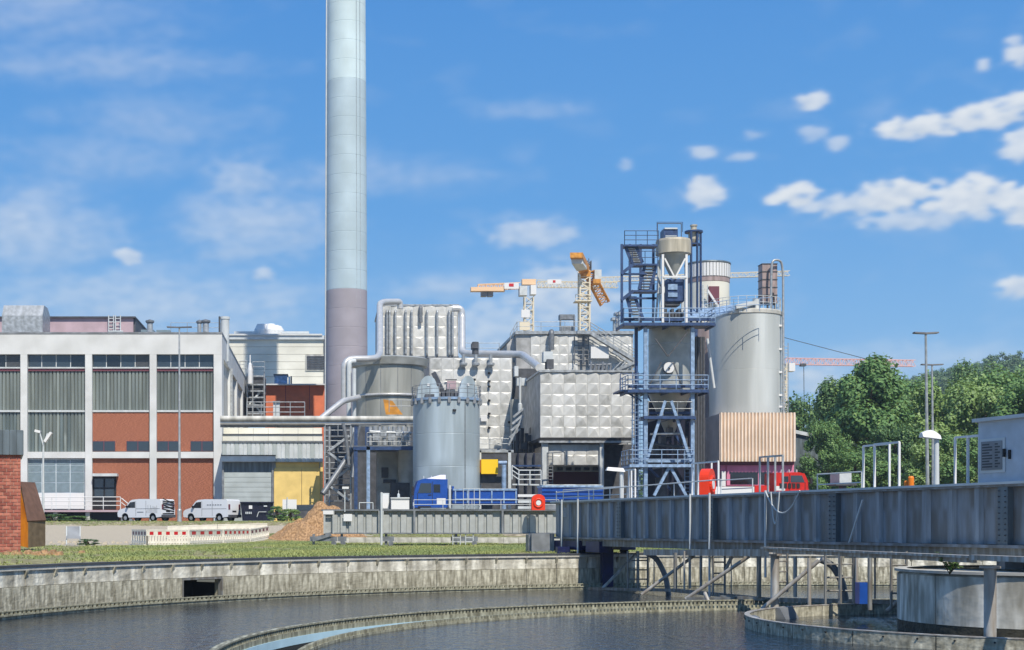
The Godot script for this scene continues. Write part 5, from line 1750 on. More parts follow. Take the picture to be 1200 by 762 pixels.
func make_cranes() -> void:
	var mb: MB
	var Z := 300.0
	var t := thing("tower_crane", "tower crane with long level jib, white boards and counterweights at left", "crane", at(619, 560, Z))
	mb = MB.new()
	lattice(mb, at(619.5, 560, Z), at(619.5, 348, Z), Vector3(0.9, 0, 0), Vector3(0, 0, 0.9), 26, 0.1)
	part("mast", mb, M.crane_cream, t)
	mb = MB.new()
	lattice(mb, at(560, 337, Z), at(608, 335, Z), Vector3(0, 0.55, 0), Vector3(0, 0, 0.6), 10, 0.08)
	mb.fbox(552, 341, 592, 336.5, Z - 0.9, Z + 0.9)
	part("counter_jib", mb, M.crane_orange, t)
	mb = MB.new()
	lattice(mb, at(630, 333.5, Z), at(724, 334, Z + 18), Vector3(0, 0.6, 0), Vector3(0, 0, 0.55), 24, 0.055)
	part("jib", mb, M.crane_cream, t)
	part("counterweight", slab(564, 341.2, 570.5, 347, Z, 1.6), M.grey, t)
	part("counterweight", slab(571.5, 341.2, 578, 347, Z, 1.6), M.grey, t)
	var bd := part("white_board", slab(591, 331.5, 608, 338.5, Z - 1.2, 0.15), M.white_clean, t)
	part("red_mark", slab(596.5, 332.3, 602, 335.8, Z - 1.26, 0.05), M.red, bd)
	var bd2 := part("white_board", slab(641.5, 327.5, 658, 332.8, Z - 1.1, 0.15), M.white_clean, t)
	part("red_mark", slab(648, 328.5, 651, 331.2, Z - 1.16, 0.05), M.red, bd2)
	part("cab", slab(622, 334, 628.5, 345, Z - 1.4, 2.0), M.white_clean, t)
	part("slewing_box", slab(609, 335, 618, 346, Z - 1.2, 2.2), M.lightgrey, t)
	part("head_frame", slab(612, 327, 628, 333.5, Z - 0.5, 1.4), M.crane_orange, t)
	part("climbing_box", slab(611, 363, 621, 372, Z - 1.3, 0.4), M.white_clean, t)
	mb = MB.new()
	mb.fbox(609, 387, 621, 377, Z - 1.2, Z - 0.9)
	mb.tube(at(605, 333, Z), at(619, 327.5, Z), 0.06)
	mb.tube(at(626, 327.5, Z), at(700, 333, Z + 14), 0.05)
	part("tie_bar", mb, M.crane_cream, t)
	# the yellow crane, jib pointing away
	Z = 255.0
	t = thing("tower_crane", "yellow tower crane seen end-on with stubby counter jib and dangling lattice", "crane", at(684, 560, Z))
	mb = MB.new()
	lattice(mb, at(684.5, 560, Z), at(684.5, 318, Z), Vector3(0.85, 0, 0), Vector3(0, 0, 0.85), 34, 0.12)
	part("mast", mb, M.crane_cream, t)
	mb = MB.new()
	mb.hexa([at(668, 302, Z - 8), at(683, 302, Z - 8), at(683, 296, Z - 8), at(668, 296, Z - 8), at(683, 327, Z + 1), at(692, 323, Z + 1), at(692, 314, Z + 1), at(683, 316, Z + 1)])
	part("counter_jib", mb, M.crane_yellow, t)
	mb = MB.new()
	mb.hexa([at(670, 309, Z - 7.2), at(683, 309, Z - 7.2), at(683, 302.5, Z - 7.2), at(669, 302.5, Z - 7.2), at(676, 318, Z - 4), at(688, 316, Z - 4), at(686, 306, Z - 4), at(674, 308, Z - 4)])
	part("counterweight", mb, M.lightgrey, t)
	part("turntable", slab(681, 317, 692, 324, Z - 1, 2.4), M.crane_yellow, t)
	part("cab", slab(697, 316, 705, 327, Z - 1.2, 2.2), M.lightgrey, t)
	part("cab_frame", slab(695.5, 327, 704, 332, Z - 1.3, 2.2), M.crane_yellow, t)
	mb = MB.new()
	lattice(mb, at(690, 320, Z), at(709, 356, Z + 4), Vector3(0.7, 0.35, 0), Vector3(0, 0, 0.5), 8, 0.1)
	part("jib", mb, M.crane_yellow, t)
	mb = MB.new()
	lattice(mb, at(690, 320, Z), at(690, 306, Z), Vector3(0.35, 0, 0), Vector3(0, 0, 0.35), 4, 0.08)
	mb.tube(at(690, 306, Z), at(690, 303, Z), 0.07)
	part("head", mb, M.darkgrey, t)
	mb = MB.new()
	mb.rail([at(674.5, 352, Z - 1.2), at(694, 352, Z - 1.2)], 1.0, 2, 1.2, 0.05)
	mb.fbox(674.5, 353, 694, 352, Z - 1.3, Z + 1.3)
	part("platform", mb, M.crane_cream, t)
	# the crane at the right
	Z = 300.0
	t = thing("tower_crane", "pinkish level jib crane with cab beside the big tank's right edge", "crane", at(915, 560, Z))
	mb = MB.new()
	lattice(mb, at(916, 560, Z), at(916, 426, Z), Vector3(0.8, 0, 0), Vector3(0, 0, 0.8), 18, 0.12)
	part("mast", mb, M.crane_cream, t)
	mb = MB.new()
	lattice(mb, at(921, 423.5, Z), at(1072, 426, Z + 6), Vector3(0, 0.65, 0), Vector3(0, 0, 0.55), 34, 0.06)
	part("jib", mb, M.crane_pink, t)
	part("cab", slab(925, 425.5, 932, 435, Z - 1.3, 2.2), M.white_clean, t)
	mb = MB.new()
	mb.tube(at(905, 392, Z), at(1018, 421.5, Z + 3), 0.07, 0.07, 6)
	mb.tube(at(942, 428, Z), at(942.5, 472, Z), 0.07, 0.07, 6)
	mb.fbox(939, 429, 945, 426, Z - 0.6, Z + 0.6)
	part("hoist_rope", mb, M.darkgrey, t)
	# far jib between the round house and the brown stack
	Z = 380.0
	mb = MB.new()
	lattice(mb, at(700, 328, Z), at(925, 320.5, Z), Vector3(0, 0.6, 0), Vector3(0, 0, 0.55), 46, 0.06)
	solo("crane_jib", mb, M.crane_cream, "faint far level crane jib showing behind the brown filter stack", "crane")

# ---------------------------------------------------------------- trees
var crown_cache := {}
func crown(kind: int, leaves: int) -> ArrayMesh:     # a crown about 10 m high and 8 m wide, its foot at the origin
	var key := "%d %d" % [kind, leaves]
	if crown_cache.has(key): return crown_cache[key]
	var r := RandomNumberGenerator.new()
	r.seed = 900 + kind
	var mb := MB.new()
	var boughs: Array = []
	var n := 70 if leaves > 3000 else 34
	for k in n:
		var h := r.randf()
		var wide := 0.0
		if kind == 0: wide = 4.0 * pow(1.0 - h, 0.65) * (0.55 + 0.45 * minf(1.0, h * 5.0)) + 0.3
		elif kind == 1: wide = 4.1 * sqrt(maxf(0.0, 1.0 - pow(h * 1.9 - 0.9, 2.0))) + 0.2
		else: wide = 3.4 * sqrt(maxf(0.0, 1.0 - pow(h * 1.8 - 0.8, 2.0))) + 0.4
		var a := r.randf() * TAU
		var d := wide * (0.55 + 0.45 * sqrt(r.randf()))
		boughs.append([Vector3(cos(a) * d, h * 9.4 + 0.5, sin(a) * d), r.randf_range(0.7, 1.5)])
	for k in leaves:
		var b: Array = boughs[r.randi() % n]
		var dirv := Vector3(r.randfn(), r.randfn() * 0.75, r.randfn()).normalized()
		var p: Vector3 = b[0] + dirv * float(b[1]) * pow(r.randf(), 0.4)
		var nn := (dirv + Vector3(0, 0.7, 0) + Vector3(r.randfn(), r.randfn(), r.randfn()) * 0.45).normalized()
		var s := nn.cross(Vector3(r.randfn(), r.randfn(), r.randfn())).normalized()
		var u := nn.cross(s)
		var z := r.randf_range(0.08, 0.19) * (1.0 if leaves > 3000 else 1.9)
		mb.tri(p - s * z, p + u * z * 0.8 - nn * z * 0.2, p + s * z, nn, nn, nn)
		mb.tri(p - s * z, p - u * z * 0.8 - nn * z * 0.2, p + s * z, nn, nn, nn)
	crown_cache[key] = mb.mesh(Vector3.ZERO)
	return crown_cache[key]

func tree(px: float, top: float, foot: float, far: float, wide: float, kind: int, m: Material, called: String, label: String, group := "", leaves := 24000) -> void:
	var g := at(px, foot, far)
	var h := (foot - top) * far / LENS
	var t := thing(called, label, "tree", g, group)
	var mb := MB.new()
	var bend := rng.randf_range(-0.3, 0.3)
	mb.pipe([g, g + Vector3(bend * 0.4, h * 0.35, 0), g + Vector3(bend, h * 0.8, 0.1)], maxf(0.12, h * 0.022), 8)
	for k in 7:
		var a := k * 2.4
		var b := g + Vector3(bend * 0.5, h * (0.25 + k * 0.07), 0)
		mb.tube(b, b + Vector3(cos(a) * wide * 0.3, h * 0.14, sin(a) * wide * 0.3), h * 0.011, h * 0.004, 6)
	part("trunk", mb, M.bark, t)
	var c := MeshInstance3D.new()
	c.name = "crown"
	c.mesh = crown(kind, leaves)
	c.material_override = m
	t.add_child(c, true)
	c.position = Vector3(0, h * 0.06, 0)
	c.rotation.y = rng.randf() * TAU
	c.scale = Vector3(wide / 8.0, h * 0.94 / 10.0, wide / 8.0)
	if leaves > 3000:
		var y := MeshInstance3D.new()
		y.name = "young_leaves"
		y.mesh = crown(kind, 3200)
		y.material_override = M.leaf_light if m == M.leaf_b else M.leaf_b
		t.add_child(y, true)
		y.position = c.position
		y.rotation.y = c.rotation.y
		y.scale = c.scale * 1.02

func make_trees() -> void:
	# wooded hill far behind
	var mb := MB.new()
	var hill := func(x: float, z: float) -> float:    # z is ahead
		var a := smoothstep(105.0, 300.0, x) * smoothstep(330.0, 520.0, z) * 58.0
		return 1.42 - 0.3 + a + sin(x * 0.03) * 3.0 * smoothstep(330.0, 500.0, z) * smoothstep(40.0, 120.0, x)
	for j in 16:
		for i in 22:
			var p: Array = []
			for e in [[i, j], [i + 1, j], [i + 1, j + 1], [i, j + 1]]:
				var x: float = 40.0 + e[0] * 24.0
				var z: float = 320.0 + e[1] * 26.0
				p.append(Vector3(x, hill.call(x, z), -z))
			mb.quad(p[0], p[1], p[2], p[3], Vector3.UP)
	struct("hill", mb, M.grass_base)
	var spots: Array = []
	for k in 1500:
		var x := rng.randf_range(60.0, 420.0)
		var z := rng.randf_range(330.0, 660.0)
		spots.append(Vector3(x, hill.call(x, z) - 1.0, -z))
	var mm := MultiMesh.new()
	mm.transform_format = MultiMesh.TRANSFORM_3D
	mm.use_colors = true
	mm.mesh = crown(1, 2200)
	mm.instance_count = spots.size()
	for k in spots.size():
		var s := rng.randf_range(0.8, 1.35)
		mm.set_instance_transform(k, Transform3D(Basis(Vector3.UP, rng.randf() * TAU).scaled(Vector3(s, s * rng.randf_range(0.8, 1.15), s)), spots[k]))
		var v := rng.randf_range(0.75, 1.25)
		mm.set_instance_color(k, Color(v * rng.randf_range(0.9, 1.15), v, v * 0.95))
	(M.leaf_far as StandardMaterial3D).vertex_color_use_as_albedo = true
	var mi := MultiMeshInstance3D.new()
	mi.name = "hill_wood"
	mi.multimesh = mm
	mi.material_override = M.leaf_far
	mi.set_meta("kind", "stuff")
	mi.set_meta("label", "far wooded hillside at the right behind all other trees")
	mi.set_meta("category", "wood")
	add_child(mi, true)
	tree(1017, 427, 604, 150, 11.0, 0, M.leaf_a, "big_tree", "big dark green pointed tree right of the tan ribbed box", "", 42000)
	tree(978, 452, 604, 156, 8.0, 0, M.leaf_c, "dark_tree", "darker slim tree leaning out left of the big pointed tree", "", 26000)
	tree(1062, 446, 604, 165, 9.0, 1, M.leaf_a, "round_tree", "rounded green tree behind the tall lamp's lower half")
	tree(1052, 500, 604, 138, 6.0, 1, M.leaf_c, "low_tree", "low dark bushy tree right of the big pointed tree's foot")
	tree(952, 468, 604, 180, 9.0, 1, M.leaf_c, "back_tree", "bluish green tree showing between tan box and big tree")
	tree(1118, 448, 604, 150, 9.5, 1, M.leaf_b, "light_tree", "light yellowish green tree right of the tall lamp")
	tree(1085, 466, 604, 158, 8.0, 2, M.leaf_b, "light_tree", "yellow green tree directly behind the tall lamp's post")
	tree(1150, 462, 604, 140, 8.0, 2, M.leaf_b, "light_tree", "yellow green tree above the control cabin's left edge")
	tree(1190, 436, 604, 150, 10.0, 1, M.leaf_a, "round_tree", "rounded mid green tree at the photo's right edge behind the cabin")
	tree(1100, 520, 604, 128, 6.0, 1, M.leaf_b, "shrub", "low bright shrub behind the white bridge lamp")
	tree(1135, 510, 604, 126, 6.0, 1, M.leaf_a, "shrub", "low green shrub seen through the white gate frame by the cabin")
	tree(1000, 530, 604, 132, 6.0, 1, M.leaf_a, "shrub", "low green shrub under the big pointed tree's left side")
	tree(1170, 440, 604, 210, 11.0, 1, M.leaf_a, "back_tree", "tall tree rising behind the light trees above the cabin")
	tree(1135, 432, 604, 230, 10.0, 0, M.leaf_c, "back_tree", "tall dark tree rising just right of the lamp against the hill")
	tree(1225, 452, 604, 130, 9.0, 2, M.leaf_a, "round_tree", "green tree half cut off by the right edge behind the cabin roof")
	tree(968, 500, 604, 145, 5.0, 2, M.leaf_a, "shrub", "green shrub beside the grey shed's roof")

# ---------------------------------------------------------------- scraper bridge over the tank
const FAR_END := Vector2(9.0, -56.7)
const ALONG := Vector2(0.2337, 0.9723)      # along the bridge, towards the eye
const ACROSS := Vector2(0.9723, -0.2337)

func bp(s: float, w: float, y: float) -> Vector3:
	return Vector3(FAR_END.x + ALONG.x * s + ACROSS.x * w, y, FAR_END.y + ALONG.y * s + ACROSS.y * w)

func bs(px: float, w := 0.0) -> float:        # the place along the bridge, w across it, that shows at this column
	var k := (px - AXIS.x) / LENS
	return (k * (56.7 + 0.2337 * w) - 9.0 - 0.9723 * w) / (0.2337 + 0.9723 * k)

func bblock(mb: MB, s0: float, s1: float, w0: float, w1: float, y0: float, y1: float) -> void:
	mb.hexa([bp(s0, w0, y0), bp(s0, w1, y0), bp(s0, w1, y1), bp(s0, w0, y1), bp(s1, w0, y0), bp(s1, w1, y0), bp(s1, w1, y1), bp(s1, w0, y1)])

func make_bridge() -> void:
	var mb: MB
	var L := 42.0
	var TOP := 1.97
	var BOT := 0.57
	var t := thing("scraper_bridge", "long slate blue ribbed girder bridge reaching over the tank at right", "bridge", bp(20, 1, BOT))
	for w in [0.0, 2.0]:
		mb = MB.new()
		bblock(mb, 0, L, w + 0.06, w + 0.08, BOT + 0.08, TOP - 0.03)
		part("web_plate", mb, M.girder, t)
		# pressed panels between ribs
		mb = MB.new()
		bblock(mb, -0.05, L, w - 0.1, w + 0.16, TOP - 0.05, TOP)
		bblock(mb, -0.05, L, w - 0.12, w + 0.18, BOT, BOT + 0.07)
		part("flange", mb, M.girder, t)
	var s := 0.45
	var k := 0
	while s < L:
		mb = MB.new()
		if k % 7 == 6:
			bblock(mb, s - 0.16, s + 0.16, -0.09, 0.058, BOT + 0.073, TOP - 0.053)
			part("splice_plate", mb, M.fascia, t)
			mb = MB.new()
			for j in 10:
				for e in [-0.1, 0.1]:
					var c := bp(s + e, -0.1, BOT + 0.16 + j * 0.122)
					mb.tube(c, c + Vector3(-ACROSS.x, 0, -ACROSS.y) * 0.025, 0.016, 0.012, 6)
			part("bolt_row", mb, M.darkgrey, t)
		else:
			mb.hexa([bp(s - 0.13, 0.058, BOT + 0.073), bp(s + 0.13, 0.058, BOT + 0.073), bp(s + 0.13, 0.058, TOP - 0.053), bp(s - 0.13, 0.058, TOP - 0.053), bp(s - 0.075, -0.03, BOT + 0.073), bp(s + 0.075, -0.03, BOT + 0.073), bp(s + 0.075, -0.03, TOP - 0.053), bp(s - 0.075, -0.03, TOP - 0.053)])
			part("rib", mb, M.girder_rib_lit, t)
		s += 0.93
		k += 1
	mb = MB.new()
	bblock(mb, -0.05, L, 0.2, 2.0, TOP - 0.12, TOP - 0.06)
	part("walkway", mb, M.galv_dark, t)
	mb = MB.new()
	bblock(mb, -0.1, L, -0.14, 0.1, TOP + 0.003, TOP + 0.06)
	part("top_edge", mb, M.lightgrey, t)
	mb = MB.new()
	for w in [0.1, 1.9]:
		bblock(mb, 0.5, L, w - 0.08, w + 0.08, BOT - 0.24, BOT - 0.003)
	for j in 24: bblock(mb, 0.6 + j * 1.75, 0.75 + j * 1.75, 0.2, 1.8, BOT - 0.2, BOT - 0.05)
	part("lower_frame", mb, M.frame_grey, t)
	mb = MB.new()
	bblock(mb, -0.03, 0.0, 0.1, 2.1, BOT, TOP)
	part("end_plate", mb, M.girder, t)
	# railings and gates on the bridge
	mb = MB.new()
	for q in [[660.0, 735.0], [845.0, 882.0], [958.0, 1010.0]]:
		mb.rail([bp(bs(q[0], 1.95), 1.95, TOP), bp(bs(q[1], 1.95), 1.95, TOP)], 0.6, 2, 1.6, 0.02)
	mb.tube(bp(bs(652), 0.0, TOP + 0.4), bp(bs(845), 0.0, TOP + 0.5), 0.02)
	for x in [652.0, 690.0, 735.0, 790.0, 845.0]: mb.tube(bp(bs(x), 0.0, TOP), bp(bs(x), 0.0, TOP + 0.45), 0.02)
	part("railing", mb, M.lightgrey, t)
	for q in [[737.0, 744.5, 0.1, 551.0], [730.0, 740.0, 1.9, 551.5], [818.0, 842.0, 0.1, 543.0], [811.0, 834.0, 1.9, 543.5], [900.0, 917.5, 0.1, 535.5], [890.5, 908.5, 1.9, 536.0], [1025.0, 1054.0, 0.1, 521.0], [1012.0, 1042.5, 1.9, 523.0], [1134.5, 1152.0, 0.1, 512.0], [1119.5, 1148.0, 1.9, 513.0]]:
		mb = MB.new()
		var s0 := bs(q[0], q[2])
		var s1 := bs(q[1], q[2])
		var h: float = EYE + (617.0 - q[3]) * -bp(s0, q[2], 0).z / LENS - TOP
		for e in [s0, s1]: mb.beam(bp(e, q[2], TOP), bp(e, q[2], TOP + h), 0.05, 0.05)
		mb.beam(bp(s0, q[2], TOP + h), bp(s1, q[2], TOP + h), 0.05, 0.05)
		part("gate_frame", mb, M.white_clean if q[1] < 890 or q[0] > 910 else M.galv, t)
	# thin pipes and hoses hanging in front of the girder
	for q in [[664, 5.6, -0.2], [683, 5.6, -1.1], [815.5, 0.0, -0.9], [838.5, 0.0, -1.2], [904.5, 0.5, -0.4]]:
		mb = MB.new()
		var c := bp(bs(q[0]), -0.2, TOP + 0.1)
		mb.tube(c, Vector3(c.x, q[2], c.z), 0.035, 0.035, 8)
		part("hanging_pipe", mb, M.lightgrey, t)
	for q in [[905.0, 945.0, 0.6], [911.0, 921.0, 0.9]]:
		mb = MB.new()
		var pts: Array = []
		for j in 13:
			var f := j / 12.0
			pts.append(bp(lerpf(bs(q[0]), bs(q[1]), f), -0.2, TOP + 0.05 - q[2] * (1.0 - pow(f * 2.0 - 1.0, 2.0))))
		mb.pipe(pts, 0.022, 6)
		part("hose", mb, M.lightgrey, t)
	mb = MB.new()
	mb.beam(bp(bs(1016), -0.12, TOP - 0.25), bp(bs(1000), -0.12, BOT + 0.05), 0.035, 0.035)
	part("tie_rod", mb, M.lightgrey, t)
	part("small_plate", slab(660.5, 595, 664.5, 606, 55.6, 0.04), M.lightgrey, t)
	# end carriage on the rim
	t = thing("end_carriage", "dark blue wheel carriage under the bridge's far end on the rim", "carriage", bp(1.5, 1, 0.02))
	mb = MB.new()
	bblock(mb, -0.4, 2.6, -0.1, 0.5, 0.16, 0.5)
	bblock(mb, -0.4, 2.6, 1.6, 2.2, 0.16, 0.5)
	bblock(mb, 3.2, 4.4, -0.1, 0.4, 0.1, 0.5)
	part("beam", mb, M.base_blue, t)
	for q in [[-0.1, 0.2], [2.2, 0.2], [-0.1, 1.9], [2.2, 1.9]]:
		mb = MB.new()
		var c := bp(q[0], q[1], 0.2)
		var a := Vector3(ACROSS.x, 0, ACROSS.y)
		mb.tube(c - a * 0.1, c + a * 0.1, 0.18, 0.18, 18)
		part("wheel", mb, M.tyre, t)
	mb = MB.new()
	for q in [[653.5, 660.0], [655.0, 668.0]]: pass
	mb.fbox(653.5, 691, 668.5, 641, 54.6, 55.1)
	mb.fbox(706.5, 688, 719.0, 643, 53.5, 54.0)
	part("scraper_post", mb, M.base_blue, t)
	mb = MB.new()
	for j in 22: mb.fbox(668.6, 651.4 + j * 1.75, 706.4, 650.4 + j * 1.75, 54.8, 54.86)
	for j in 3: mb.fbox(673 + j * 14, 690, 674 + j * 14, 650, 54.87, 54.92)
	part("slatted_screen", mb, M.frame_light, t)
	mb = MB.new()
	mb.beam(at(686, 652, 54.4), at(706, 671, 54.4), 0.14)
	part("screen_brace", mb, M.dark, t)
	t = thing("drive_cabinet", "grey cabinet with blue foot on the rim under the bridge's far end", "cabinet", at(635, 647, 56.8))
	part("case", slab(623, 625.5, 649.5, 646.5, 56.4, 0.9), M.grey, t)
	part("foot", slab(622, 646.6, 650.2, 648.6, 56.3, 1.0), M.truck_blue, t)
	part("side", slab(619.4, 626.5, 622.8, 646.5, 56.6, 0.8), M.galv_dark, t)
	# hanging scraper frame: diagonals, posts, ladders
	t = thing("scraper_rig", "hanging frame of slanting tubes, posts and ladders under the bridge", "scraper frame", bp(14, 0.8, 0.3))
	for q in [[748.0, 647.0, 706.0, 690.0, 53.0, 52.0], [814.0, 651.0, 752.0, 697.0, 47.0, 47.5], [878.0, 652.0, 804.0, 702.0, 42.0, 43.0], [960.0, 657.0, 893.0, 714.0, 38.0, 38.6], [826.0, 695.0, 833.0, 712.0, 42.4, 42.0], [1065.0, 694.0, 1040.0, 716.0, 35.5, 36.0], [858.0, 652.0, 850.0, 668.0, 44.0, 44.0]]:
		mb = MB.new()
		mb.tube(at(q[0], q[1], q[4]), at(q[2], q[3], q[5]), 0.055, 0.055, 10)
		part("slanting_tube", mb, M.frame_light, t)
	for q in [[791.5, 648, 690, 46.0, 0.1], [802.0, 646, 693, 45.5, 0.05], [808.0, 646, 690, 45.5, 0.05], [821.5, 646, 692, 45.0, 0.07], [766.5, 648, 690, 50.0, 0.035], [857.0, 652, 700, 43.0, 0.03], [889.5, 646, 700, 41.5, 0.11], [932.0, 652, 700, 40.0, 0.09], [948.5, 654, 716, 37.5, 0.08], [1001.5, 654, 705, 37.0, 0.1], [1019.5, 654, 715, 35.5, 0.09], [1025.5, 654, 702, 37.0, 0.04], [1004.0, 654, 700, 36.5, 0.06]]:
		mb = MB.new()
		mb.tube(at(q[0], q[1], q[3]), at(q[0], q[2], q[3]), q[4] * 0.62, q[4] * 0.62, 10)
		part("post", mb, M.frame_light if int(q[0]) % 2 == 0 else M.frame_grey, t)
	for q in [[742.0, 690.0, 50.0], [753.0, 690.0, 50.5], [842.5, 698.0, 44.0], [915.0, 694.0, 40.0], [975.5, 708.0, 37.5], [993.5, 708.0, 37.0], [1053.5, 712.0, 34.5]]:
		mb = MB.new()
		mb.ladder(at(q[0], q[1], q[2]), at(q[0], 646, q[2]), Vector3(0.36, 0, 0), 0.035, 0.28)
		part("ladder", mb, M.frame_grey, t)
	for q in [[757.0, 648.0, 784.0, 700.0, 49.0], [962.0, 656.0, 991.0, 704.0, 38.0]]:
		mb = MB.new()
		mb.pipe([at(q[0], q[1], q[4]), at(lerpf(q[0], q[2], 0.45), q[1] + 6, q[4]), at(lerpf(q[0], q[2], 0.85), lerpf(q[1], q[3], 0.5), q[4]), at(q[2], q[3], q[4])], 0.09, 10, 1.0)
		part("curved_pipe", mb, M.galv_dark, t)
	mb = MB.new()
	mb.beam(at(690, 690, 53), at(790, 692, 48), 0.1)
	mb.beam(at(790, 692, 48), at(900, 703, 42), 0.12)
	mb.beam(at(806, 704, 43), at(862, 704, 42), 0.16, 0.2)
	mb.beam(at(900, 703, 42), at(1065, 706, 37), 0.12)
	mb.beam(at(845, 700, 42.5), at(895, 702, 41.5), 0.14, 0.1)
	part("scum_board", mb, M.frame_grey, t)
	mb = MB.new()
	mb.beam(at(757, 647.5, 49), at(905, 648, 40), 0.18, 0.2)
	part("cross_beam", mb, M.frame_light, t)
	# walkway beam on round columns, nearer than the bridge
	t = thing("walkway_beam", "grey steel beam on two round columns in front of the bridge", "beam", Vector3(12.2, WATER, -33))
	mb = MB.new()
	mb.beam(Vector3(11.9, 0.47, -39.2), Vector3(12.35, 0.47, -27.5), 0.26, 0.05, Vector3(1, 0, 0))
	mb.beam(Vector3(11.9, 0.40, -39.2), Vector3(12.35, 0.40, -27.5), 0.05, 0.09, Vector3(1, 0, 0))
	mb.beam(Vector3(12.35, 0.46, -27.5), Vector3(12.8, 0.46, -22), 0.26, 0.1, Vector3(1, 0, 0))
	part("beam", mb, M.frame_light, t)
	for q in [[908.0, 38.7, 0.11], [1160.5, 27.0, 0.11]]:
		mb = MB.new()
		var c := at(q[0], 640, q[1])
		c.y = 0
		mb.lathe(c, [[q[2], -2.0], [q[2], 0.26], [q[2] * 1.7, 0.27], [q[2] * 1.7, 0.31], [0, 0.31]], 20)
		mb.lathe(c, [[q[2] * 1.5, -1.18], [q[2] * 1.5, -1.12], [q[2], -1.12]], 20)
		part("column", mb, M.frame_light, t)
	mb = MB.new()
	mb.fbox(1007.5, 708, 1018, 683, 36, 36.3)
	solo("blue_bin", mb, M.truck_blue, "small blue box among the posts left of the concrete pier", "box")
	# concrete pier and steel well ring round it
	var c := bp(26.0, 1.0, 0)
	t = thing("centre_pier", "big round stained concrete pier under the bridge at right", "pier", Vector3(c.x, WATER, c.z))
	for q in 5:
		mb = MB.new()
		mb.lathe(c, [[3.3, -1.02], [3.3, 0.0], [3.22, 0.05], [0, 0.055]], 22, TAU * q / 5 + 0.0015, TAU * (q + 1) / 5 - 0.0015)
		part("concrete_section", mb, M.concrete_pier, t)
	mb = MB.new()
	mb.lathe(c, [[3.285, -2.2], [3.295, -1.015]], 96)
	part("wet_foot", mb, M.wet, t)
	mb = MB.new()
	mb.lathe(c, [[3.1, 0.056], [3.36, 0.056], [3.36, 0.115], [3.1, 0.115]], 72)
	part("top_lip", mb, M.concrete_top, t)
	mb = MB.new()
	for j in 5:
		var q := bp(25.0 + j * 0.5, 0.2 + 0.3 * j, 0.1)
		mb.box(q, q + Vector3(0.5, 0.28, 0.4))
	part("bearing_gear", mb, M.galv_dark, t)
	t = thing("well_ring", "wide grey steel ring standing in the water round the concrete pier", "ring wall", Vector3(c.x, WATER, c.z))
	for j in 24:
		mb = MB.new()
		mb.lathe(c, [[6.6, -1.5], [6.6, -0.99], [6.55, -0.985], [6.5, -0.99], [6.5, -1.5]], 6, TAU * j / 24 + 0.0015, TAU * (j + 1) / 24 - 0.0015)
		part("ring_plate", mb, M.concrete_moss, t)
	mb = MB.new()
	mb.lathe(c, [[6.61, -0.985], [6.61, -0.965], [6.49, -0.965], [6.49, -0.985]], 120)
	part("rim_strip", mb, M.frame_light, t)
	mb = MB.new()
	for j in 60:
		var a := TAU * j / 60
		mb.tube(c + Vector3(sin(a) * 6.595, -1.06, cos(a) * 6.595), c + Vector3(sin(a) * 6.625, -1.06, cos(a) * 6.625), 0.018, 0.018, 6)
	part("bolt", mb, M.dark, t, "stuff")
	for a in [-2.35, -1.72]:
		mb = MB.new()
		var d := Vector3(sin(a), 0, cos(a))
		var sd := Vector3(d.z, 0, -d.x) * 0.35
		var p := c + d * 6.5
		mb.hexa([p - sd + Vector3(0, -1.6, 0), p + sd + Vector3(0, -1.6, 0), p + sd + Vector3(0, -0.97, 0), p - sd + Vector3(0, -0.97, 0), p - sd - d * 0.5 + Vector3(0, -1.6, 0), p + sd - d * 0.5 + Vector3(0, -1.6, 0), p + sd - d * 0.12 + Vector3(0, -0.97, 0), p - sd - d * 0.12 + Vector3(0, -0.97, 0)])
		part("flow_baffle", mb, M.galv_dark, t)
	# weed on the pier
	t = thing("weed", "small leafy green weed growing on the concrete pier's top", "plant", at(1113, 668, 28.9))
	mb = MB.new()
	var lf := MB.new()
	var g := at(1113, 669, 28.75)
	g.y = 0.1
	for j in 9:
		var a := rng.randf() * TAU
		var h := rng.randf_range(0.2, 0.42)
		var tip := g + Vector3(cos(a) * 0.22, h, sin(a) * 0.15)
		mb.tube(g, tip, 0.008, 0.004, 5)
		for i in 14:
			var p := g.lerp(tip, 0.25 + i * 0.06) + Vector3(rng.randf_range(-0.05, 0.05), rng.randf_range(-0.02, 0.05), rng.randf_range(-0.05, 0.05))
			var u := Vector3(rng.randf_range(-1, 1), rng.randf_range(-0.2, 0.6), rng.randf_range(-1, 1)).normalized() * 0.11
			var v := u.cross(Vector3.UP).normalized() * 0.04
			lf.flat(p, p + u * 0.5 + v, p + u, Vector3.UP)
			lf.flat(p, p + u * 0.5 - v, p + u, Vector3.UP)
	part("stem", mb, M.bark, t)
	part("foliage", lf, M.leaf_b, t)
	# on the bridge deck
	t = thing("control_cabin", "blue grey control cabin with framed notice standing on the bridge", "cabin", bp(24, 0.5, TOP))
	var s0 := bs(1149)
	mb = MB.new()
	bblock(mb, s0, s0 + 5.0, -0.05, 1.9, TOP + 0.062, TOP + 1.42)
	part("case", mb, M.cabin, t)
	mb = MB.new()
	bblock(mb, s0 - 0.08, s0 + 5.05, -0.16, 2.0, TOP + 1.422, TOP + 1.5)
	part("roof", mb, M.lightgrey, t)
	mb = MB.new()
	bblock(mb, bs(1151.5), bs(1181), -0.07, -0.053, TOP + 0.27, TOP + 1.03)
	var nb := part("notice_frame", mb, M.lightgrey, t)
	mb = MB.new()
	bblock(mb, bs(1153.5), bs(1178), -0.085, -0.072, TOP + 0.33, TOP + 0.97)
	part("notice", mb, M.grey, nb)
	mb = MB.new()
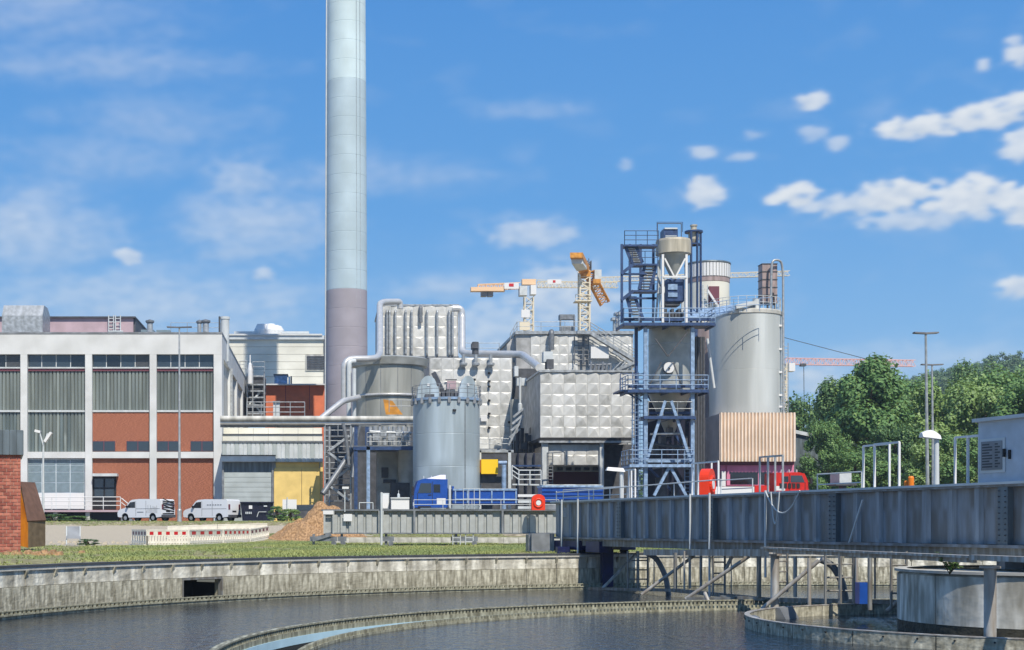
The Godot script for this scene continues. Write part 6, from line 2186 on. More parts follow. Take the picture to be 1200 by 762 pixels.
	for j in 9:
		var y := TOP + 0.9 - j * 0.062
		var a0 := bs(1155.0)
		var a1 := bs(1176.5)
		var cut := lerpf(a0, a1, 0.56 if j % 3 else 0.4)
		bblock(mb, a0, cut, -0.089, -0.0865, y - 0.017, y + 0.017)
		bblock(mb, lerpf(a0, a1, 0.7), lerpf(a0, a1, 0.98 if j % 2 else 0.86), -0.089, -0.0865, y - 0.017, y + 0.017)
	part("printed_line", mb, M.darkgrey, nb)
	mb = MB.new()
	bblock(mb, bs(1186), bs(1187.5), -0.1, -0.052, TOP + 0.55, TOP + 0.75)
	bblock(mb, bs(1180.5), bs(1182), -0.12, -0.07, TOP + 0.6, TOP + 0.78)
	part("handle", mb, M.dark, t)
	t = thing("bridge_lamp", "curved white lamp head on a thick white post on the bridge", "lamp", bp(bs(1097.5, 1.0), 1.0, TOP))
	mb = MB.new()
	var lp := bp(bs(1097.5, 1.0), 1.0, TOP)
	mb.tube(lp, lp + Vector3(0, 1.25, 0), 0.07, 0.06, 12)
	part("post", mb, M.lightgrey, t)
	mb = MB.new()
	var hx := Vector3(-0.4, 0.0, 0.1)
	for j in 8:
		var f0 := j / 8.0
		var f1 := (j + 1) / 8.0
		var h0 := 0.1 + 0.1 * sin(f0 * PI)
		var h1 := 0.1 + 0.1 * sin(f1 * PI)
		var y0 := 1.22 + 0.05 * f0
		var y1 := 1.22 + 0.05 * f1
		var p0 := lp + hx * (f0 * 1.25 - 0.2)
		var p1 := lp + hx * (f1 * 1.25 - 0.2)
		var sd := Vector3(0, 0, 0.14)
		mb.hexa([p0 - sd + Vector3(0, y0, 0), p0 + sd + Vector3(0, y0, 0), p0 + sd * 0.5 + Vector3(0, y0 + h0, 0), p0 - sd * 0.5 + Vector3(0, y0 + h0, 0), p1 - sd + Vector3(0, y1, 0), p1 + sd + Vector3(0, y1, 0), p1 + sd * 0.5 + Vector3(0, y1 + h1, 0), p1 - sd * 0.5 + Vector3(0, y1 + h1, 0)])
	part("lamp_head", mb, M.white_clean, t)
	t = thing("bridge_lamp", "flat white lamp head on the bridge's left half near the blue tower", "lamp", bp(bs(728, 0.9), 0.9, TOP))
	lp = bp(bs(728, 0.9), 0.9, TOP)
	mb = MB.new()
	mb.tube(lp, lp + Vector3(0, 1.12, 0), 0.06, 0.06, 12)
	part("post", mb, M.lightgrey, t)
	mb = MB.new()
	mb.hexa([lp + Vector3(-0.55, 1.12, -0.14), lp + Vector3(-0.55, 1.12, 0.14), lp + Vector3(-0.5, 1.24, 0.1), lp + Vector3(-0.5, 1.24, -0.1), lp + Vector3(0.12, 1.06, -0.14), lp + Vector3(0.12, 1.06, 0.14), lp + Vector3(0.06, 1.2, 0.1), lp + Vector3(0.06, 1.2, -0.1)])
	part("lamp_head", mb, M.white_clean, t)
	# life ring holders
	ring_holder(bp(bs(829, 0.7), 0.7, TOP), 0.92, "orange life ring holder on the bridge beside the white gate frame", 1.05)
	ring_holder(at(630.5, 598, 76), 0.83, "orange life ring holder with white centre on the grey trough's right end", 0.0)
	t = thing("orange_marker", "pair of orange marker tubes standing on the bridge by the big lamp", "marker", bp(bs(1066, 1.2), 1.2, TOP))
	for q in [[1063.0, 0.25], [1067.8, 0.36]]:
		mb = MB.new()
		mb.lathe(bp(bs(q[0], 1.2), 1.2, TOP), [[0.07, 0.0], [0.075, q[1] - 0.04], [0.05, q[1]], [0, q[1]]], 14)
		part("tube", mb, M.orange, t)

func ring_holder(p: Vector3, h: float, label: String, turn: float) -> void:
	var t := thing("life_ring_holder", label, "life ring holder", p)
	var poly := PackedVector2Array()
	var w := h * 0.42
	poly.append(Vector2(-w, 0))
	poly.append(Vector2(w, 0))
	for k in 11:
		var a := PI * k / 10
		poly.append(Vector2(cos(a) * w, h - w * 0.75 + sin(a) * w * 0.75))
	var ex := Vector3(cos(turn), 0, -sin(turn))
	var d := Vector3(-sin(turn), 0, -cos(turn)) * 0.3
	var mb := MB.new()
	mb.extrude(poly, p - d * 0.5, ex, Vector3.UP, d)
	part("shell", mb, M.orange_red, t)
	mb = MB.new()
	var c := p - d * 0.52 + Vector3(0, h * 0.45, 0)
	for k in 20:
		var a0 := TAU * k / 20
		var a1 := TAU * (k + 1) / 20
		mb.tube(c + (ex * cos(a0) + Vector3.UP * sin(a0)) * w * 0.62, c + (ex * cos(a1) + Vector3.UP * sin(a1)) * w * 0.62, 0.06, 0.06, 8, false)
	part("life_ring", mb, M.orange_red, t)
	mb = MB.new()
	mb.tube(c, c - d.normalized() * 0.05, w * 0.4, w * 0.38, 20)
	part("white_centre", mb, M.white_clean, t)

# ---------------------------------------------------------------- yard and bank
func van(label: String, where: Vector3, turn: float) -> Node3D:
	var t := thing("van", label, "van", where, "white vans parked before the hall")
	var poly := PackedVector2Array([Vector2(-2.4, 0.42), Vector2(-2.46, 0.7), Vector2(-2.4, 0.92), Vector2(-2.2, 1.06), Vector2(-1.62, 1.2), Vector2(-1.05, 1.78), Vector2(-0.8, 1.9), Vector2(0.0, 1.96), Vector2(2.25, 1.93), Vector2(2.38, 1.84), Vector2(2.46, 1.1), Vector2(2.46, 0.42)])
	for c in [1.5, -1.6]:
		for k in 9:
			var a := PI * k / 8
			poly.append(Vector2(c + cos(a) * 0.4, 0.36 + sin(a) * 0.4))
	var mb := MB.new()
	mb.extrude(poly, where + Vector3(0, 0, 0.93), Vector3(1, 0, 0), Vector3(0, 1, 0), Vector3(0, 0, -1.86))
	var body := part("body", mb, M.van_white, t)
	mb = MB.new()
	mb.box(where + Vector3(-2.3, 0.32, -0.8), where + Vector3(2.3, 0.45, 0.8))
	part("underbody", mb, M.dark, t)
	for c in [[-1.6, 1], [1.5, 1], [-1.6, -1], [1.5, -1]]:
		mb = MB.new()
		var p := where + Vector3(c[0], 0.34, 0.8 * c[1])
		mb.lathe(Vector3.ZERO, [[0.2, -0.1], [0.34, -0.1], [0.34, 0.1], [0.2, 0.1]], 18)
		for k in mb.v.size():
			mb.v[k] = p + Vector3(mb.v[k].x, mb.v[k].z, mb.v[k].y)
			mb.n[k] = Vector3(mb.n[k].x, mb.n[k].z, mb.n[k].y)
		var w := part("wheel", mb, M.tyre, t)
		mb = MB.new()
		mb.tube(p - Vector3(0, 0, 0.07), p + Vector3(0, 0, 0.07), 0.2, 0.2, 14)
		part("rim", mb, M.galv, w)
	for s in [1.0, -1.0]:
		mb = MB.new()
		var z: float = 0.931 * s
		mb.extrude(PackedVector2Array([Vector2(-1.45, 1.22), Vector2(-1.0, 1.68), Vector2(-0.45, 1.74), Vector2(-0.45, 1.2)]), where + Vector3(0, 0, z), Vector3(1, 0, 0), Vector3(0, 1, 0), Vector3(0, 0, 0.012 * s))
		part("side_window", mb, M.glass_dark, t)
		mb = MB.new()
		for x in [-0.38, 0.75]: mb.box(where + Vector3(x, 0.5, z), where + Vector3(x + 0.025, 1.8, z + 0.006 * s))
		mb.box(where + Vector3(-0.38, 1.1, z), where + Vector3(2.3, 1.13, z + 0.006 * s))
		part("door_gap", mb, M.darkgrey, t)
		mb = MB.new()
		mb.box(where + Vector3(-1.35, 1.2, z), where + Vector3(-1.2, 1.4, z + 0.2 * s))
		part("mirror", mb, M.dark, t)
		mb = MB.new()
		mb.box(where + Vector3(2.463, 1.05, 0.62 * s), where + Vector3(2.48, 1.5, 0.86 * s))
		part("tail_light", mb, M.maroon, t)
		mb = MB.new()
		mb.box(where + Vector3(-2.44, 0.78, 0.5 * s), where + Vector3(-2.3, 0.96, 0.85 * s))
		part("headlight", mb, M.galv, t)
	mb = MB.new()
	mb.hexa([where + Vector3(-1.63, 1.21, -0.8), where + Vector3(-1.63, 1.21, 0.8), where + Vector3(-1.09, 1.75, 0.74), where + Vector3(-1.09, 1.75, -0.74), where + Vector3(-1.6, 1.2, -0.8), where + Vector3(-1.6, 1.2, 0.8), where + Vector3(-1.06, 1.73, 0.74), where + Vector3(-1.06, 1.73, -0.74)])
	part("windscreen", mb, M.glass_dark, t)
	mb = MB.new()
	mb.box(where + Vector3(2.463, 0.36, -0.9), where + Vector3(2.56, 0.6, 0.9))
	part("bumper", mb, M.darkgrey, t)
	mb = MB.new()
	mb.box(where + Vector3(2.45, 0.82, -0.28), where + Vector3(2.475, 0.96, 0.28))
	part("number_plate", mb, M.dark, t)
	t.rotation.y = turn
	return t

func loader(called: String, label: String, x0: float, x1: float, xc0: float, xc1: float, far: float, m: Material, y_top: float, y_cab: float, bed_top: float, bed_bottom: float) -> Node3D:
	# a lorry seen from the side: cab between xc0 and xc1, body between x0 and x1
	var g := gh(far)
	var t := thing(called, label, "lorry", Vector3(at((xc0 + x1) * 0.5, 0, far).x, g, -far))
	var dirn := 1.0 if xc0 > x0 else -1.0        # cab ahead to the right or left
	var c0 := at(xc0, y_cab, far)
	var c1 := at(xc1, y_top, far)
	var h := c1.y - c0.y
	var w := absf(c1.x - c0.x)
	var front := c1.x if dirn > 0 else c0.x
	var mb := MB.new()
	mb.extrude(PackedVector2Array([Vector2(0, 0), Vector2(0.02, h * 0.5), Vector2(w * 0.12, h * 0.93), Vector2(w * 0.3, h), Vector2(w, h * 0.97), Vector2(w, 0)]), Vector3(front, c0.y, -far), Vector3(-dirn, 0, 0), Vector3(0, 1, 0), Vector3(0, 0, -2.4))
	var cab := part("cab", mb, m, t)
	mb = MB.new()
	mb.extrude(PackedVector2Array([Vector2(w * 0.12, h * 0.5), Vector2(w * 0.2, h * 0.84), Vector2(w * 0.52, h * 0.84), Vector2(w * 0.52, h * 0.5)]), Vector3(front, c0.y, -far + 0.003), Vector3(-dirn, 0, 0), Vector3(0, 1, 0), Vector3(0, 0, 0.02))
	part("door_window", mb, M.glass_mid, cab)
	mb = MB.new()
	mb.box(Vector3(front - dirn * w * 0.58, c0.y + h * 0.52, -far), Vector3(front - dirn * w * 0.78, c0.y + h * 0.8, -far + 0.02))
	part("rear_window", mb, M.glass_dark, cab)
	mb = MB.new()
	mb.box(Vector3(front - dirn * w * 0.68, c0.y + h * 0.1, -far), Vector3(front - dirn * w * 0.94, c0.y + h * 0.32, -far + 0.015))
	part("white_plate", mb, M.white_clean, cab)
	mb = MB.new()
	mb.box(Vector3(front - dirn * w * 0.54, c0.y + h * 0.08, -far), Vector3(front - dirn * w * 0.555, c0.y + h * 0.9, -far + 0.012))
	mb.box(Vector3(front - dirn * w * 0.1, c0.y + h * 0.08, -far), Vector3(front - dirn * w * 0.115, c0.y + h * 0.5, -far + 0.012))
	mb.box(Vector3(front - dirn * w * 0.42, c0.y + h * 0.42, -far), Vector3(front - dirn * w * 0.52, c0.y + h * 0.45, -far + 0.03))
	mb.box(Vector3(front - dirn * w * 0.12, c0.y + h * 0.005, -far), Vector3(front - dirn * w * 0.5, c0.y + h * 0.05, -far + 0.03))
	part("door_gap", mb, M.dark, cab)
	mb = MB.new()
	mb.box(Vector3(front + dirn * 0.005, c0.y + h * 0.05, -far - 0.1), Vector3(front + dirn * 0.06, c0.y + h * 0.18, -far - 0.5))
	part("headlight", mb, M.lightgrey, cab)
	mb = MB.new()
	mb.hexa([Vector3(front - dirn * w * 0.35, c1.y - 0.02, -far - 0.2), Vector3(front - dirn * w * 0.95, c1.y - 0.05, -far - 0.2), Vector3(front - dirn * w * 0.95, c1.y + 0.3, -far - 0.35), Vector3(front - dirn * w * 0.8, c1.y + 0.3, -far - 0.35), Vector3(front - dirn * w * 0.35, c1.y - 0.02, -far - 2.2), Vector3(front - dirn * w * 0.95, c1.y - 0.05, -far - 2.2), Vector3(front - dirn * w * 0.95, c1.y + 0.3, -far - 2.0), Vector3(front - dirn * w * 0.8, c1.y + 0.3, -far - 2.0)])
	if dirn < 0: part("roof_fairing", mb, m, cab)
	mb = MB.new()
	mb.box(Vector3(front + dirn * 0.02, c0.y + h * 0.42, -far + 0.05), Vector3(front + dirn * 0.2, c0.y + h * 0.72, -far + 0.3))
	part("mirror", mb, M.dark, cab)
	mb = MB.new()
	mb.box(Vector3(front - dirn * 0.1, c0.y - 0.35, -far - 2.3), Vector3(front - dirn * 0.5, c0.y - 0.003, -far - 0.05))
	part("bumper", mb, M.darkgrey, t)
	mb = MB.new()
	for k in 3: mb.tube(Vector3(front - dirn * (w * 0.3 + k * 0.6), c1.y - 0.05, -far - 0.4), Vector3(front - dirn * (w * 0.3 + k * 0.6), c1.y + 0.22, -far - 0.4), 0.05)
	part("roof_lamp", mb, M.lightgrey, t)
	var b0 := at(x0, bed_bottom, far)
	var b1_ := at(x1, bed_top, far)
	mb = MB.new()
	mb.box(Vector3(minf(b0.x, c0.x), g + 0.75, -far - 0.6), Vector3(maxf(b1_.x, c1.x), g + 1.0, -far - 1.8))
	part("chassis", mb, M.grey, t)
	for x in [front - dirn * w * 0.45, lerpf(b0.x, b1_.x, 0.25 if dirn < 0 else 0.1), lerpf(b0.x, b1_.x, 0.72), lerpf(b0.x, b1_.x, 0.92)]:
		for z in [0.25, 2.1]:
			mb = MB.new()
			mb.tube(Vector3(x, g + 0.5, -far - z - 0.15), Vector3(x, g + 0.5, -far - z + 0.15), 0.5, 0.5, 20)
			part("wheel", mb, M.tyre, t)
	return t

func make_yard() -> void:
	var mb: MB
	var t: Node3D
	var a := van("white van with grey line drawing on its side, left of the tall lamp post", Vector3(at(171, 0, 126).x, gh(126) + 0.03, -126), deg_to_rad(-33))
	var wp := a.position
	mb = MB.new()
	for k in 9:
		var x := 0.85 + k * 0.14
		mb.box(wp + Vector3(x, 0.75, 0.945), wp + Vector3(x + 0.03, 0.95 + 0.5 * absf(sin(k * 1.7)), 0.95))
	mb.box(wp + Vector3(-0.2, 0.8, 0.945), wp + Vector3(0.5, 0.86, 0.95))
	var turn := a.rotation.y
	a.rotation.y = 0
	part("line_drawing", mb, M.grey, a)
	mb = MB.new()
	for k in 7:
		var y := 0.65 + k * 0.17
		mb.hexa([wp + Vector3(2.475, y, -0.8), wp + Vector3(2.475, y + 0.22 * (k % 3), 0.75), wp + Vector3(2.475, y + 0.08 + 0.22 * (k % 3), 0.75), wp + Vector3(2.475, y + 0.12, -0.8), wp + Vector3(2.485, y, -0.8), wp + Vector3(2.485, y + 0.22 * (k % 3), 0.75), wp + Vector3(2.485, y + 0.08 + 0.22 * (k % 3), 0.75), wp + Vector3(2.485, y + 0.12, -0.8)])
	part("black_stripes", mb, M.dark, a)
	a.rotation.y = turn
	var v2 := van("plain white van between the tall lamp post and the dark blue skip", Vector3(at(248, 0, 127).x, gh(127) + 0.03, -127), deg_to_rad(-33))
	turn = v2.rotation.y
	v2.rotation.y = 0
	wp = v2.position
	mb = MB.new()
	for k in 6: mb.box(wp + Vector3(0.2 + k * 0.28, 1.42, 0.945), wp + Vector3(0.38 + k * 0.28, 1.5, 0.95))
	part("lettering", mb, M.grey, v2)
	v2.rotation.y = turn
	# dark blue skip
	t = thing("skip_container", "dark blue steel skip with white label right of the plain van", "skip", at(301, 611, 125))
	mb = MB.new()
	mb.hexa([at(284, 610.5, 125), at(317, 610.5, 125), at(320.5, 588.5, 125), at(281.5, 588.5, 125), at(284, 610.5, 127), at(317, 610.5, 127), at(320.5, 588.5, 127.2), at(281.5, 588.5, 127.2)])
	part("body", mb, M.navy, t)
	mb = MB.new()
	mb.fbox(281, 589.6, 321, 588.2, 124.8, 124.99)
	for k in 5: mb.beam(at(286 + k * 7.5, 610, 124.95), at(285 + k * 7.8, 589.5, 124.95), 0.08)
	part("rim", mb, M.navy, t)
	part("label", slab(291.5, 592.5, 295.5, 596.5, 124.85, 0.04), M.white_clean, t)
	mb = MB.new()
	for k in 4: mb.fbox(287.5 + k * 2.0, 602.5, 288.8 + k * 2.0, 600, 124.86, 124.9)
	mb.beam(at(301, 606, 124.86), at(303, 600, 124.86), 0.06)
	mb.beam(at(303, 600, 124.86), at(312, 600, 124.86), 0.05)
	mb.fbox(309, 594, 313, 592.5, 124.86, 124.9)
	part("white_lettering", mb, M.lightgrey, t)
	# dirt heap
	mb = MB.new()
	var f := FastNoiseLite.new()
	f.seed = 5
	f.frequency = 0.55
	var hc := at(372, 0, 97)
	var height := func(x: float, z: float) -> float:
		var d1 := Vector2((x - hc.x + 0.1) / 3.6, (z - hc.z) / 3.2).length()
		var d2 := Vector2((x - hc.x - 1.3) / 2.4, (z - hc.z + 0.6) / 2.4).length()
		var h := maxf(0.0, 1.0 - d1) * 2.1 + maxf(0.0, 1.0 - d2) * 1.1
		return h + (f.get_noise_2d(x, z) * 0.5 + f.get_noise_2d(x * 3.1, z * 3.1) * 0.14) * minf(1.0, h)
	var N := 56
	for j in N:
		for i in N:
			var p: Array = []
			for e in [[i, j], [i + 1, j], [i + 1, j + 1], [i, j + 1]]:
				var x: float = hc.x - 4.0 + 8.2 * e[0] / N
				var z: float = hc.z + 3.4 - 6.8 * e[1] / N
				p.append(Vector3(x, gh(-z) - 0.1 + float(height.call(x, z)), z))
			mb.quad(p[0], p[1], p[2], p[3], Vector3.UP)
	solo("dirt_heap", mb, M.dirt, "heap of brown earth in front of the yellow wall", "heap")
	# dark car, sign, shrub by the yellow wall
	var cp := at(350, 611, 124)
	cp.y = gh(124) + 0.03
	t = thing("car", "dark estate car parked behind the earth heap by the yellow wall", "car", cp)
	mb = MB.new()
	mb.extrude(PackedVector2Array([Vector2(-2.2, 0.3), Vector2(-2.2, 0.8), Vector2(-1.3, 0.95), Vector2(-0.6, 1.42), Vector2(1.3, 1.45), Vector2(2.1, 0.95), Vector2(2.2, 0.3)]), cp + Vector3(0, 0, 0.85), Vector3(1, 0, 0), Vector3(0, 1, 0), Vector3(0, 0, -1.7))
	part("body", mb, M.darkgrey, t)
	mb = MB.new()
	mb.extrude(PackedVector2Array([Vector2(-1.0, 0.95), Vector2(-0.5, 1.34), Vector2(1.2, 1.36), Vector2(1.6, 0.95)]), cp + Vector3(0, 0, 0.855), Vector3(1, 0, 0), Vector3(0, 1, 0), Vector3(0, 0, 0.02))
	part("side_window", mb, M.glass_mid, t)
	for x in [-1.35, 1.35]:
		mb = MB.new()
		mb.tube(cp + Vector3(x, 0.31, 0.68), cp + Vector3(x, 0.31, 0.9), 0.31, 0.31, 16)
		part("wheel", mb, M.tyre, t)
	t = thing("sign", "blank white sign board on a post in front of the yellow wall", "sign", at(337, 611, 119))
	part("board", slab(331, 585.5, 347.5, 597.0, 119, 0.05), M.white_clean, t)
	mb = MB.new()
	mb.tube(at(336.5, 612, 118.9), at(336.5, 583, 118.9), 0.05, 0.05, 8)
	part("post", mb, M.lightgrey, t)
	tree(327, 594, 612, 122, 2.0, 2, M.leaf_a, "shrub", "small green weeds at the garage corner beside the skip", "", 2500)
	tree(341, 597, 612, 118, 1.6, 2, M.leaf_b, "shrub", "small weeds below the blank white sign", "", 2500)
	tree(62, 603, 613, 116, 3.0, 2, M.leaf_c, "shrub", "low green weeds by the short double lamp's foot", "", 2500)
	tree(88, 605, 613, 117, 3.2, 2, M.leaf_a, "shrub", "low green weeds under the loading platform left of its last pier", "", 2500)
	tree(103, 632, 640, 76, 1.2, 2, M.leaf_c, "shrub", "small weeds right of the grey board on the bank", "", 2500)
	# warning barriers
	var ends := [[Vector2(155, 79), Vector2(172, 75.5)], [Vector2(172.5, 75.5), Vector2(220, 77.0)], [Vector2(221.5, 77.2), Vector2(260, 84)], [Vector2(261.5, 84.2), Vector2(292, 91)], [Vector2(293, 91.2), Vector2(314.5, 97)], [Vector2(196, 97), Vector2(254, 98.5)], [Vector2(255, 98.6), Vector2(313, 99.5)]]
	var which := ["short leftmost", "second from the left", "middle", "fourth from the left", "rightmost", "back row left", "back row right"]
	for k in ends.size():
		var e: Array = ends[k]
		var p := at(e[0].x, 0, e[0].y)
		var q := at(e[1].x, 0, e[1].y)
		p.y = gh(-p.z)
		q.y = gh(-q.z)
		t = thing("barrier", "red and white striped plastic barrier round the dig, %s" % which[k], "barrier", (p + q) * 0.5, "barriers round the dig")
		var d := (q - p)
		var n: int = [6, 14, 13, 12, 10, 14, 14][k]
		var nrm := Vector3(-d.z, 0, d.x).normalized()
		if nrm.z < 0: nrm = -nrm
		mb = MB.new()
		mb.beam(p + Vector3(0, 0.22, 0), q + Vector3(0, 0.22, 0), 0.1, 0.12)
		mb.beam(p + Vector3(0, 0.06, 0), q + Vector3(0, 0.06, 0), 0.34, 0.1)
		for j in n + 1: mb.beam(p.lerp(q, float(j) / n) + Vector3(0, 0.1, 0), p.lerp(q, float(j) / n) + Vector3(0, 0.56, 0), 0.09, 0.07)
		part("lower_bars", mb, M.barrier_white, t)
		mb = MB.new()
		mb.beam(p + Vector3(0, 0.68, 0), q + Vector3(0, 0.68, 0), 0.05, 0.26)
		mb.beam(p + Vector3(0, 0.85, 0), q + Vector3(0, 0.85, 0), 0.09, 0.06)
		part("board", mb, M.barrier_white, t)
		var m: int = [5, 5, 4, 6, 5, 1, 1][k]
		if k < 5:
			for j in m:
				mb = MB.new()
				var p0 := p.lerp(q, (j + 0.25) / m) + Vector3(0, 0.6, 0) + nrm * 0.028
				var p1 := p.lerp(q, (j + 0.72) / m) + Vector3(0, 0.6, 0) + nrm * 0.028
				mb.quad(p0, p1, p1 + Vector3(0, 0.17, 0), p0 + Vector3(0, 0.17, 0), nrm)
				part("red_stripe", mb, M.red if k % 4 else M.maroon, t)
	# brick hut at the left edge
	var Z := 57.0
	var corner := at(24.3, 649, Z)
	t = thing("brick_hut", "red brick hut with grey sheet metal fascia at the photo's left edge", "building", corner)
	var top_y := at(0, 533, Z).y
	mb = MB.new()
	mb.box(corner + Vector3(-4.0, -0.3, -4.0), Vector3(corner.x - 0.012, top_y, corner.z - 0.02))
	part("mortar_bed", mb, M.mortar, t)
	var rows := 29
	var bh := (top_y - corner.y) / rows
	var bl := 0.275
	for v in 3: pass
	var shapes: Array = []
	for v in 4:
		mb = MB.new()
		mb.bevel(Vector3(0.008, 0.009, -0.06 + v * 0.002), Vector3((bl if v < 3 else bl * 0.5) - 0.008, bh - 0.009, 0.004 + v * 0.003), 0.008)
		shapes.append(mb.mesh(Vector3.ZERO))
	for r in rows:
		var x := 0.0
		if r % 2 == 1:
			piece("brick", shapes[3], M.hut_brick, t, Transform3D(Basis(), Vector3(-bl * 0.5, bh * r, 0)))
			x = -bl * 0.5
		while x > -1.5:
			x -= bl
			var m: Material = [M.hut_brick, M.hut_brick_b, M.hut_brick_c][rng.randi() % 3]
			piece("brick", shapes[rng.randi() % 3], m, t, Transform3D(Basis(), Vector3(x, bh * r, 0)))
	mb = MB.new()
	mb.box(Vector3(corner.x - 4.2, top_y, corner.z - 4.2), Vector3(corner.x + 0.1, at(0, 505.5, Z).y, corner.z + 0.1))
	part("fascia_core", mb, M.fascia, t)
	for k in 11:
		mb = MB.new()
		mb.bevel(Vector3(corner.x + 0.1 - (k + 1) * 0.27 + 0.01, top_y - 0.02, corner.z + 0.1), Vector3(corner.x + 0.1 - k * 0.27 - 0.01, at(0, 504.5, Z).y, corner.z + 0.135), 0.015)
		part("fascia_sheet", mb, M.fascia, t)
	t.rotation.y = deg_to_rad(12.8)
	# rusty bin beside the hut
	t = thing("rusty_bin", "rusty brown slant roofed bin with orange end beside the brick hut", "bin", at(42, 640, 60))
	var A := at(24.5, 640, 60.2)
	var Bq := at(33, 642, 60)
	var C := at(53, 640, 61.4)
	var D := at(45, 637, 62.6)
	var A2 := at(24, 566, 60.2)
	var B2 := at(33, 612, 60)
	var C2 := at(53, 611, 61.4)
	var D2 := at(41, 567, 62.6)
	mb = MB.new()
	mb.hexa([A, Bq, C, D, A2, B2, C2, D2])
	part("body", mb, M.rust_dark, t)
	mb = MB.new()
	var o := Vector3(-0.02, 0, 0.06)
	mb.hexa([A + o, Bq + o, B2 + o + Vector3(0, -0.06, 0), A2 + o + Vector3(0, -0.3, 0), A + o * 0.2, Bq + o * 0.2, B2 + o * 0.2 + Vector3(0, -0.06, 0), A2 + o * 0.2 + Vector3(0, -0.3, 0)])
	part("orange_end", mb, M.skip_orange, t)
	mb = MB.new()
	var up := Vector3(0, 0.05, 0.03)
	mb.hexa([A2, B2, C2, D2, A2 + up, B2 + up + Vector3(-0.03, 0, 0.05), C2 + up + Vector3(0.06, 0, 0.05), D2 + up])
	part("slanting_lid", mb, M.rust_brown, t)
	mb = MB.new()
	for k in 26:
		var c := Vector3(rng.randf_range(-11.6, -9.0), 0.02, -rng.randf_range(50.0, 55.0))
		var s := rng.randf_range(0.05, 0.16)
		mb.hexa([c + Vector3(-s, 0, -s), c + Vector3(s, 0, -s * 0.8), c + Vector3(s * 1.1, 0, s), c + Vector3(-s, 0, s * 0.9), c + Vector3(-s * 0.6, s * 0.9, -s * 0.5), c + Vector3(s * 0.7, s, -s * 0.5), c + Vector3(s * 0.5, s * 0.8, s * 0.6), c + Vector3(-s * 0.6, s * 0.7, s * 0.6)])
	var st := solo("rubble", mb, M.dirt, "scattered stones on the bare ground in front of the brick hut", "stones")
	st.set_meta("kind", "stuff")
	# grey board on legs
	t = thing("grey_board", "small grey tilted board on two legs standing on the bank", "board", at(86, 637, 79))
	mb = MB.new()
	mb.hexa([at(77.2, 631.5, 79), at(94.2, 631.5, 79), at(93.5, 617, 79.5), at(78.2, 617, 79.5), at(77.2, 631.5, 79.06), at(94.2, 631.5, 79.06), at(93.5, 617, 79.56), at(78.2, 617, 79.56)])
	part("board", mb, M.grey, t)
	for x in [77.8, 93.6]:
		mb = MB.new()
		mb.tube(at(x, 638.5, 79), at(x, 617, 79.3), 0.035, 0.035, 8)
		part("leg", mb, M.lightgrey, t)
	# grey trough bridge of the next tank
	Z = 77.0
	t = thing("grey_trough", "long light grey ribbed girder on low supports across the bank", "bridge", at(515, 640, Z))
	part("web", slab(379, 599, 655, 624.6, Z + 0.12, 0.1), M.trough, t)
	part("top_flange", slab(376.5, 597.0, 655, 598.9, Z - 0.14, 1.5), M.galv_dark, t)
	part("bottom_flange", slab(379, 624.7, 655, 626.0, Z - 0.08, 1.4), M.galv_dark, t)
	part("rear_web", slab(379, 599, 655, 624.6, Z + 1.2, 0.1), M.trough, t)
	var x := 392.0
	while x < 652.0:
		if absf(x - 445) > 5 and absf(x - 486) > 5 and absf(x - 588) > 5:
			mb = MB.new()
			mb.hexa([at(x - 4.2, 624.5, Z + 0.118), at(x + 4.2, 624.5, Z + 0.118), at(x + 4.2, 602.5, Z + 0.118), at(x - 4.2, 602.5, Z + 0.118), at(x - 3.0, 624.5, Z), at(x + 3.0, 624.5, Z), at(x + 3.0, 603.6, Z), at(x - 3.0, 603.6, Z)])
			part("rib", mb, M.trough, t)
			mb = MB.new()
			mb.hexa([at(x - 3, 599.2, Z - 0.13), at(x + 3, 599.2, Z - 0.13), at(x + 2, 602.2, Z - 0.02), at(x - 2, 602.2, Z - 0.02), at(x - 3, 599.2, Z + 0.1), at(x + 3, 599.2, Z + 0.1), at(x + 2, 602.2, Z + 0.1), at(x - 2, 602.2, Z + 0.1)])
			part("gusset", mb, M.galv_dark, t)
		x += 10.1
	for q in [379.0, 389.5, 443.5, 447.5, 484.5, 588.0]: part("post", slab(q, 598.9, q + 2.2, 625.5, Z - 0.16, 0.2), M.trough if int(q) % 2 else M.grey, t)
	part("white_plate", slab(378.5, 598.5, 390.5, 603.0, Z - 0.2, 0.03), M.white_clean, t)
	part("white_plate", slab(402.5, 602.5, 412.5, 611.0, Z - 0.2, 0.03), M.white_clean, t)
	mb = MB.new()
	mb.tube(at(447, 640, Z - 0.3), at(447, 577, Z - 0.3), 0.06, 0.06, 8)
	mb.tube(at(404, 600, Z - 0.2), at(404, 572, Z - 0.2), 0.03, 0.03, 8)
	part("pipe_post", mb, M.lightgrey, t)
	part("mast_head", b1(at(401, 573, Z - 0.35), at(408.5, 570.8, Z + 0.1)), M.white_clean, t)
	mb = MB.new()
	mb.rail([at(485, 597, Z), at(655, 597, Z)], 0.5, 2, 1.6, 0.018)
	mb.rail([at(543, 597, Z + 0.3), at(562, 597, Z + 0.3)], 1.1, 2, 0.25, 0.018)
	mb.rail([at(421, 597, Z + 0.3), at(437, 597, Z + 0.3)], 0.35, 1, 0.7, 0.025)
	part("railing", mb, M.lightgrey, t)
	mb = MB.new()
	for q in [[363.0, 395.0], [396.0, 406.0], [448.0, 462.0], [530.0, 560.0], [622.0, 640.0]]:
		mb.fbox(q[0], 634.5, q[1], 629, Z, Z + 0.9)
		mb.fbox(q[0] + 3, 639, q[0] + 6, 626, Z + 0.1, Z + 0.3)
		mb.tube(at(q[1] - 4, 637, Z - 0.1), at(q[1] - 4, 637, Z + 0.2), 0.14, 0.14, 14)
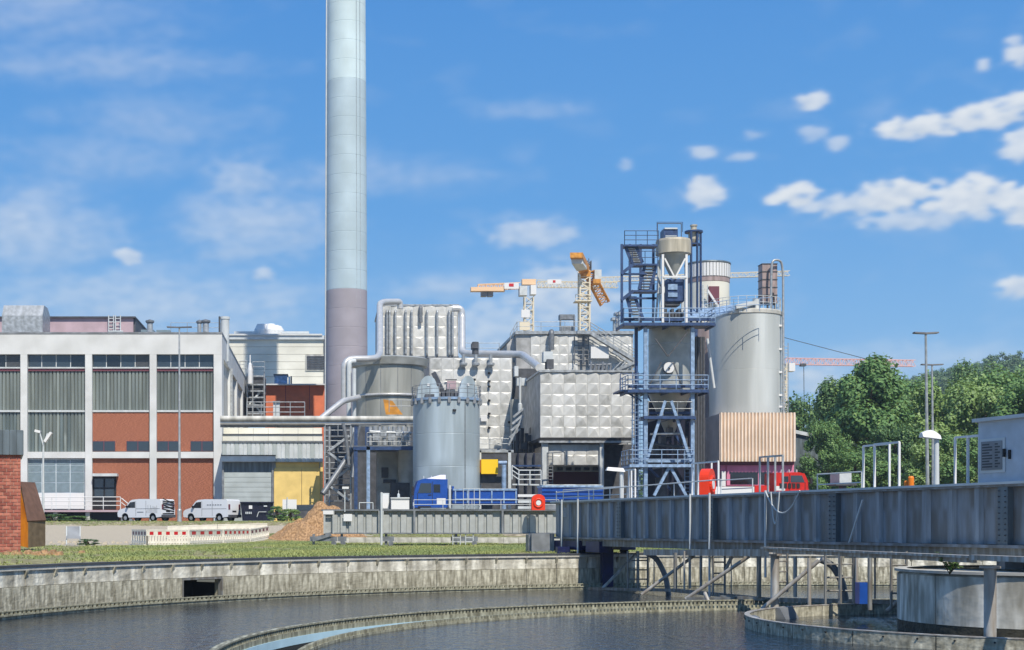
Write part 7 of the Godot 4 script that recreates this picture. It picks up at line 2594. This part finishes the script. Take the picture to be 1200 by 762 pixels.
	mb.beam(at(366, 633, Z), at(388, 626, Z), 0.2)
	part("undercarriage", mb, M.galv_dark, t)
	mb = MB.new()
	for q in [535.0, 550.0]: mb.ladder(at(q, 640, Z), at(q, 626, Z), Vector3(0.4, 0, 0), 0.03, 0.2)
	part("ladder", mb, M.lightgrey, t)
	# low kerb wall of that next tank
	t = thing("kerb_wall", "low pale concrete kerb wall behind the grey girder's feet", "wall", at(520, 640, 87))
	for k in 15: part("kerb_block", slab(392 + k * 18.0, 630.0, 409.6 + k * 18.0, 639.0, 86.0 - 0.01 * (k % 3), 0.5), M.concrete_top, t)
	part("rail_strip", slab(360, 638.6, 640, 639.9, 79.5, 0.4), M.darkgrey, t)
	# lorries
	t = loader("blue_lorry", "blue lorry with open load bed facing left in front of the silo", 530, 606, 485, 524.5, 113, M.truck_blue, 561, 595, 573, 590)
	mb = MB.new()
	mb.fbox(531, 590, 606, 573.5, 112.8, 113.0)
	mb.fbox(531, 590, 606, 573.5, 115.1, 115.3)
	mb.fbox(531, 591.5, 606, 590, 112.9, 115.2)
	mb.fbox(530, 590, 532, 570.0, 112.9, 115.2)
	var bed := part("load_bed", mb, M.truck_blue, t)
	mb = MB.new()
	mb.fbox(531, 575.0, 606, 572.8, 112.7, 112.79)
	mb.fbox(534, 586.2, 606, 584.6, 112.7, 112.79)
	for k in 6: mb.fbox(533 + k * 14.2, 590, 534.5 + k * 14.2, 573, 112.72, 112.79)
	part("bed_rail", mb, M.steel_lightblue, bed)
	mb = MB.new()
	mb.fbox(532, 580, 605, 572.5, 113.1, 115.0)
	part("load", mb, M.gravel, t)
	mb = MB.new()
	mb.tube(at(527, 594, 112.9), at(527, 569, 112.9), 0.1)
	mb.fbox(525, 596, 530, 572, 113.2, 115)
	part("cab_back_gear", mb, M.lightgrey, t)
	t = thing("blue_container", "blue ribbed open container standing in front of the clad box's legs", "container", at(671, 600, 113))
	part("body", slab(635.5, 570.5, 706.5, 588, 113, 2.4), M.truck_blue, t)
	for k in 3: part("side_rib", slab(635, 573.5 + k * 4.6, 707, 576 + k * 4.6, 112.9, 0.09), M.truck_blue, t)
	part("rim", slab(635, 569.0, 707, 571.2, 112.85, 2.6), M.steel_lightblue, t)
	part("load", slab(636.5, 567.9, 705, 569.0, 113.2, 2.0), M.offwhite, t)
	part("skid", slab(632, 588.2, 712, 612, 113.2, 2.0), M.grey, t)
	t = thing("trailer_frame", "white and grey trailer frame between the blue lorry and blue container", "trailer", at(620, 604, 113))
	for k in 3: part("rail", slab(607, 579.5 + k * 7, 634, 582.5 + k * 7, 113 + k * 0.1, 2.0), M.lightgrey if k else M.white_clean, t)
	t = loader("red_lorry", "red lorry with white flat bed facing right before the tan ribbed box", 843, 902, 907, 948, 113, M.truck_red, 553.5, 577.5, 569, 581)
	part("flat_bed", slab(838, 570.5, 884, 580.5, 112.9, 2.3), M.white_clean, t)
	part("red_box", slab(884.5, 569, 902, 578, 112.95, 2.2), M.truck_red, t)
	mb = MB.new()
	for k in 5: mb.fbox(914 + k * 5, 572, 917.5 + k * 5, 566.5, 112.93, 112.99)
	part("side_gear", mb, M.dark, t)
	t = thing("pale_trailer", "pale box trailer half hidden behind the bridge railing by the big tree", "trailer", at(992, 590, 118))
	part("box", slab(984, 554.5, 998, 566.0, 118, 2.2), M.lightgrey, t)
	part("frame", slab(980, 566.5, 1004, 569, 118, 2.2), M.darkgrey, t)
	for xx in [984.0, 996.0]:
		mb = MB.new()
		mb.tube(at(xx, 603, 118), at(xx, 603, 118.3), 0.5, 0.5, 16)
		part("wheel", mb, M.tyre, t)
	part("pillar", slab(988, 569, 992, 610, 119, 1.0), M.darkgrey, t)
	# lamp posts
	var lamp := func(label: String, px: float, head: float, foot_far: float, span: float, tilt: float) -> void:
		var g := at(px, 0, foot_far)
		g.y = gh(foot_far)
		var top: float = at(0, head, foot_far).y
		var q := thing("lamp_post", label, "lamp post", g, "tall lamp posts")
		var m2 := MB.new()
		m2.tube(g, Vector3(g.x + tilt, top, g.z), 0.11, 0.06, 12)
		m2.lathe(g, [[0.17, 0], [0.17, 0.9], [0.12, 1.0]], 12)
		part("post", m2, M.galv, q)
		var w := span * foot_far / LENS
		for s in [-1.0, 1.0]:
			m2 = MB.new()
			m2.hexa([Vector3(g.x + tilt, top, g.z - 0.12), Vector3(g.x + tilt, top, g.z + 0.12), Vector3(g.x + tilt, top + 0.1, g.z + 0.06), Vector3(g.x + tilt, top + 0.1, g.z - 0.06), Vector3(g.x + tilt + w * s, top + 0.04, g.z - 0.2), Vector3(g.x + tilt + w * s, top + 0.04, g.z + 0.2), Vector3(g.x + tilt + w * s, top + 0.12, g.z + 0.15), Vector3(g.x + tilt + w * s, top + 0.12, g.z - 0.15)])
			part("lamp_head", m2, M.darkgrey, q)
	lamp.call("tall grey twin headed lamp post in front of the white hall", 210.3, 384.5, 112.0, 14.5, -0.02)
	lamp.call("tall grey twin headed lamp post at right before the trees", 1088.0, 391.8, 80.0, 14.0, -0.14)
	lamp.call("farther dark twin headed lamp post just behind the right tall lamp", 1094.0, 428.5, 108.0, 12.5, -0.1)
	t = thing("yard_lamp", "short lamp post with two tilted floodlights before the white sliding door", "lamp post", at(50.5, 610, 115))
	mb = MB.new()
	mb.tube(at(50.5, 613, 115), at(50.5, 528, 115), 0.1, 0.07, 10)
	mb.tube(at(50.5, 528, 115), at(50.5, 521, 115), 0.05)
	mb.tube(at(50.5, 522, 115), at(46.0, 506, 115), 0.06)
	mb.tube(at(50.5, 522, 115), at(55.5, 508, 115), 0.06)
	part("post", mb, M.lightgrey, t)
	for q in [[41.0, 505.0, 47.5, 506.5], [52.5, 518.0, 60.0, 507.0]]:
		mb = MB.new()
		mb.beam(at(q[0], q[1], 115), at(q[2], q[3], 115), 0.5, 0.2, Vector3(0, 0, 1))
		part("floodlight", mb, M.white_clean, t)
	# foil barrier clutter between deck and barriers
	mb = MB.new()
	for k in 30:
		var c := Vector3(rng.randf_range(-17.0, -12.0), 0.03, -rng.randf_range(80.0, 92.0))
		var s := rng.randf_range(0.05, 0.14)
		mb.hexa([c + Vector3(-s, 0, -s), c + Vector3(s, 0, -s), c + Vector3(s, 0, s), c + Vector3(-s, 0, s), c + Vector3(-s * 0.6, s, -s * 0.5), c + Vector3(s * 0.6, s, -s * 0.5), c + Vector3(s * 0.6, s, s * 0.5), c + Vector3(-s * 0.6, s, s * 0.5)])
	st = solo("stones", mb, M.gravel, "loose stones on the gravel left of the striped barriers", "stones")
	st.set_meta("kind", "stuff")
